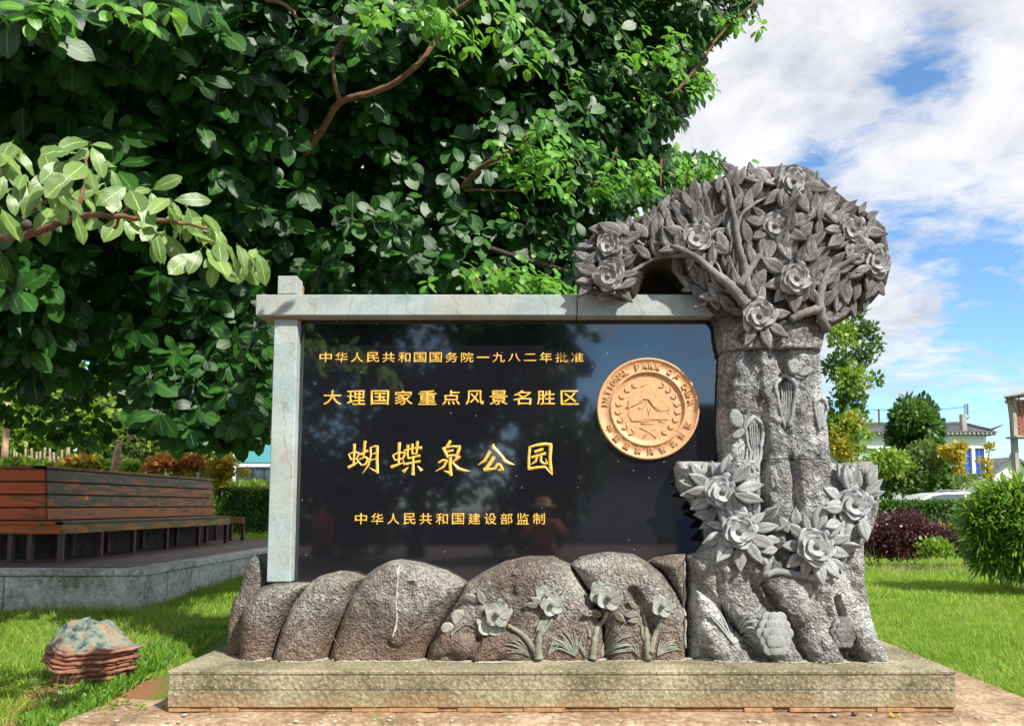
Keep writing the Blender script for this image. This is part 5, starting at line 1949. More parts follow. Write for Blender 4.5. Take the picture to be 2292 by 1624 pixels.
def rosettes(cen, axis, L, kmin=6, kmax=9, droop=0.85):
    """whorls of leaves at twig ends"""
    Ps, Ds, Ns, Ss = [], [], [], []
    n = len(cen)
    axis = norm(axis)
    ref = norm(np.cross(axis, np.tile([[0.3, 0.1, 1.0]], (n, 1)) + 0.01 * rng.normal(size=(n, 3))))
    ref2 = np.cross(axis, ref)
    for k in range(kmax):
        use = rng.random(n) < (1.0 if k < kmin else 0.5)
        a = 2.399963 * k + rng.uniform(-0.3, 0.3, n)
        rad = ref * np.cos(a)[:, None] + ref2 * np.sin(a)[:, None]
        lift = 0.55 - 0.07 * k
        d = rad * 0.95 + axis * lift + np.array([[0, 0, -1.0]]) * (droop * rng.uniform(0.4, 1.5, n))[:, None]
        d = norm(d)
        nn = axis * 1.0 + np.array([[0.15, -0.75, 0.65]]) + rng.normal(size=(n, 3)) * 0.38
        Ps.append((cen - axis * (0.012 * k))[use])
        Ds.append(d[use])
        Ns.append(nn[use])
        Ss.append((L * rng.uniform(0.55, 1.15, n))[use])
    return np.concatenate(Ps), np.concatenate(Ds), np.concatenate(Ns), np.concatenate(Ss)


def uvY_to_w(u, v, Y):
    a = (u - CX) / F
    b = -(v - CY) / F
    c, s = math.cos(PITCH), math.sin(PITCH)
    k = Y / (c - b * s)
    return np.stack([a * k, Y, EYE.z + (s + b * c) * k], -1)


def ysurf(u, v):
    base_ = np.interp(u, [-500, 0, 400, 900, 1300, 1700], [4.9, 5.2, 5.9, 7.2, 8.4, 9.4])
    base_ = base_ + np.interp(v, [-900, 0, 300, 700, 1000], [0.0, -0.3, 0.3, 0.9, 1.1])
    return base_ + 0.9 * fbm(u / 190.0, v / 190.0, 3)


allP, allD, allN, allS = [], [], [], []


def crown_layer(n, off0, off1, poly=CROWN, vlo=-900, vhi=990, L=0.165, ulo=-500, uhi=1900, gap=None):
    u = rng.uniform(ulo, uhi, n)
    v = rng.uniform(vlo, vhi, n)
    k = in_poly(u, v, poly)
    if gap is not None: k &= gap(u, v)
    u, v = u[k], v[k]
    Y = ysurf(u, v) + rng.uniform(off0, off1, len(u))
    c = uvY_to_w(u, v, Y)
    ctr = np.array([[-3.0, 11.5, 4.6]])
    ax = norm(c - ctr) * np.array([[1, 1, 0.6]]) + np.array([[0.1, -0.35, 0.25]]) + rng.normal(size=c.shape) * 0.35
    p, d, nn, s = rosettes(c, ax, L)
    pu = p[:, 0] / p[:, 1] * F + CX
    s = s * np.interp(pu, [0, 500, 1000, 1500], [1.35, 1.35, 1.20, 1.10])
    return p, d, nn, s


front_set = crown_layer(1900, 0.0, 0.9, vlo=-120, L=0.20)
def hole(u, v):
    return fbm(u / 120.0 + 40, v / 120.0, 3) > -0.42


backP = []
for n, a, b, L0_ in ((2300, 0.4, 1.6, 0.18), (2600, 1.3, 2.8, 0.20), (4200, 2.6, 4.6, 0.25)):
    q = crown_layer(n, a, b, L=L0_, gap=hole if a < 2 else (lambda u_, v_: (v_ < 760 + 60 * fbm(u_ / 60.0, v_ / 60.0, 2)) | (u_ > 430)))
    if a > 1: backP.append(q)
    else:
        for L_, x_ in zip((allP, allD, allN, allS), q): L_.append(x_)
q = crown_layer(5200, 0.6, 4.0, L=0.19, ulo=850, uhi=1750, vlo=-150, vhi=700)
backP.append(q)
# the part of the crown that overhangs above the picture and shades the rest
n = 1500
c = np.stack([rng.uniform(-9, -0.35, n), rng.uniform(4.2, 9.5, n), rng.uniform(5.3, 8.6, n)], -1)
vis = 1130 - (c[:, 2] - 1.6) * F / c[:, 1]
c = c[(vis < -60) & (c[:, 0] < -0.35 - 0.10 * (c[:, 1] - 9)) & (fbm(c[:, 0] * 0.8 + 60, c[:, 1] * 0.8 + 0.5 * c[:, 2], 2) > 0.0)]
q = rosettes(c, np.array([[0.1, -0.2, 1.0]]) + rng.normal(size=c.shape) * 0.3, 0.18)
for L_, x_ in zip((allP, allD, allN, allS), q): L_.append(x_)
# dark hanging fringe at the lower left, further back, against the bright shrubs
n = 190
u = rng.uniform(-120, 600, n)
v = 800 + rng.random(n) ** 1.3 * np.interp(u, [-120, 60, 200, 330, 480, 600], [130, 150, 190, 170, 200, 150])
c = uvY_to_w(u, v, rng.uniform(8.8, 11.0, n))
q = rosettes(c, np.array([[0.2, -0.4, -0.3]]) + rng.normal(size=c.shape) * 0.4, 0.16, 4, 7, 0.7)
for L_, x_ in zip((allP, allD, allN, allS), q): L_.append(x_)
n = 60
u = rng.uniform(380, 610, n)
v = rng.uniform(760, 975, n)
c = uvY_to_w(u, v, rng.uniform(6.6, 7.6, n))
q = rosettes(c, np.array([[0.3, -0.8, 0.1]]) + rng.normal(size=c.shape) * 0.3, 0.19, 6, 8, 0.6)
for L_, x_ in zip((allP, allD, allN, allS), q): L_.append(x_)

fp, fd, fn, fs = front_set
# the largest visible leaves become parts of their own, the rest is one mass
vis_u = fp[:, 0] / fp[:, 1] * F + CX
vis_v = 1130 - (fp[:, 2] - EYE.z) * F / fp[:, 1]
score = fs / fp[:, 1]
score[(vis_u < 5) | (vis_u > 1700) | (vis_v < 5) | (vis_v > 1000)] = 0
order = np.argsort(-score)
own, rest = order[:165], order[165:]
for L_, x_ in zip((allP, allD, allN, allS), (fp[rest], fd[rest], fn[rest], fs[rest])): L_.append(x_)


def leaf_parts(me_list, p, d, nn, s, parent, name='leaf'):
    for i in range(len(p)):
        D = Vector(d[i]).normalized()
        X = D.cross(Vector(nn[i])).normalized()
        Z = X.cross(D)
        L = float(s[i])
        Mx = Matrix(((X.x * L, D.x * L, Z.x * L, p[i][0]), (X.y * L, D.y * L, Z.y * L, p[i][1]), (X.z * L, D.z * L, Z.z * L, p[i][2]), (0, 0, 0, 1)))
        place(name, me_list[i % len(me_list)], parent, M=Mx)


mm = [leaf_mesh('leaf', t_, M['mag_leaf']) for t_ in ML]
MLN = [leaf_template(9, 3, w, 'obovate', dr, 0.05, 0.02, sdd + 20) for w, dr, sdd in ((0.46, 0.18, 1), (0.42, 0.34, 2), (0.50, 0.10, 3), (0.38, 0.26, 4))]
leaf_parts(mm, fp[own], fd[own], fn[own], fs[own], mag)
# the pale near branch at the left, hand placed
near = [(45, 318), (95, 310), (165, 322), (205, 305), (150, 345), (250, 355), (20, 350), (60, 375), (110, 395), (235, 395), (290, 400), (340, 410), (320, 455), (400, 455), (440, 470), (370, 500), (470, 480), (500, 510),
        (530, 525), (195, 350), (20, 410), (280, 470), (420, 440), (160, 440), (0, 330), (30, 300), (130, 370), (345, 490), (460, 530), (550, 545), (490, 555), (220, 470), (90, 450), (575, 540), (0, 440), (385, 430)]
u = np.array([a for a, b in near], float)
v = np.array([b for a, b in near], float)
Y = 4.0 + rng.uniform(-0.25, 0.3, len(u))
c = uvY_to_w(u, v + 14, Y)
q = rosettes(c, np.array([[0.8, -0.45, 0.45]]) + rng.normal(size=c.shape) * 0.25, 0.185, 3, 6, 1.1)
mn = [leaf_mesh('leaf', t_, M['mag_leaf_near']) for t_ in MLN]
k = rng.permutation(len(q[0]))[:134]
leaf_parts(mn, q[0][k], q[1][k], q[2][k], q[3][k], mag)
# sprays of young leaves, sunlight painted into their lighter green
for cu, cv, ru, rv, n, Y in ((1200, 350, 110, 90, 34, 7.2), (1420, 400, 130, 60, 30, 8.2), (1080, 60, 130, 70, 26, 6.3), (1480, 140, 120, 110, 30, 8.8), (1580, 380, 80, 30, 18, 8.8), (1130, 620, 140, 28, 22, 7.0), (1250, 640, 50, 30, 10, 7.0),
                             (860, 20, 150, 30, 14, 5.8), (200, 20, 200, 30, 14, 4.9), (1640, 40, 50, 30, 10, 9.3), (1590, 180, 40, 20, 8, 9.3)):
    u = cu + rng.normal(size=n) * ru * 0.5
    v = cv + rng.normal(size=n) * rv * 0.5
    c = uvY_to_w(u, v, np.full(n, Y) + rng.uniform(-0.4, 0.3, n))
    q = rosettes(c, np.array([[0.45, -0.35, 0.7]]) + rng.normal(size=c.shape) * 0.3, 0.15, 5, 8, 0.6)
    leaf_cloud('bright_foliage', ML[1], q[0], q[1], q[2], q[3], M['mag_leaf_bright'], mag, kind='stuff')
AP, AD, AN, AS = (np.concatenate(x_) for x_ in (allP, allD, allN, allS))
# keep leaves out of the stone and out of the camera
k = ~((AP[:, 1] > 5.5) & (AP[:, 1] < 6.8) & (AP[:, 0] > -2.4) & (AP[:, 0] < 3.0) & (AP[:, 2] < 3.35)) & (np.linalg.norm(AP - np.array([[0, 0, 1.6]]), axis=1) > 2.6)
AP, AD, AN, AS = AP[k], AD[k], AN[k], AS[k]
for j, q in enumerate(backP):
    leaf_cloud('foliage', MLB[j % 3], q[0], q[1], q[2], q[3], M['mag_leaf'], mag, kind='stuff')
pick = rng.integers(0, 3, len(AP))
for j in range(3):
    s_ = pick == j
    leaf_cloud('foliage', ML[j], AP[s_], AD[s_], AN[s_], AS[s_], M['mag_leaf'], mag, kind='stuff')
print('magnolia leaves', len(AP))

# ------------------------------------------------------------------ general trees and shrubs
FOL = {
    'mid': m_leaf('mid_green_leaf', (0.03, 0.085, 0.012), (0.12, 0.24, 0.03), 0.5, 0.3),
    'dark': m_leaf('dark_green_leaf', (0.016, 0.055, 0.012), (0.055, 0.15, 0.02), 0.45, 0.2),
    'lime': m_leaf('lime_leaf', (0.09, 0.20, 0.018), (0.30, 0.42, 0.045), 0.5, 0.35),
    'yellow': m_leaf('yellow_leaf', (0.30, 0.24, 0.02), (0.60, 0.44, 0.04), 0.55, 0.35),
    'orange': m_leaf('orange_leaf', (0.30, 0.10, 0.02), (0.50, 0.22, 0.03), 0.55, 0.3),
    'purple': m_leaf('purple_leaf', (0.035, 0.012, 0.016), (0.15, 0.045, 0.055), 0.4, 0.2),
    'bamboo': m_leaf('bamboo_leaf', (0.045, 0.15, 0.012), (0.19, 0.37, 0.03), 0.45, 0.3),
    'hedge': m_leaf('hedge_leaf', (0.03, 0.09, 0.012), (0.10, 0.22, 0.02), 0.5, 0.2),
    'flower': m_leaf('yellow_petal', (0.60, 0.34, 0.01), (0.85, 0.55, 0.02), 0.6, 0.2),
    'olive': m_leaf('olive_leaf', (0.07, 0.13, 0.03), (0.19, 0.28, 0.06), 0.55, 0.3),
}


def blob_points(blobs, n, shell=0.55):
    """points inside a set of ellipsoids (center, radii), denser near their skins, with clumps"""
    vol = np.array([b[1][0] * b[1][1] * b[1][2] for b in blobs]) ** 0.8
    pick_ = rng.choice(len(blobs), n, p=vol / vol.sum())
    C = np.array([tuple(b[0]) for b in blobs])[pick_]
    R = np.array([tuple(b[1]) for b in blobs])[pick_]
    d = rand_dirs(n)
    r = rng.random(n) ** shell
    # lumpy outline
    lump = 1 + 0.22 * fbm(d[:, 0] * 3 + pick_ * 5.1, d[:, 2] * 3 + d[:, 1] * 2 + pick_, 3) * 2
    return C + d * R * (r * lump)[:, None], d


def shrub(name, label, cat, blobs, n, size, fol, parent=None, group=None, upward=0.4, tmpl=None, width=None, trunk=None, extra=None, crown_name='crown', kind=None):
    base_ = min(blobs, key=lambda b: b[0][2] - b[1][2])
    loc = (base_[0][0], base_[0][1], float(ground_z(base_[0][0], base_[0][1]))) if trunk is None else trunk[0]
    th = thing(name, loc, label, cat, group)
    pts, d = blob_points(blobs, n)
    gz = ground_z(pts[:, 0], pts[:, 1])
    pts[:, 2] = np.maximum(pts[:, 2], gz + 0.02)
    dirs = d * 0.8 + rng.normal(size=pts.shape) * 0.6 + np.array([[0, 0, upward]])
    nn = d * 0.6 + np.array([[0, 0, 0.8]]) + rng.normal(size=pts.shape) * 0.5
    s = size * rng.uniform(0.6, 1.25, n)
    leaf_cloud(crown_name, tmpl or DIA, pts, dirs, nn, s, FOL[fol], th, width=None if width is None else s * width, uv=False)
    if extra:
        for (efol, en, esize, ebl) in extra:
            pts, d = blob_points(ebl, en)
            dirs = d + rng.normal(size=pts.shape) * 0.6
            leaf_cloud('foliage', tmpl or DIA, pts, dirs, d + rng.normal(size=pts.shape) * 0.5, esize * rng.uniform(0.6, 1.2, en), FOL[efol], th, uv=False)
    if trunk is not None:
        p0, p1, r = trunk[:3]
        p0, p1 = Vector(p0), Vector(p1)
        tube_part('trunk', [p0, p0.lerp(p1, 0.5) + Vector((0.05 * r * 10, 0, 0)), p1], r, r * 0.5, M['bark_dark'] if len(trunk) < 4 else trunk[3], th, 8, r * 0.15)
        for b in blobs[:7]:
            st = p0.lerp(p1, rng.uniform(0.45, 1.0))
            c_ = Vector(b[0])
            tube_part('limb', [st, st.lerp(c_, 0.5) + Vector((0, 0, r)), c_], r * 0.4, r * 0.1, M['bark_dark'] if len(trunk) < 4 else trunk[3], th, 6, r * 0.2)
    return th


def B(u, v, Y, ru, rv, ry=None):
    """ellipsoid seen at (u, v) with radii in picture units"""
    k = Y / F
    return (tuple(P(u, v, Y)), (ru * k, (ry if ry else (ru + rv) / 2 * k), rv * k))


# slender tree right behind the carving
Y = 19.0
shrub('slender_tree', 'slender light green tree with yellowing lower leaves just behind the carved trunk', 'tree',
      [B(1900, 735, Y, 40, 30), B(1935, 795, Y, 34, 26), B(1880, 820, Y, 40, 34), B(1945, 738, Y, 26, 20), B(1895, 890, Y, 40, 26), B(1885, 700, Y, 20, 14), B(1960, 850, Y, 18, 14), B(1870, 960, Y, 50, 50), B(1925, 920, Y, 24, 18), B(1958, 765, Y, 16, 12), B(1925, 700, Y, 16, 10)],
      2500, 0.15, 'mid', trunk=(tuple(P(1872, 1150, Y)), tuple(P(1890, 760, Y)), 0.055, M['bark_dark']), tmpl=SMALL,
      extra=[('lime', 1900, 0.14, [B(1885, 750, Y - .3, 36, 36), B(1905, 850, Y - .3, 40, 36), B(1895, 970, Y - .3, 50, 56)]), ('yellow', 900, 0.11, [B(1870, 985, Y - .5, 22, 40), B(1890, 1010, Y - .5, 22, 30), B(1905, 940, Y - .5, 20, 20)])])
# dense round tree in front of the white house
Y = 36.0
shrub('round_tree', 'dense rounded dark green tree standing in front of the white house', 'tree',
      [B(2045, 950, Y, 42, 42), B(2025, 925, Y, 26, 24), B(2060, 915, Y, 28, 26), B(2030, 900, Y, 12, 14), B(2085, 960, Y, 24, 30), B(2010, 970, Y, 24, 34), B(2050, 1000, Y, 44, 40), B(2078, 925, Y, 18, 20)],
      3600, 0.34, 'dark', trunk=(tuple(P(2050, 1120, Y)), tuple(P(2048, 960, Y)), 0.14), extra=[('mid', 1500, 0.26, [B(2045, 930, Y - .8, 44, 36), B(2070, 950, Y - .8, 30, 30)])], tmpl=SMALL)
Y = 33.0
shrub('olive_green_shrub', 'broad olive green shrub behind the carved spray, left of the white car', 'shrub',
      [B(1985, 1070, Y, 48, 42), B(1960, 1085, Y, 26, 30), B(2030, 1065, Y, 40, 42), B(2000, 1030, Y, 22, 16)], 3800, 0.24, 'olive', extra=[('lime', 1500, 0.22, [B(1985, 1035, Y - 1, 48, 30)])])
shrub('tall_green_shrub', 'tall loose green shrub right of the round tree before the white house', 'shrub',
      [B(2080, 1050, Y + 1, 40, 54), B(2110, 1030, Y + 1, 22, 40), B(2060, 1080, Y + 1, 40, 30), B(2125, 1080, Y + 1, 24, 30), B(2090, 995, Y + 1, 20, 22)], 4200, 0.24, 'mid', extra=[('olive', 1500, 0.24, [B(2070, 1030, Y, 34, 46)]), ('flower', 0, 0.1, [B(2070, 1030, Y, 34, 46)])][:1])
shrub('yellow_shrub', 'small yellow leafed tree in front of the blue windows', 'tree',
      [B(2130, 1010, Y - 1, 26, 14), B(2148, 1000, Y - 1, 14, 12), B(2145, 1030, Y - 1, 12, 14), B(2112, 1010, Y - 1, 12, 8), B(2148, 1060, Y - 1, 8, 20)], 900, 0.20, 'yellow',
      trunk=(tuple(P(2150, 1120, Y - 1)), tuple(P(2146, 1010, Y - 1)), 0.035, M['bark_pale']), tmpl=SMALL)
shrub('thin_yellow_tree', 'thin bare topped tree with a few yellow leaves at the corner of the white house', 'tree',
      [B(2216, 1000, Y, 10, 8), B(2208, 1040, Y, 7, 14), B(2212, 1065, Y, 8, 12), B(2204, 1090, Y, 6, 14), B(2190, 1030, Y, 4, 5)], 420, 0.16, 'yellow',
      trunk=(tuple(P(2202, 1120, Y)), tuple(P(2216, 985, Y)), 0.035, M['bark_pale']), tmpl=SMALL)
th = thing('young_sapling', tuple(P(2160, 1118, 31)), 'young sparse sapling beside the thin yellow tree, before the grey wall', 'tree')
pts, d = blob_points([B(2160, 1080, 31, 34, 20), B(2178, 1075, 31, 16, 18)], 420)
leaf_cloud('crown', SMALL, pts, d + np.array([[0, 0, 0.5]]), d + rng.normal(size=d.shape), 0.15 * rng.uniform(.6, 1.2, len(pts)), FOL['olive'], th, uv=False)
tube_part('trunk', [P(2162, 1118, 31), P(2164, 1090, 31), P(2170, 1068, 31)], 0.03, 0.01, M['bark_pale'], th, 6)

# purple shrubs
Y = 17.5
shrub('purple_shrub', 'rounded dark purple shrub on the lawn nearest the carved trunk', 'shrub',
      [B(1990, 1195, Y, 60, 48), B(2030, 1185, Y, 58, 46), B(1950, 1215, Y, 34, 34), B(2070, 1205, Y, 44, 38), B(2010, 1230, Y, 70, 22)], 8500, 0.085, 'purple', group='purple shrubs on the lawn', tmpl=SMALL)
shrub('purple_shrub', 'lower purple shrub between the first purple shrub and the bamboo clump', 'shrub',
      [B(2115, 1205, Y, 38, 28), B(2145, 1215, Y, 34, 26), B(2165, 1225, Y, 26, 22)], 4200, 0.085, 'purple', group='purple shrubs on the lawn', tmpl=SMALL)
shrub('fern_plant', 'bright yellow green feathery plant in front of the purple shrubs', 'plant', [B(2092, 1225, Y - .9, 34, 20), B(2070, 1238, Y - .9, 18, 10), B(2115, 1232, Y - .9, 20, 12)], 900, 0.11, 'lime', upward=0.9)
# clipped hedge
Y = 25.0
th = thing('clipped_hedge', tuple(P(2050, 1190, Y)), 'long low clipped green hedge in front of the white car', 'hedge')
x0, x1 = P(1900, 1130, Y).x, P(2330, 1130, Y).x
n = 15000
pts = np.stack([rng.uniform(x0, x1, n), Y + rng.uniform(0, 1.3, n), np.zeros(n)], -1)
gz = ground_z(pts[:, 0], pts[:, 1])
zt = P(2050, 1123, Y).z
pts[:, 2] = gz + (zt - gz) * (1 - rng.random(n) ** 2.2) + rng.normal(size=n) * 0.02
leaf_cloud('foliage', DIA, pts, rand_dirs(n) + np.array([[0, -0.5, 0.3]]), rand_dirs(n) + np.array([[0, -0.6, 0.6]]), 0.13 * rng.uniform(.6, 1.2, n), FOL['hedge'], th, uv=False)
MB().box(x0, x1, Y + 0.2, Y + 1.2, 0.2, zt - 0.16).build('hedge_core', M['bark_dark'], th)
th = thing('flower_bed', tuple(P(2060, 1200, 22)), 'bed of low green plants with small yellow flowers before the hedge', 'flower bed')
n = 6000
pts = np.stack([rng.uniform(P(1920, 0, 22).x, P(2240, 0, 22).x, n), rng.uniform(20.5, 24.5, n), np.zeros(n)], -1)
pts[:, 2] = ground_z(pts[:, 0], pts[:, 1]) + rng.random(n) * 0.62
leaf_cloud('foliage', DIA, pts, rand_dirs(n) + np.array([[0, 0, 1.2]]), rand_dirs(n), 0.15 * rng.uniform(.6, 1.2, n), FOL['bamboo'], th, uv=False)
k = rng.permutation(n)[:160]
fpos = pts[k].copy()
fpos[:, 2] = ground_z(fpos[:, 0], fpos[:, 1]) + rng.uniform(0.6, 0.78, len(k))
for j in range(4):
    leaf_cloud('flower_heads', DIA, fpos, rand_dirs(len(k)) + np.array([[0, -0.4, 0.3]]), rand_dirs(len(k)), 0.10 * np.ones(len(k)), FOL['flower'], th, uv=False)['kind'] = 'stuff'

# bamboo clump at the right edge
Y = 12.6
bb = [B(2270, 1180, Y, 80, 90), B(2330, 1170, Y, 90, 95), B(2215, 1165, Y, 42, 55), B(2250, 1120, Y, 60, 40), B(2300, 1110, Y, 70, 38), B(2240, 1235, Y, 60, 40), B(2300, 1250, Y, 80, 40), B(2200, 1135, Y, 26, 28), B(2195, 1185, Y, 38, 60), B(2178, 1150, Y, 22, 22), B(2215, 1240, Y, 44, 36), B(2260, 1100, Y, 36, 22), B(2210, 1095, Y, 20, 14)]
bam = thing('bamboo_clump', tuple(P(2290, 1290, Y)), 'thick bright green bamboo clump with narrow leaves at the right edge', 'bamboo')
pts, d = blob_points(bb, 19000, 0.45)
gz = ground_z(pts[:, 0], pts[:, 1])
pts[:, 2] = np.maximum(pts[:, 2], gz + 0.03)
n = len(pts)
s = 0.20 * rng.uniform(0.6, 1.2, n)
LONG = leaf_template(3, 2, 0.15, 'pointed', 0.22, 0.0, 0.0, 4, 0.0)
leaf_cloud('foliage', LONG, pts, d * np.array([[1, 1, 0.4]]) + rng.normal(size=d.shape) * 0.55 + np.array([[0, 0, -0.15]]), np.array([[0, -0.3, 1.0]]) + rng.normal(size=d.shape) * 0.4, s, FOL['bamboo'], bam, uv=False)
k = rng.permutation(n)[:2000]
leaf_cloud('lime_foliage', LONG, pts[k] + d[k] * 0.10, d[k] + np.array([[0, 0, 0.3]]), np.array([[0, -0.3, 1.0]]) + rng.normal(size=(len(k), 3)) * 0.3, s[k] * 1.1, FOL['lime'], bam, uv=False)
for k in range(22):
    a = Vector((P(2290, 1290, Y).x + rng.uniform(-0.25, 0.7), Y + rng.uniform(-0.5, 0.5), 0.2))
    tip = a + Vector((rng.uniform(-0.5, 0.5), rng.uniform(-0.1, 0.4), rng.uniform(0.9, 1.5)))
    tube_part('cane', [a, a.lerp(tip, 0.5), tip], 0.009, 0.004, M['bark_pale'], bam, 5)

# ------------------------------------------------------------------ left background
def woods():
    spec = [(40, 900, 22, 90, 120, 'lime', 'leafy green shrub behind the bench at the far left edge of the photo'),
            (190, 930, 21, 80, 90, 'lime', 'bright lime green shrub behind the bench, under the dark branches'),
            (330, 950, 24, 80, 100, 'olive', 'mid green shrub behind the pale leaning trunk'),
            (440, 940, 26, 80, 110, 'olive', 'olive green shrub behind the orange shrub'),
            (545, 900, 28, 80, 110, 'lime', 'light green tree above the bus, left of the stone post')]
    for i, (u, v, Y, ru, rv, f, lab) in enumerate(spec):
        bl = [B(u + rng.uniform(-.5, .5) * ru, v + rng.uniform(-0.5, 0.7) * rv, Y + rng.uniform(-.6, .6), ru * rng.uniform(.35, .6), rv * rng.uniform(.3, .5)) for k in range(9)]
        shrub('background_shrub', lab, 'shrub', bl, 3600, 0.23, f, trunk=(tuple(P(u, 1090, Y)), tuple(P(u + 8, v, Y)), 0.06), tmpl=SMALL, extra=[('lime', 1300, 0.24, bl[:5])])  # lime leaves put the sunlight on these shrubs into their colour
    n = 16000
    wd = thing('far_wood', (-20, 45, 0.9), 'mass of tall green woodland far behind the bench', 'trees')
    wd['kind'] = 'stuff'
    c = np.stack([rng.uniform(-50, -6, n), rng.uniform(38, 52, n), rng.uniform(0.9, 11, n)], -1)
    c[:, 2] *= 0.75 + 0.3 * fbm(c[:, 0] * 0.12, c[:, 1] * 0.1, 2)
    c = c[(c[:, 0] / c[:, 1] * F + CX < 1000)]
    o = leaf_cloud('foliage', DIA, c, rand_dirs(len(c)), rand_dirs(len(c)) + np.array([[0, -0.5, 0.6]]), 0.9 * rng.uniform(.6, 1.2, len(c)), FOL['mid'], wd, uv=False, kind='stuff')


woods()
shrub('low_lime_shrub', 'low lime green shrub in front of the stakes, above the bench back', 'shrub', [B(40, 1040, 18.6, 34, 16), B(95, 1045, 18.6, 30, 12), B(230, 1042, 18.6, 20, 14), B(290, 1045, 18.6, 26, 14)], 1500, 0.13, 'lime', tmpl=SMALL)
Y = 18.5
shrub('orange_shrub', 'orange red leafed low maple shrub above the bench back', 'shrub', [B(385, 1035, Y, 55, 16), B(420, 1045, Y, 40, 12), B(350, 1045, Y, 24, 12), B(440, 1030, Y, 20, 12)], 1700, 0.12, 'orange', tmpl=SMALL)
shrub('golden_shrub', 'golden yellow low shrub above the bench back, left of the pale trunk', 'shrub', [B(180, 1035, Y, 42, 13), B(150, 1040, Y, 20, 9), B(205, 1040, Y, 20, 9)], 1100, 0.12, 'yellow', tmpl=SMALL, extra=[('orange', 350, 0.12, [B(180, 1030, Y, 36, 10)])])
shrub('amber_shrub', 'upright amber yellow shrub in front of the bus', 'shrub', [B(490, 1050, Y, 26, 24), B(510, 1035, Y, 18, 14), B(480, 1080, Y, 12, 14), B(500, 1075, Y, 12, 16), B(545, 1058, Y, 16, 8)], 900, 0.12, 'yellow',
      tmpl=SMALL, trunk=(tuple(P(496, 1110, Y)), tuple(P(494, 1050, Y)), 0.03), extra=[('orange', 300, 0.11, [B(490, 1045, Y, 26, 20)])])
# pale leaning tree trunk with twigs
pt = thing('pruned_tree', tuple(P(255, 1075, 17)), 'pale bare leaning trunk with fan of dry twigs behind the bench', 'tree')
tube_part('trunk', [P(253, 1075, 17), P(258, 1040, 17), P(264, 1005, 17), P(267, 985, 17)], 0.085, 0.06, M['bark_pale'], pt, 9, 0.01)
for s in ([(266, 1000, 17), (285, 985, 17), (300, 972, 17), (312, 985, 17)], [(260, 1030, 17), (285, 1018, 17), (305, 1000, 17), (322, 1010, 17)], [(285, 985, 17), (300, 1000, 17), (318, 1022, 17)], [(262, 1040, 17), (280, 1030, 17), (296, 1022, 17)],
          [(288, 982, 17), (290, 965, 17)], [(300, 972, 17), (310, 990, 17), (320, 1012, 17)]):
    tube_part('twig', pix(s), 0.022, 0.006, M['bark_pale'], pt, 5, 0.01)
# stake fence
M['bark_stake'] = m_plain('weathered_stake', (0.30, 0.22, 0.16), 0.9, 0.4, 14)
fe = thing('stake_fence', tuple(P(90, 1045, 20)), 'row of pale upright wooden stakes behind the far left of the bench', 'fence')
for i in range(17):
    u = 30 + i * 8.4 + rng.uniform(-1, 1)
    a = P(u, 1055, 20)
    b = P(u + rng.uniform(-3, 3), 1012 + rng.uniform(-14, 12), 20)
    tube_part('stake', [a, a.lerp(b, .5), b], 0.034, 0.026, M['bark_stake'], fe, 6)
tube_part('trunk_post', [P(8, 1060, 19), P(14, 960, 19), P(18, 900, 19)], 0.08, 0.06, M['bark_pale'], fe, 8)
# low hedge and flowers left of the post
Y = 18.6
th = thing('low_hedge', tuple(P(560, 1190, Y)), 'low dark green leafy hedge with orange and yellow flowers left of the stone post', 'hedge')
n = 14000
x0, x1 = P(478, 1130, Y).x, P(760, 1130, Y).x
pts = np.stack([rng.uniform(x0, x1, n), Y + rng.random(n) ** 1.5 * 1.6, np.zeros(n)], -1)
gz = ground_z(pts[:, 0], pts[:, 1])
ztp = P(560, 1100, Y).z
pts[:, 2] = gz + (ztp - gz) * (1 - rng.random(n) ** 2)
LT2 = leaf_template(2, 2, 0.22, 'pointed', 0.2, 0, 0, 5, 0)
leaf_cloud('foliage', LT2, pts, rand_dirs(n) * 0.7 + np.array([[0, -0.3, 0.8]]), rand_dirs(n) + np.array([[0, -0.6, 0.3]]), 0.16 * rng.uniform(.6, 1.2, n), FOL['hedge'], th, uv=False)
n = 900
pts = np.stack([rng.uniform(x0, x1, n), Y + rng.uniform(-0.1, 2.2, n), ztp + rng.uniform(-0.10, 0.12, n)], -1)
leaf_cloud('flower_heads', DIA, pts[:450], rand_dirs(450), rand_dirs(450), 0.075 * np.ones(450), FOL['flower'], th, uv=False)['kind'] = 'stuff'
leaf_cloud('flower_heads', DIA, pts[450:650], rand_dirs(200), rand_dirs(200), 0.075 * np.ones(200), FOL['orange'], th, uv=False)['kind'] = 'stuff'
leaf_cloud('lime_foliage', LT2, pts, rand_dirs(n) + np.array([[0, 0, .6]]), rand_dirs(n), 0.15 * np.ones(n), FOL['lime'], th, uv=False)  # lighter leaves along the top paint the sunlit crest of the hedge
Y = 23.0
th = thing('lawn_border', tuple(P(560, 1085, Y)), 'sunlit light green border planting behind the low hedge by the bus', 'plants')
n = 5000
pts = np.stack([rng.uniform(P(300, 0, Y).x, P(760, 0, Y).x, n), Y + rng.uniform(-1.5, 0.8, n), np.zeros(n)], -1)
pts[:, 2] = 0.9 + rng.random(n) * (P(560, 1078, Y).z - 0.9)
leaf_cloud('foliage', DIA, pts, rand_dirs(n) + np.array([[0, 0, .8]]), rand_dirs(n), 0.17 * rng.uniform(.6, 1.2, n), FOL['lime'], th, uv=False)

# ------------------------------------------------------------------ bus
M['white'] = m_plain('white_paint', (0.72, 0.73, 0.74), 0.3, 0.04, 3, coat=0.3)
M['black'] = m_plain('black_plastic', (0.02, 0.02, 0.022), 0.5, 0.2, 8)


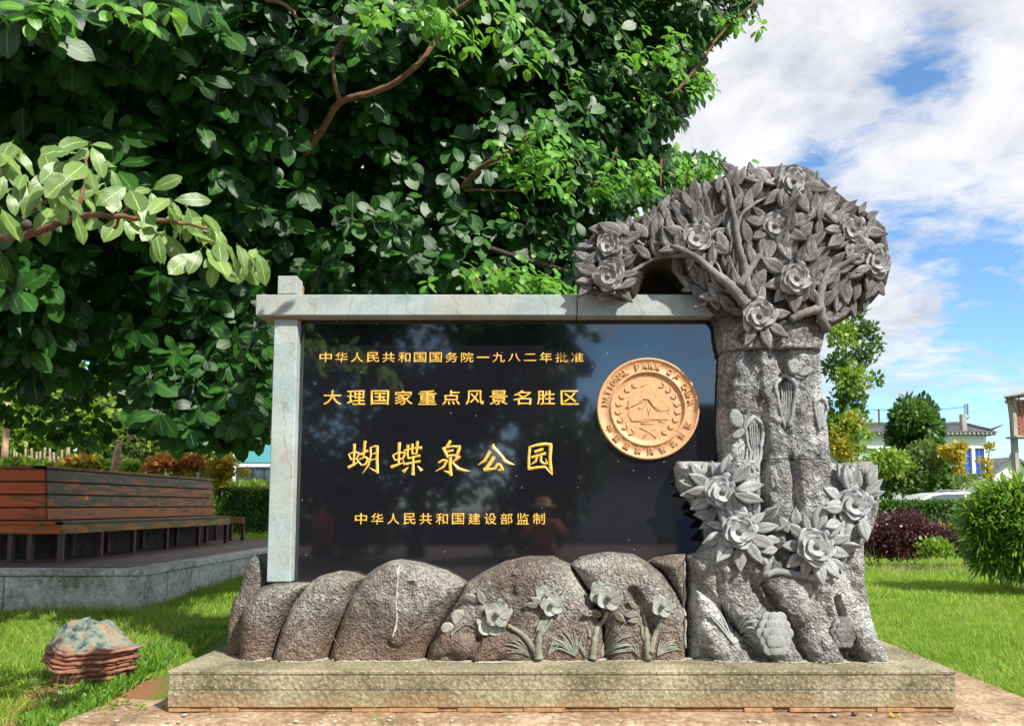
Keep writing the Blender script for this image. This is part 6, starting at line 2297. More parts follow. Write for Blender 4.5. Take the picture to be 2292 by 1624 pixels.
def m_glass(name, c, rough=0.06):
    m, t = mat_new(name)
    finish(t, c, rough, spec=1.0, coat=0.6)
    return m


M['glass'] = m_glass('dark_glass', (0.02, 0.035, 0.05))
M['glass_blue'] = m_plain('blue_glass', (0.012, 0.06, 0.36), 0.15, 0.5, 1.2)
M['sky_glass'] = m_glass('sky_reflection_screen', (0.12, 0.42, 0.52), 0.15)  # blue sky reflected in the windscreen is painted as base colour
M['tyre'] = m_plain('tyre_rubber', (0.025, 0.025, 0.025), 0.8, 0.2, 20)
M['metal'] = m_plain('dull_metal', (0.35, 0.35, 0.36), 0.4, 0.1, 20, metal=0.8)


def wheel(parent, c, r, w, axis):
    ty = MB().lathe([(r * 0.62, -w / 2), (r * 0.95, -w / 2), (r, -w * 0.35), (r, w * 0.35), (r * 0.95, w / 2), (r * 0.62, w / 2)], c, 20, axis).build('wheel', M['tyre'], parent, True)
    MB().lathe([(0.02, -w / 2 - 0.01), (r * 0.3, -w / 2 - 0.02), (r * 0.6, -w / 2 + 0.01), (r * 0.6, w / 2 - 0.01), (r * 0.3, w / 2 + 0.02), (0.02, w / 2 + 0.01)], c, 16, axis).build('rim', M['metal'], ty, True)


YB_ = 27.0
bx0_ = P(522, 1000, YB_).x
bus = thing('tour_bus', (bx0_ + 1.25, YB_ + 4, 0.9), 'white tour bus with pale blue sky reflection painted on its windscreen behind the hedge beside the stone post', 'bus')
z0, z1 = 1.2, P(560, 974, YB_).z
prof = [(bx0_, z0), (bx0_ + 2.5, z0), (bx0_ + 2.5, z1 - 0.3), (bx0_ + 2.35, z1 - 0.08), (bx0_ + 2.0, z1), (bx0_ + 0.5, z1), (bx0_ + 0.15, z1 - 0.08), (bx0_, z1 - 0.3)]
MB().prism(prof, YB_, YB_ + 9).build('body', M['white'], bus)
MB().box(bx0_ + 0.12, bx0_ + 2.38, YB_ - 0.03, YB_ + 0.05, z1 - 0.92, z1 - 0.22, 0.02).build('upper_windscreen', M['sky_glass'], bus)
MB().box(bx0_ + 0.12, bx0_ + 2.38, YB_ - 0.03, YB_ + 0.05, z0 + 0.55, z1 - 1.05, 0.02).build('lower_windscreen', M['glass'], bus)
MB().box(bx0_ + 0.3, bx0_ + 0.8, YB_ - 0.05, YB_ + 0.02, z0 + 0.15, z0 + 0.35, 0.02).build('headlight', M['metal'], bus)
MB().box(bx0_ + 1.7, bx0_ + 2.2, YB_ - 0.05, YB_ + 0.02, z0 + 0.15, z0 + 0.35, 0.02).build('headlight', M['metal'], bus)
for k in range(6):
    MB().box(bx0_ - 0.01, bx0_ + 0.02, YB_ + 0.6 + k * 1.35, YB_ + 1.8 + k * 1.35, z1 - 1.35, z1 - 0.5, 0.008).build('window', M['glass'], bus)
mir = tube_part('mirror_arm', [(bx0_ + 0.1, YB_, z1 - 0.3), (bx0_ - 0.25, YB_ - 0.15, z1 - 0.35), (bx0_ - 0.35, YB_ - 0.2, z1 - 0.8)], 0.03, 0.03, M['black'], bus, 6)
MB().box(bx0_ - 0.45, bx0_ - 0.25, YB_ - 0.28, YB_ - 0.16, z1 - 1.15, z1 - 0.65, 0.03).build('mirror', M['black'], bus)
for yy in (YB_ + 1.8, YB_ + 7):
    for xx in (bx0_ + 0.14, bx0_ + 2.36): wheel(bus, (xx, yy, 1.35), 0.45, 0.26, 'X')

# ------------------------------------------------------------------ car behind the hedge
YC = 29.5
ca, cb = P(2035, 1120, YC).x, P(2265, 1120, YC).x
car = thing('white_car', ((ca + cb) / 2, YC, 0.3), 'white car parked behind the clipped hedge with only its roof showing', 'car')
zr = P(2160, 1099, YC).z
xm, L0 = (ca + cb) / 2, (cb - ca)
gz0 = 0.3
f = lambda t: ca - 0.3 + (L0 + 0.9) * t
prof = [(f(0), gz0 + .35), (f(0), gz0 + .85), (f(.03), zr - .62), (f(.12), zr - .45), (f(.22), zr - .12), (f(.34), zr - 0.02), (f(.55), zr), (f(.70), zr - .05), (f(.80), zr - .35), (f(.86), zr - .52), (f(.99), zr - .70), (f(1), gz0 + .7), (f(1), gz0 + .35)]
MB().prism(prof, YC, YC + 1.75).build('body', M['white'], car, False)
MB().prism([(f(.17), zr - .48), (f(.25), zr - .16), (f(.34), zr - .10), (f(.50), zr - .09), (f(.50), zr - .48)], YC - 0.012, YC + 0.01).build('window', M['glass'], car)
MB().prism([(f(.52), zr - .48), (f(.52), zr - .09), (f(.68), zr - .13), (f(.78), zr - .48)], YC - 0.012, YC + 0.01).build('window', M['glass'], car)
MB().tube([(f(.30), YC + 0.25, zr + 0.0), (f(.34), YC + 0.25, zr + 0.05), (f(.66), YC + 0.25, zr + 0.04), (f(.70), YC + 0.25, zr - 0.04)], 0.02, 6).build('roof_rail', M['metal'], car)
for t_ in (0.18, 0.82): wheel(car, (f(t_), YC + 0.1, gz0 + 0.33), 0.33, 0.2, 'Y')
for t_ in (0.18, 0.82): wheel(car, (f(t_), YC + 1.6, gz0 + 0.33), 0.33, 0.2, 'Y')

# ------------------------------------------------------------------ houses
M['wall_white'] = m_plain('white_plaster', (0.80, 0.80, 0.79), 0.8, 0.05, 1.5)
M['wall_grey'] = m_plain('grey_stone_wall', (0.36, 0.39, 0.42), 0.85, 0.15, 1.2)
M['tile'] = m_plain('grey_roof_tile', (0.13, 0.13, 0.135), 0.85, 0.35, 4)
M['concrete'] = m_plain('raw_concrete', (0.33, 0.31, 0.28), 0.9, 0.2, 2)
M['brick'] = m_plain('red_brick', (0.30, 0.10, 0.07), 0.9, 0.3, 6)
M['rust'] = m_plain('rusty_iron', (0.10, 0.05, 0.035), 0.8, 0.3, 20)
M['blue_frame'] = m_plain('blue_frame_paint', (0.16, 0.25, 0.48), 0.5, 0.1, 4)
Y = 45.0
hs = thing('white_house', tuple(P(2075, 1120, Y)), 'white two storey house with grey tiled roof and blue windows', 'house')
g0 = 0.2


def X_(u, Y_=Y): return P(u, 1000, Y_).x
def Z_(v, Y_=Y): return P(1225, v, Y_).z


xL, xR = X_(1905), X_(2208)
zE, zW = Z_(969), Z_(999)
MB().box(xL, xR, Y, Y + 8, Z_(999), zE, 0).build('upper_wall', M['wall_white'], hs)
MB().box(xL, xR, Y + 0.12, Y + 8, g0, Z_(999) - 0.002, 0).build('lower_wall', M['wall_grey'], hs)
MB().box(xL, xR + 0.02, Y - 0.06, Y + 0.10, Z_(1002), Z_(998), 0).build('string_course', M['wall_white'], hs)
for a, b in ((1961, 1971), (1988, 1998), (2174, 2181), (2202, 2208), (2131, 2143)):
    MB().box(X_(a), X_(b), Y - 0.03, Y + 0.119, Z_(1062), Z_(1002) - 0.002, 0).build('pilaster', M['wall_white'], hs)
for a, b in ((1972, 1987), (2144, 2173), (2182, 2201)):
    w = MB().box(X_(a), X_(b), Y + 0.07, Y + 0.13, Z_(1061), Z_(1005), 0).build('window', M['glass_blue'], hs)
    mb = MB()
    zz = [Z_(1061), Z_(1005)]
    for fz in (0.0, 0.22, 0.72, 0.965):
        mb.box(X_(a), X_(b), Y + 0.03, Y + 0.068, zz[0] + (zz[1] - zz[0]) * fz, zz[0] + (zz[1] - zz[0]) * fz + 0.035)
    nb2 = 3 if b - a > 20 else 2
    for k in range(nb2 + 1):
        xx = X_(a) + (X_(b) - X_(a) - 0.045) * k / nb2
        mb.box(xx, xx + 0.028, Y + 0.025, Y + 0.066, zz[0], zz[1])
    mb.build('frame', M['blue_frame'], w)
for a, b in ((2113, 2131), (2145, 2180)):
    w = MB().box(X_(a), X_(b), Y + 0.10, Y + 0.14, Z_(1119), Z_(1103), 0).build('window', M['glass'], hs)
    mb = MB()
    k = a
    while k < b:
        mb.box(X_(k), X_(k) + 0.025, Y + 0.05, Y + 0.075, Z_(1119), Z_(1103))
        k += 3.0
    mb.build('window_bars', M['white'], w)
# roof slope with rows of half round tiles
zr0, zr1 = zE + 0.02, Z_(945)
rx0, rx1 = xL - 0.3, xR + 0.35
ry0, ry1 = Y - 0.45, Y + 4
rf = thing  # (kept name free)
V = [(rx0, ry0, zr0), (rx1, ry0, zr0 - 0.02), (X_(2160, 49), ry1, zr1 + 0.30), (rx0, ry1, zr1 + 0.30), (rx0, ry0, zr0 - 0.12), (rx1, ry0, zr0 - 0.14), (rx1, Y + 8.4, zr0 - 0.14), (rx0, Y + 8.4, zr0 - 0.12)]
mb = MB()
mb.add(V, [(0, 1, 2, 3), (4, 5, 1, 0), (1, 5, 6, 2), (3, 2, 6, 7), (4, 0, 3, 7), (4, 7, 6, 5)])
roof = mb.build('roof', M['tile'], hs)
k = 0
while k < 62:
    t_ = k / 61
    a = Vector((rx0 + (rx1 - rx0) * t_, ry0 - 0.03, zr0 + 0.02))
    xt = min(a.x, X_(2160, 49))
    if a.x <= X_(2160, 49): b = Vector((a.x, ry1, zr1 + 0.32))
    else:
        ff = (rx1 - a.x) / (rx1 - X_(2160, 49))
        b = Vector((a.x, ry0 + (ry1 - ry0) * ff, zr0 + (zr1 + 0.30 - zr0) * ff + 0.02))
    if (b - a).length > 0.15:
        MB().tube([a, a.lerp(b, .5) - Vector((0, 0, 0.05)), b], 0.045, 6).build('tile_row', M['tile'], roof, True)
    k += 1
xk = X_(2160, 49)
MB().tube([(rx0, ry1, zr1 + 0.36), (xk - 1, ry1, zr1 + 0.36), (xk, ry1, zr1 + 0.42), (xk + 0.35, ry1, zr1 + 0.8)], [0.10, 0.10, 0.10, 0.03], 6).build('ridge', M['tile'], roof)
MB().tube([(xk, ry1, zr1 + 0.36), ((xk + rx1) / 2, (ry0 + ry1) / 2, (zr0 + zr1) / 2 + 0.2), (rx1 - 0.2, ry0 + 0.2, zr0 + 0.16), (rx1 + 0.35, ry0 - 0.1, zr0 + 0.42)], [0.10, 0.09, 0.08, 0.02], 6).build('ridge', M['tile'], roof)
mb = MB()
k = rx0
while k < rx1:
    mb.lathe([(0.0, -0.05), (0.06, -0.05), (0.06, 0.0), (0.0, 0.0)], (k, ry0 - 0.02, zr0 - 0.06), 8, 'Y')
    k += 0.24
mb.build('eave_tiles', M['concrete'], roof)
# column stub with bars on the roof
MB().box(X_(2158, 44.8), X_(2169, 44.8), 44.9, 45.2, Z_(966, 45), Z_(926, 45), 0.02).build('column_stub', M['concrete'], hs)
for u in (2158.5, 2162, 2165, 2167):
    MB().tube([P(u, 928, 45), P(u - 0.6, 903, 45)], 0.02, 5).build('reinforcing_bar', M['rust'], hs)
an = thing('roof_pole', tuple(P(1969, 946, 47)), 'short dark pole standing on the tiled roof', 'pole')
MB().box(P(1967, 946, 47).x, P(1970, 946, 47).x, 47, 47.08, Z_(950, 47), Z_(916, 47)).build('post', M['rust'], an)
MB().box(P(1964, 946, 47).x, P(1970.5, 946, 47).x, 46.99, 47.09, Z_(917, 47), Z_(915.5, 47)).build('cap', M['rust'], an)
wires = MB().tube([P(1880, 917, 46), P(1969, 916, 46), P(2060, 918, 46), P(2110, 915, 46), P(2162, 910, 45.1)], 0.016, 5).build('overhead_wire', M['black'])
tag(wires, 'thin black wire strung from the roof column towards the slender tree', 'wire')
# gable house
Y2 = 62.0
gh = thing('gable_house', tuple(P(2255, 1110, Y2)), 'small white gabled house with curved grey tiled roof at the right', 'house')
gx = lambda u: P(u, 1000, Y2).x
gz_ = lambda v: P(1225, v, Y2).z
gp = [(gx(2221), 0.2), (gx(2330), 0.2), (gx(2330), gz_(1062)), (gx(2290), gz_(1043)), (gx(2264), gz_(1031)), (gx(2240), gz_(1043)), (gx(2221), gz_(1060))]
MB().prism(gp, Y2, Y2 + 9).build('wall', M['wall_white'], gh)
ol = [(gx(2214), gz_(1061)), (gx(2238), gz_(1043)), (gx(2264), gz_(1027)), (gx(2290), gz_(1042)), (gx(2335), gz_(1064)), (gx(2335), gz_(1060)), (gx(2292), gz_(1036)), (gx(2264), gz_(1021)), (gx(2236), gz_(1037)), (gx(2212), gz_(1057))]
MB().prism(ol, Y2 - 0.5, Y2 + 9.3).build('roof', M['tile'], gh)
MB().tube([P(2264, 1024, Y2 - .5), P(2262, 1018, Y2 - .5), P(2265, 1009, Y2 - .5)], [0.14, 0.10, 0.03], 6).build('ridge_horn', M['tile'], gh)
for u in (2245, 2256): MB().box(gx(u), gx(u + 1.5), Y2 - 0.02, Y2 + 0.03, gz_(1053), gz_(1051)).build('vent', M['black'], gh)
MB().prism([(gx(2205), gz_(1068)), (gx(2222), gz_(1050)), (gx(2262), gz_(1026)), (gx(2262), gz_(1030)), (gx(2222), gz_(1056))], Y2 + 0.3, Y2 + 5).build('side_roof', M['tile'], gh)
# brick building at the right edge
Y3 = 34.0
bk = thing('brick_building', tuple(P(2300, 1130, Y3)), 'unfinished red brick building with concrete frame at the right edge', 'building')
hx = lambda u: P(u, 1000, Y3).x
hz = lambda v: P(1225, v, Y3).z
MB().box(hx(2271), hx(2280), Y3, Y3 + 0.3, 0.2, hz(895), 0.01).build('concrete_column', M['concrete'], bk)
MB().box(hx(2264), hx(2281), Y3 - 0.04, Y3 + 0.34, hz(900), hz(892), 0.01).build('concrete_corbel', M['concrete'], bk)
Vr = [P(2246, 888, Y3 - 0.6), P(2420, 858, Y3 - 0.6), P(2420, 850, Y3 - 0.6), P(2246, 884, Y3 - 0.6)]
mb = MB()
mb.add([tuple(a) for a in Vr] + [(a.x + 0.7, Y3 + 0.35, a.z) for a in Vr], [(0, 1, 2, 3), (7, 6, 5, 4), (0, 4, 5, 1), (1, 5, 6, 2), (2, 6, 7, 3), (3, 7, 4, 0)])
mb.build('roof_slab', M['concrete'], bk)
MB().box(hx(2262), hx(2420), Y3 - 0.45, Y3 + 0.35, hz(980), hz(976), 0.01).build('floor_slab', M['concrete'], bk)
wallb = MB().box(hx(2283), hx(2420), Y3 + 0.2, Y3 + 0.45, hz(975.5), hz(892)).build('mortar_wall', M['concrete'], bk)
for r_ in range(16):
    for c_ in range(8):
        xa = hx(2282.3) + c_ * 0.26 + (0.13 if r_ % 2 else 0)
        za = hz(975) + r_ * 0.095
        if za + 0.085 < hz(893):
            MB().box(xa, xa + 0.245, Y3 + 0.16, Y3 + 0.199, za, za + 0.083).build('brick', M['brick'], wallb)
for seq in ([(2254, 887), (2260, 930), (2266, 978)], [(2263, 887), (2270, 905), (2278, 930)], [(2279, 884), (2284, 910), (2289, 935)]):
    MB().tube([P(u, v, Y3 - 0.4) for u, v in seq], 0.03, 6).build('iron_strut', M['rust'], bk)

# ------------------------------------------------------------------ what stands behind the camera (seen in the polished granite)
def behind():
    bl = []
    for k in range(26):
        bl.append(((rng.uniform(-8.5, 0.9), rng.uniform(-14, -11), 0.8 + 7.7 * (k + 0.5) / 26), (rng.uniform(1.1, 1.9), 1.4, rng.uniform(1.0, 1.6))))
    shrub('camphor_tree', 'dark broad tree seen only as a reflection in the left of the polished black panel', 'tree', bl, 20000, 0.34, 'dark', trunk=((-4, -12.5, 0), (-4, -12.5, 5), 0.3), tmpl=SMALL)
    h = thing('hall', (6, -26, 0), 'dark tile roofed hall seen only as a reflection in the right of the black panel', 'house')
    MB().box(1.5, 16, -34, -26, 0, 3.4).build('wall', M['wall_grey'], h)
    MB().prism([(0.6, 3.3), (16.8, 3.3), (14, 6.2), (3.2, 6.4), (2.7, 6.9)], -35, -25.2).build('roof', M['tile'], h)
    MB().box(-1.5, 1.49, -31, -28, 0, 8.6).build('gate_tower', M['tile'], h)
    MB().prism([(-2.4, 8.6), (2.4, 8.6), (0.8, 10.2), (-0.8, 10.2)], -31.6, -27.4).build('tower_roof', M['tile'], h)
    MB().box(-30, -2, -21, -20, 0, 1.1).build('garden_wall', M['bark_dark'], h)


behind()


def person(loc, top, bottom, hat, label, height=1.66, raise_arm=True, rz=0.0):
    """standing figure facing +Y"""
    th = thing('person', loc, label, 'person', None, rz)
    mskin = m_plain('skin', (0.45, 0.27, 0.19), 0.6, 0.05, 5)
    mt = m_plain('blouse', top, 0.85, 0.15, 14)
    mb2 = m_plain('skirt', bottom, 0.85, 0.15, 14)
    s = height / 1.66
    J = {'pel': (0, 0, .92), 'wa': (0, 0, 1.05), 'ch': (0, 0, 1.25), 'ne': (0, .0, 1.40), 'he': (0, .03, 1.50), 'tp': (0, .03, 1.60),
         'shl': (-.17, 0, 1.34), 'shr': (.17, 0, 1.34), 'hl': (-.09, 0, .88), 'hr': (.09, 0, .88), 'kl': (-.10, .02, .48), 'kr': (.10, .02, .48), 'al': (-.10, -.02, .08), 'ar': (.10, -.02, .08), 'fl': (-.11, .12, .04), 'fr': (.11, .12, .04)}
    if raise_arm:
        J.update({'ell': (-.30, .10, 1.12), 'elr': (.34, .08, 1.14), 'wl': (-.10, .22, 1.38), 'wr': (.12, .22, 1.38)})
    else:
        J.update({'ell': (-.24, 0, 1.08), 'elr': (.24, 0, 1.08), 'wl': (-.25, .06, .84), 'wr': (.25, .06, .84)})
    R = {'pel': .13, 'wa': .11, 'ch': .13, 'ne': .055, 'he': .085, 'tp': .07, 'shl': .06, 'shr': .06, 'hl': .09, 'hr': .09, 'kl': .055, 'kr': .055, 'al': .035, 'ar': .035, 'fl': .035, 'fr': .035, 'ell': .042, 'elr': .042, 'wl': .03, 'wr': .03}
    E_ = [('pel', 'wa'), ('wa', 'ch'), ('ch', 'ne'), ('ne', 'he'), ('he', 'tp'), ('ch', 'shl'), ('ch', 'shr'), ('shl', 'ell'), ('ell', 'wl'), ('shr', 'elr'), ('elr', 'wr'), ('pel', 'hl'), ('pel', 'hr'), ('hl', 'kl'), ('hr', 'kr'), ('kl', 'al'), ('kr', 'ar'), ('al', 'fl'), ('ar', 'fr')]
    ks = list(J)
    me = bpy.data.meshes.new('body')
    me.from_pydata([tuple(c * s for c in J[k]) for k in ks], [(ks.index(a), ks.index(b)) for a, b in E_], [])
    ob = bpy.data.objects.new('body', me)
    COL.objects.link(ob)
    sk = ob.modifiers.new('skin', 'SKIN')
    me.skin_vertices[0].data[ks.index('pel')].use_root = True
    for i, k in enumerate(ks): me.skin_vertices[0].data[i].radius = (R[k] * s, R[k] * s)
    sub_ = ob.modifiers.new('sub', 'SUBSURF')
    sub_.levels = sub_.render_levels = 2
    dg = bpy.context.evaluated_depsgraph_get()
    m2 = bpy.data.meshes.new_from_object(ob.evaluated_get(dg))
    bpy.data.objects.remove(ob)
    m2.materials.clear()
    m2.materials.append(mskin)
    m2.polygons.foreach_set('use_smooth', np.ones(len(m2.polygons), dtype=bool))
    W = wmat(th)
    place('body', m2, th, M=W)
    for side in (-1, 1):          # fingers round the phone or hanging
        wv = Vector(J['wr' if side > 0 else 'wl']) * s
        for q in range(5):
            a = wv + Vector((side * 0.0 - side * 0.012 * q, 0.01, 0.01))
            d_ = Vector((-side * 0.02, 0.03, 0.05 - 0.008 * q)) if raise_arm else Vector((0, 0.015 * (q - 2), -0.09 + 0.01 * abs(q - 2)))
            o_ = MB().tube([W @ a, W @ (a + d_ * 0.6), W @ (a + d_)], [0.009, 0.009, 0.006], 6).build('finger', mskin, th, True)
    o_ = MB().lathe([(0.19 * s, 0.98 * s), (0.16 * s, 1.12 * s), (0.185 * s, 1.26 * s), (0.17 * s, 1.36 * s), (0.07 * s, 1.42 * s)], (0, 0, 0), 18)
    o_.V = [tuple(W @ Vector((v[0], v[1] * 0.72, v[2]))) for v in o_.V]
    o_.build('blouse', mt, th, True)
    for side, a, b in ((-1, 'shl', 'ell'), (1, 'shr', 'elr')):
        MB().tube([W @ (Vector(J[a]) * s), W @ (Vector(J[b]) * s)], [0.085 * s, 0.075 * s], 10).build('sleeve', mt, th, True)
    o_ = MB().lathe([(0.33 * s, 0.30 * s), (0.27 * s, 0.6 * s), (0.21 * s, 0.9 * s), (0.165 * s, 1.06 * s)], (0, 0, 0), 18)
    o_.V = [tuple(W @ Vector((v[0], v[1] * 0.8, v[2]))) for v in o_.V]
    o_.build('skirt', mb2, th, True)
    o_ = MB().lathe([(0.10 * s, 1.42 * s), (0.115 * s, 1.52 * s), (0.10 * s, 1.62 * s), (0.03 * s, 1.66 * s)], (0, -0.01, 0), 14)
    o_.V = [tuple(W @ Vector((v[0], v[1] - 0.02, v[2]))) for v in o_.V]
    o_.build('hair', m_plain('hair', (0.02, 0.015, 0.012), 0.6, 0.1, 20), th, True)
    # face pieces
    for q in (-1, 1):
        MB().lathe([(0.0, 0.0), (0.010, 0.002), (0.012, 0.008), (0.0, 0.012)], tuple(W @ Vector((q * 0.032, 0.105, 1.53 * s))), 8, 'Y').build('eye', M['black'], th)
    MB().tube([W @ Vector((0, 0.105, 1.53 * s)), W @ Vector((0, 0.128, 1.49 * s))], [0.008, 0.014], 6).build('nose', mskin, th, True)
    if hat:
        o_ = MB().lathe([(0.21, 1.585 * s), (0.20, 1.60 * s), (0.115, 1.61 * s), (0.11, 1.69 * s), (0.07, 1.72 * s), (0.01, 1.725 * s)], (0, 0, 0), 22)
        o_.V = [tuple(W @ Vector((v[0], v[1] + 0.01, v[2]))) for v in o_.V]
        o_.build('sun_hat', m_plain('straw', (0.62, 0.47, 0.26), 0.8, 0.15, 30), th, True)
    return th


person((-0.06, -0.42, 0.0), (0.42, 0.13, 0.05), (0.24, 0.06, 0.03), True, 'person in straw hat and orange red dress holding a phone, reflected in the black panel', 1.66)
person((3.4, -7.5, 0.0), (0.10, 0.16, 0.42), (0.10, 0.14, 0.35), False, 'person in blue clothes seen as a faint reflection right in the panel', 1.62, False)
person((-6.0, -9.5, 0.0), (0.45, 0.06, 0.05), (0.12, 0.05, 0.05), False, 'person in red top seen as a faint reflection left in the panel', 1.62, False)

# ------------------------------------------------------------------ grass
def grass(name, n, xr_, yr_, h, w, mat, cond=None, seed=0, clump=0.6):
    x = rng.uniform(xr_[0], xr_[1], n)
    y = rng.uniform(yr_[0] ** 0.5, yr_[1] ** 0.5, n) ** 2 if yr_[0] > 0 else rng.uniform(yr_[0], yr_[1], n)
    k = np.ones(n, bool)
    if cond is not None: k &= cond(x, y)
    x, y = x[k], y[k]
    n = len(x)
    dens = fbm(x * 2.3, y * 2.3, 3)
    z = ground_z(x, y)
    hh = h * rng.uniform(0.4, 1.35, n) * (1 + clump * 1.5 * dens + 0.35 * fbm(x * 9, y * 9, 2))
    d = rng.normal(size=(n, 3)) * 0.42
    d[:, 2] = 1.0
    # blades lean with a slowly turning wind direction so that the lawn is not uniform
    a = 6 * fbm(x * 0.8 + 30, y * 0.8, 2)
    d[:, 0] += 0.35 * np.cos(a)
    d[:, 1] += 0.35 * np.sin(a)
    nn = rng.normal(size=(n, 3))
    nn[:, 2] = 0.2
    leaf_cloud(name, BLADE, np.stack([x, y, z], -1), d, nn, hh, mat, width=w * rng.uniform(.7, 1.3, n), uv=False)
    return bpy.context.scene.objects[-1] if False else None


def grass_obj(*a, **k):
    before = set(o.name for o in COL.objects)
    grass(*a, **k)
    for o in COL.objects:
        if o.name not in before: return o


dirt_c = P(200, 1545, 6.1)


def left_ok(x, y):
    n_ = fbm(x * 1.4, y * 1.4, 3)
    k = (x < -3.02) & ~((x < CXR + 0.02) & (y > CYF - 0.04))
    k &= (y + n_ * 0.9 > 5.15) | (rng.random(len(x)) < 0.16)
    dd = np.hypot(x - dirt_c.x, y - dirt_c.y)
    k &= (dd + n_ * 0.45 > 0.42) | (rng.random(len(x)) < 0.10)
    k &= (np.abs(x) < y * 0.72 + 0.3)
    return k


def right_ok(x, y):
    return ((x > 3.46) | (y > 8.35)) & (x > 2.2) & (x < y * 0.76 + 0.8)


o = grass_obj('grass', 75000, (-7.0, -2.6), (4.7, 11.5), 0.075, 0.0065, M['grass'], left_ok)
tag(o, 'short uneven green grass left of the stone plinth', 'grass', kind='stuff')
o = grass_obj('grass', 120000, (2.2, 9.0), (5.0, 11.5), 0.075, 0.0065, M['grass'], right_ok)
tag(o, 'bright sunlit lawn grass right of the stone plinth', 'grass', kind='stuff')
o = grass_obj('grass', 125000, (2.5, 16.0), (11.0, 21.5), 0.085, 0.012, M['grass'], right_ok)
tag(o, 'lawn grass further back towards the purple shrubs', 'grass', kind='stuff')
o = grass_obj('grass', 14000, (-9.5, -3.6), (15.0, 22.0), 0.14, 0.02, M['grass'], lambda x, y: (x > CXR + 0.02) | (y > 17.0))
tag(o, 'strip of grass behind the platform, under the low hedge', 'grass', kind='stuff')
o = grass_obj('dry_grass', 5000, (-6.5, -2.6), (4.7, 9.0), 0.09, 0.005, M['grass_dry'], left_ok)
tag(o, 'dry yellow blades scattered through the left lawn', 'grass', kind='stuff')
o = grass_obj('dry_grass', 5000, (3.0, 9.0), (5.5, 14.0), 0.09, 0.005, M['grass_dry'], right_ok)
tag(o, 'dry yellow blades scattered through the right lawn', 'grass', kind='stuff')
o = grass_obj('dry_grass', 900, (5.0, 11.0), (15.2, 17.0), 0.32, 0.010, M['grass_dry'], right_ok)
tag(o, 'taller dry stalks at the foot of the purple shrubs', 'grass', kind='stuff')
# fringe of weeds along the slab's left edge and in the front corner
n = 2600
t_ = rng.random(n)
x = -3.10 - rng.random(n) ** 1.5 * 0.35
y = 5.3 + t_ * 2.6
pts = np.stack([x, y, ground_z(x, y)], -1)
leaf_cloud('weeds', LT2, pts, rand_dirs(n) * 0.6 + np.array([[0.1, -0.1, 0.8]]), rand_dirs(n) + np.array([[0, -0.4, 0.5]]), 0.085 * rng.uniform(.5, 1.3, n), FOL['bamboo'], None, uv=False)
tag(bpy.data.objects['weeds'], 'ragged leafy weeds along the left edge of the base slab', 'weeds', kind='stuff')
n = 1500
u = rng.uniform(0, 330, n)
v = rng.uniform(1545, 1620, n)
Yv = (1.6 - 0.12) * F / (v - 1130)
c = uvY_to_w(u, v, Yv)
k = fbm(c[:, 0] * 2.5, c[:, 1] * 2.5, 3) > -0.05
c = c[k]
c[:, 2] = ground_z(c[:, 0], c[:, 1]) + rng.random(len(c)) * 0.04
n = len(c)
leaf_cloud('clover', SMALL, c, rand_dirs(n) * np.array([[1, 1, 0.3]]) + np.array([[0, 0, 0.25]]), np.array([[0, 0, 1.0]]) + rand_dirs(n) * 0.4, 0.034 * rng.uniform(.6, 1.4, n), FOL['lime'], None, uv=False)
tag(bpy.data.objects['clover'], 'patches of small light green ground cover on the red earth in the front left corner', 'ground cover', kind='stuff')
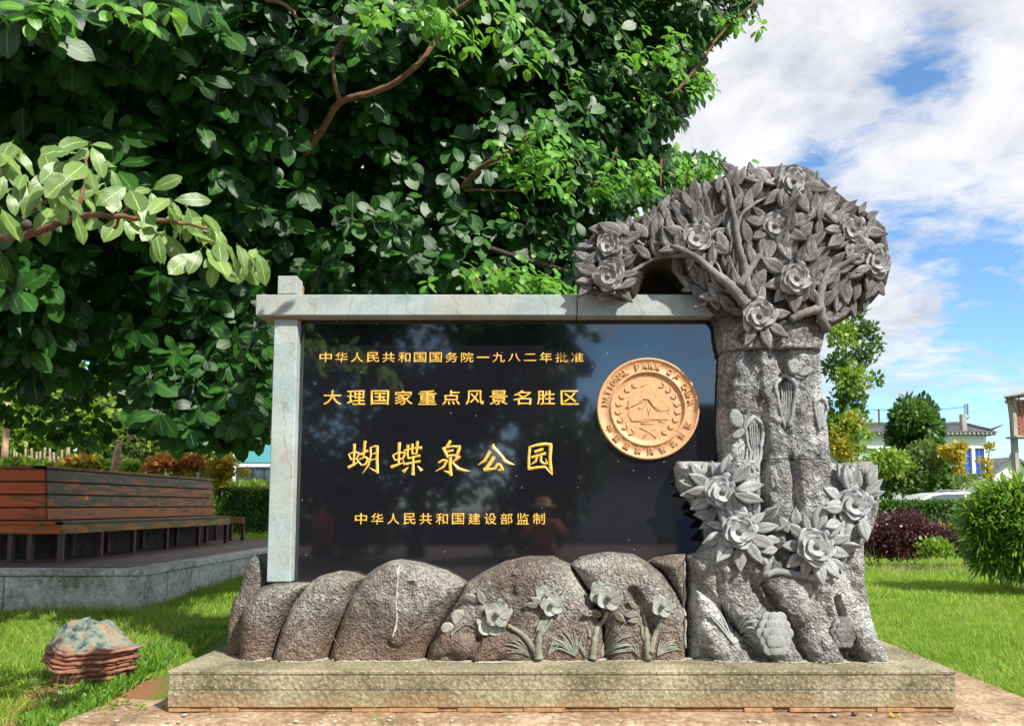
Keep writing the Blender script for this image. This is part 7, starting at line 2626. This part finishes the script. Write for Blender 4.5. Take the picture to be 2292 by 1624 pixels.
# tall grass stems in front
st = thing('grass_tuft', tuple(P(120, 1560, 5.6)), 'tuft of long thin grass stems left of the red boulder', 'grass')
for k in range(26):
    a = P(120 + rng.uniform(-16, 16), 1568, 5.7)
    a.z = 0.14
    b = a + Vector((rng.uniform(-0.16, 0.22), rng.uniform(-0.1, 0.1), rng.uniform(0.14, 0.34)))
    tube_part('stem', [a, a.lerp(b, .5) + Vector((0, 0, 0.03)), b], 0.0022, 0.001, M['grass_dry'] if k % 2 else M['grass'], st, 4, 0, 3)
st = thing('grass_tuft', tuple(P(850, 1610, 5.1)), 'few green and dry stalks leaning over the front edge of the slab', 'grass')
for (u1, v1, u2, v2) in ((868, 1640, 728, 1400), (850, 1640, 905, 1585), (855, 1640, 800, 1602), (862, 1640, 880, 1600), (858, 1640, 840, 1604), (866, 1640, 830, 1596)):
    a, b = P(u1, v1, 5.12), P(u2, v2, 5.2)
    tube_part('stem', [a, a.lerp(b, .5) + Vector((0.02, 0, 0.01)), b], 0.003, 0.0012, M['grass_dry'] if u2 < 820 else M['grass'], st, 4, 0, 3)
# fallen petals and seeds on the slab
c = P(2002, 1588, 5.38)
mb = MB()
for k in range(4):
    a = k * 1.6
    mb.add([(c.x, c.y, ZS + 0.004), (c.x + 0.03 * math.cos(a), c.y + 0.03 * math.sin(a), ZS + 0.02), (c.x + 0.045 * math.cos(a + .4), c.y + 0.045 * math.sin(a + .4), ZS + 0.03), (c.x + 0.03 * math.cos(a + .8), c.y + 0.03 * math.sin(a + .8), ZS + 0.012)], [(0, 1, 2, 3)])
tag(mb.build('fallen_flower', FOL['flower']), 'small yellow fallen flower on the slab below the plinth', 'flower')
for (u, v, lab) in ((1335, 656, 'left'), (1060, 656, 'a')):
    pass
for i, (u, lab) in enumerate(((1118, 'first orange leaf scrap lying on top of the beam, left'), (1153, 'second orange leaf scrap lying on top of the beam, right'))):
    p = P(u, 656.5, YB + 0.02)
    o = MB().lathe([(0.0, -0.004), (0.018, 0.0), (0.015, 0.012), (0.0, 0.016)], (p.x, YB + 0.03, P(u, 658.5, YB).z + 0.004), 8, 'Z').build('leaf_scrap', M['mortar'])
    tag(o, lab, 'leaf')
c = P(1912, 1586, 5.42)
tag(MB().lathe([(0.0, 0.0), (0.018, 0.003), (0.02, 0.016), (0.008, 0.03), (0.0, 0.031)], (c.x, c.y, ZS + 0.001), 9, 'Z').build('seed_pod', M['rust'], None, True), 'small brown seed pod on the slab left of the fallen yellow flower', 'seed pod')
print('tris', sum(len(o.data.polygons) for o in bpy.data.objects if o.type == 'MESH'))
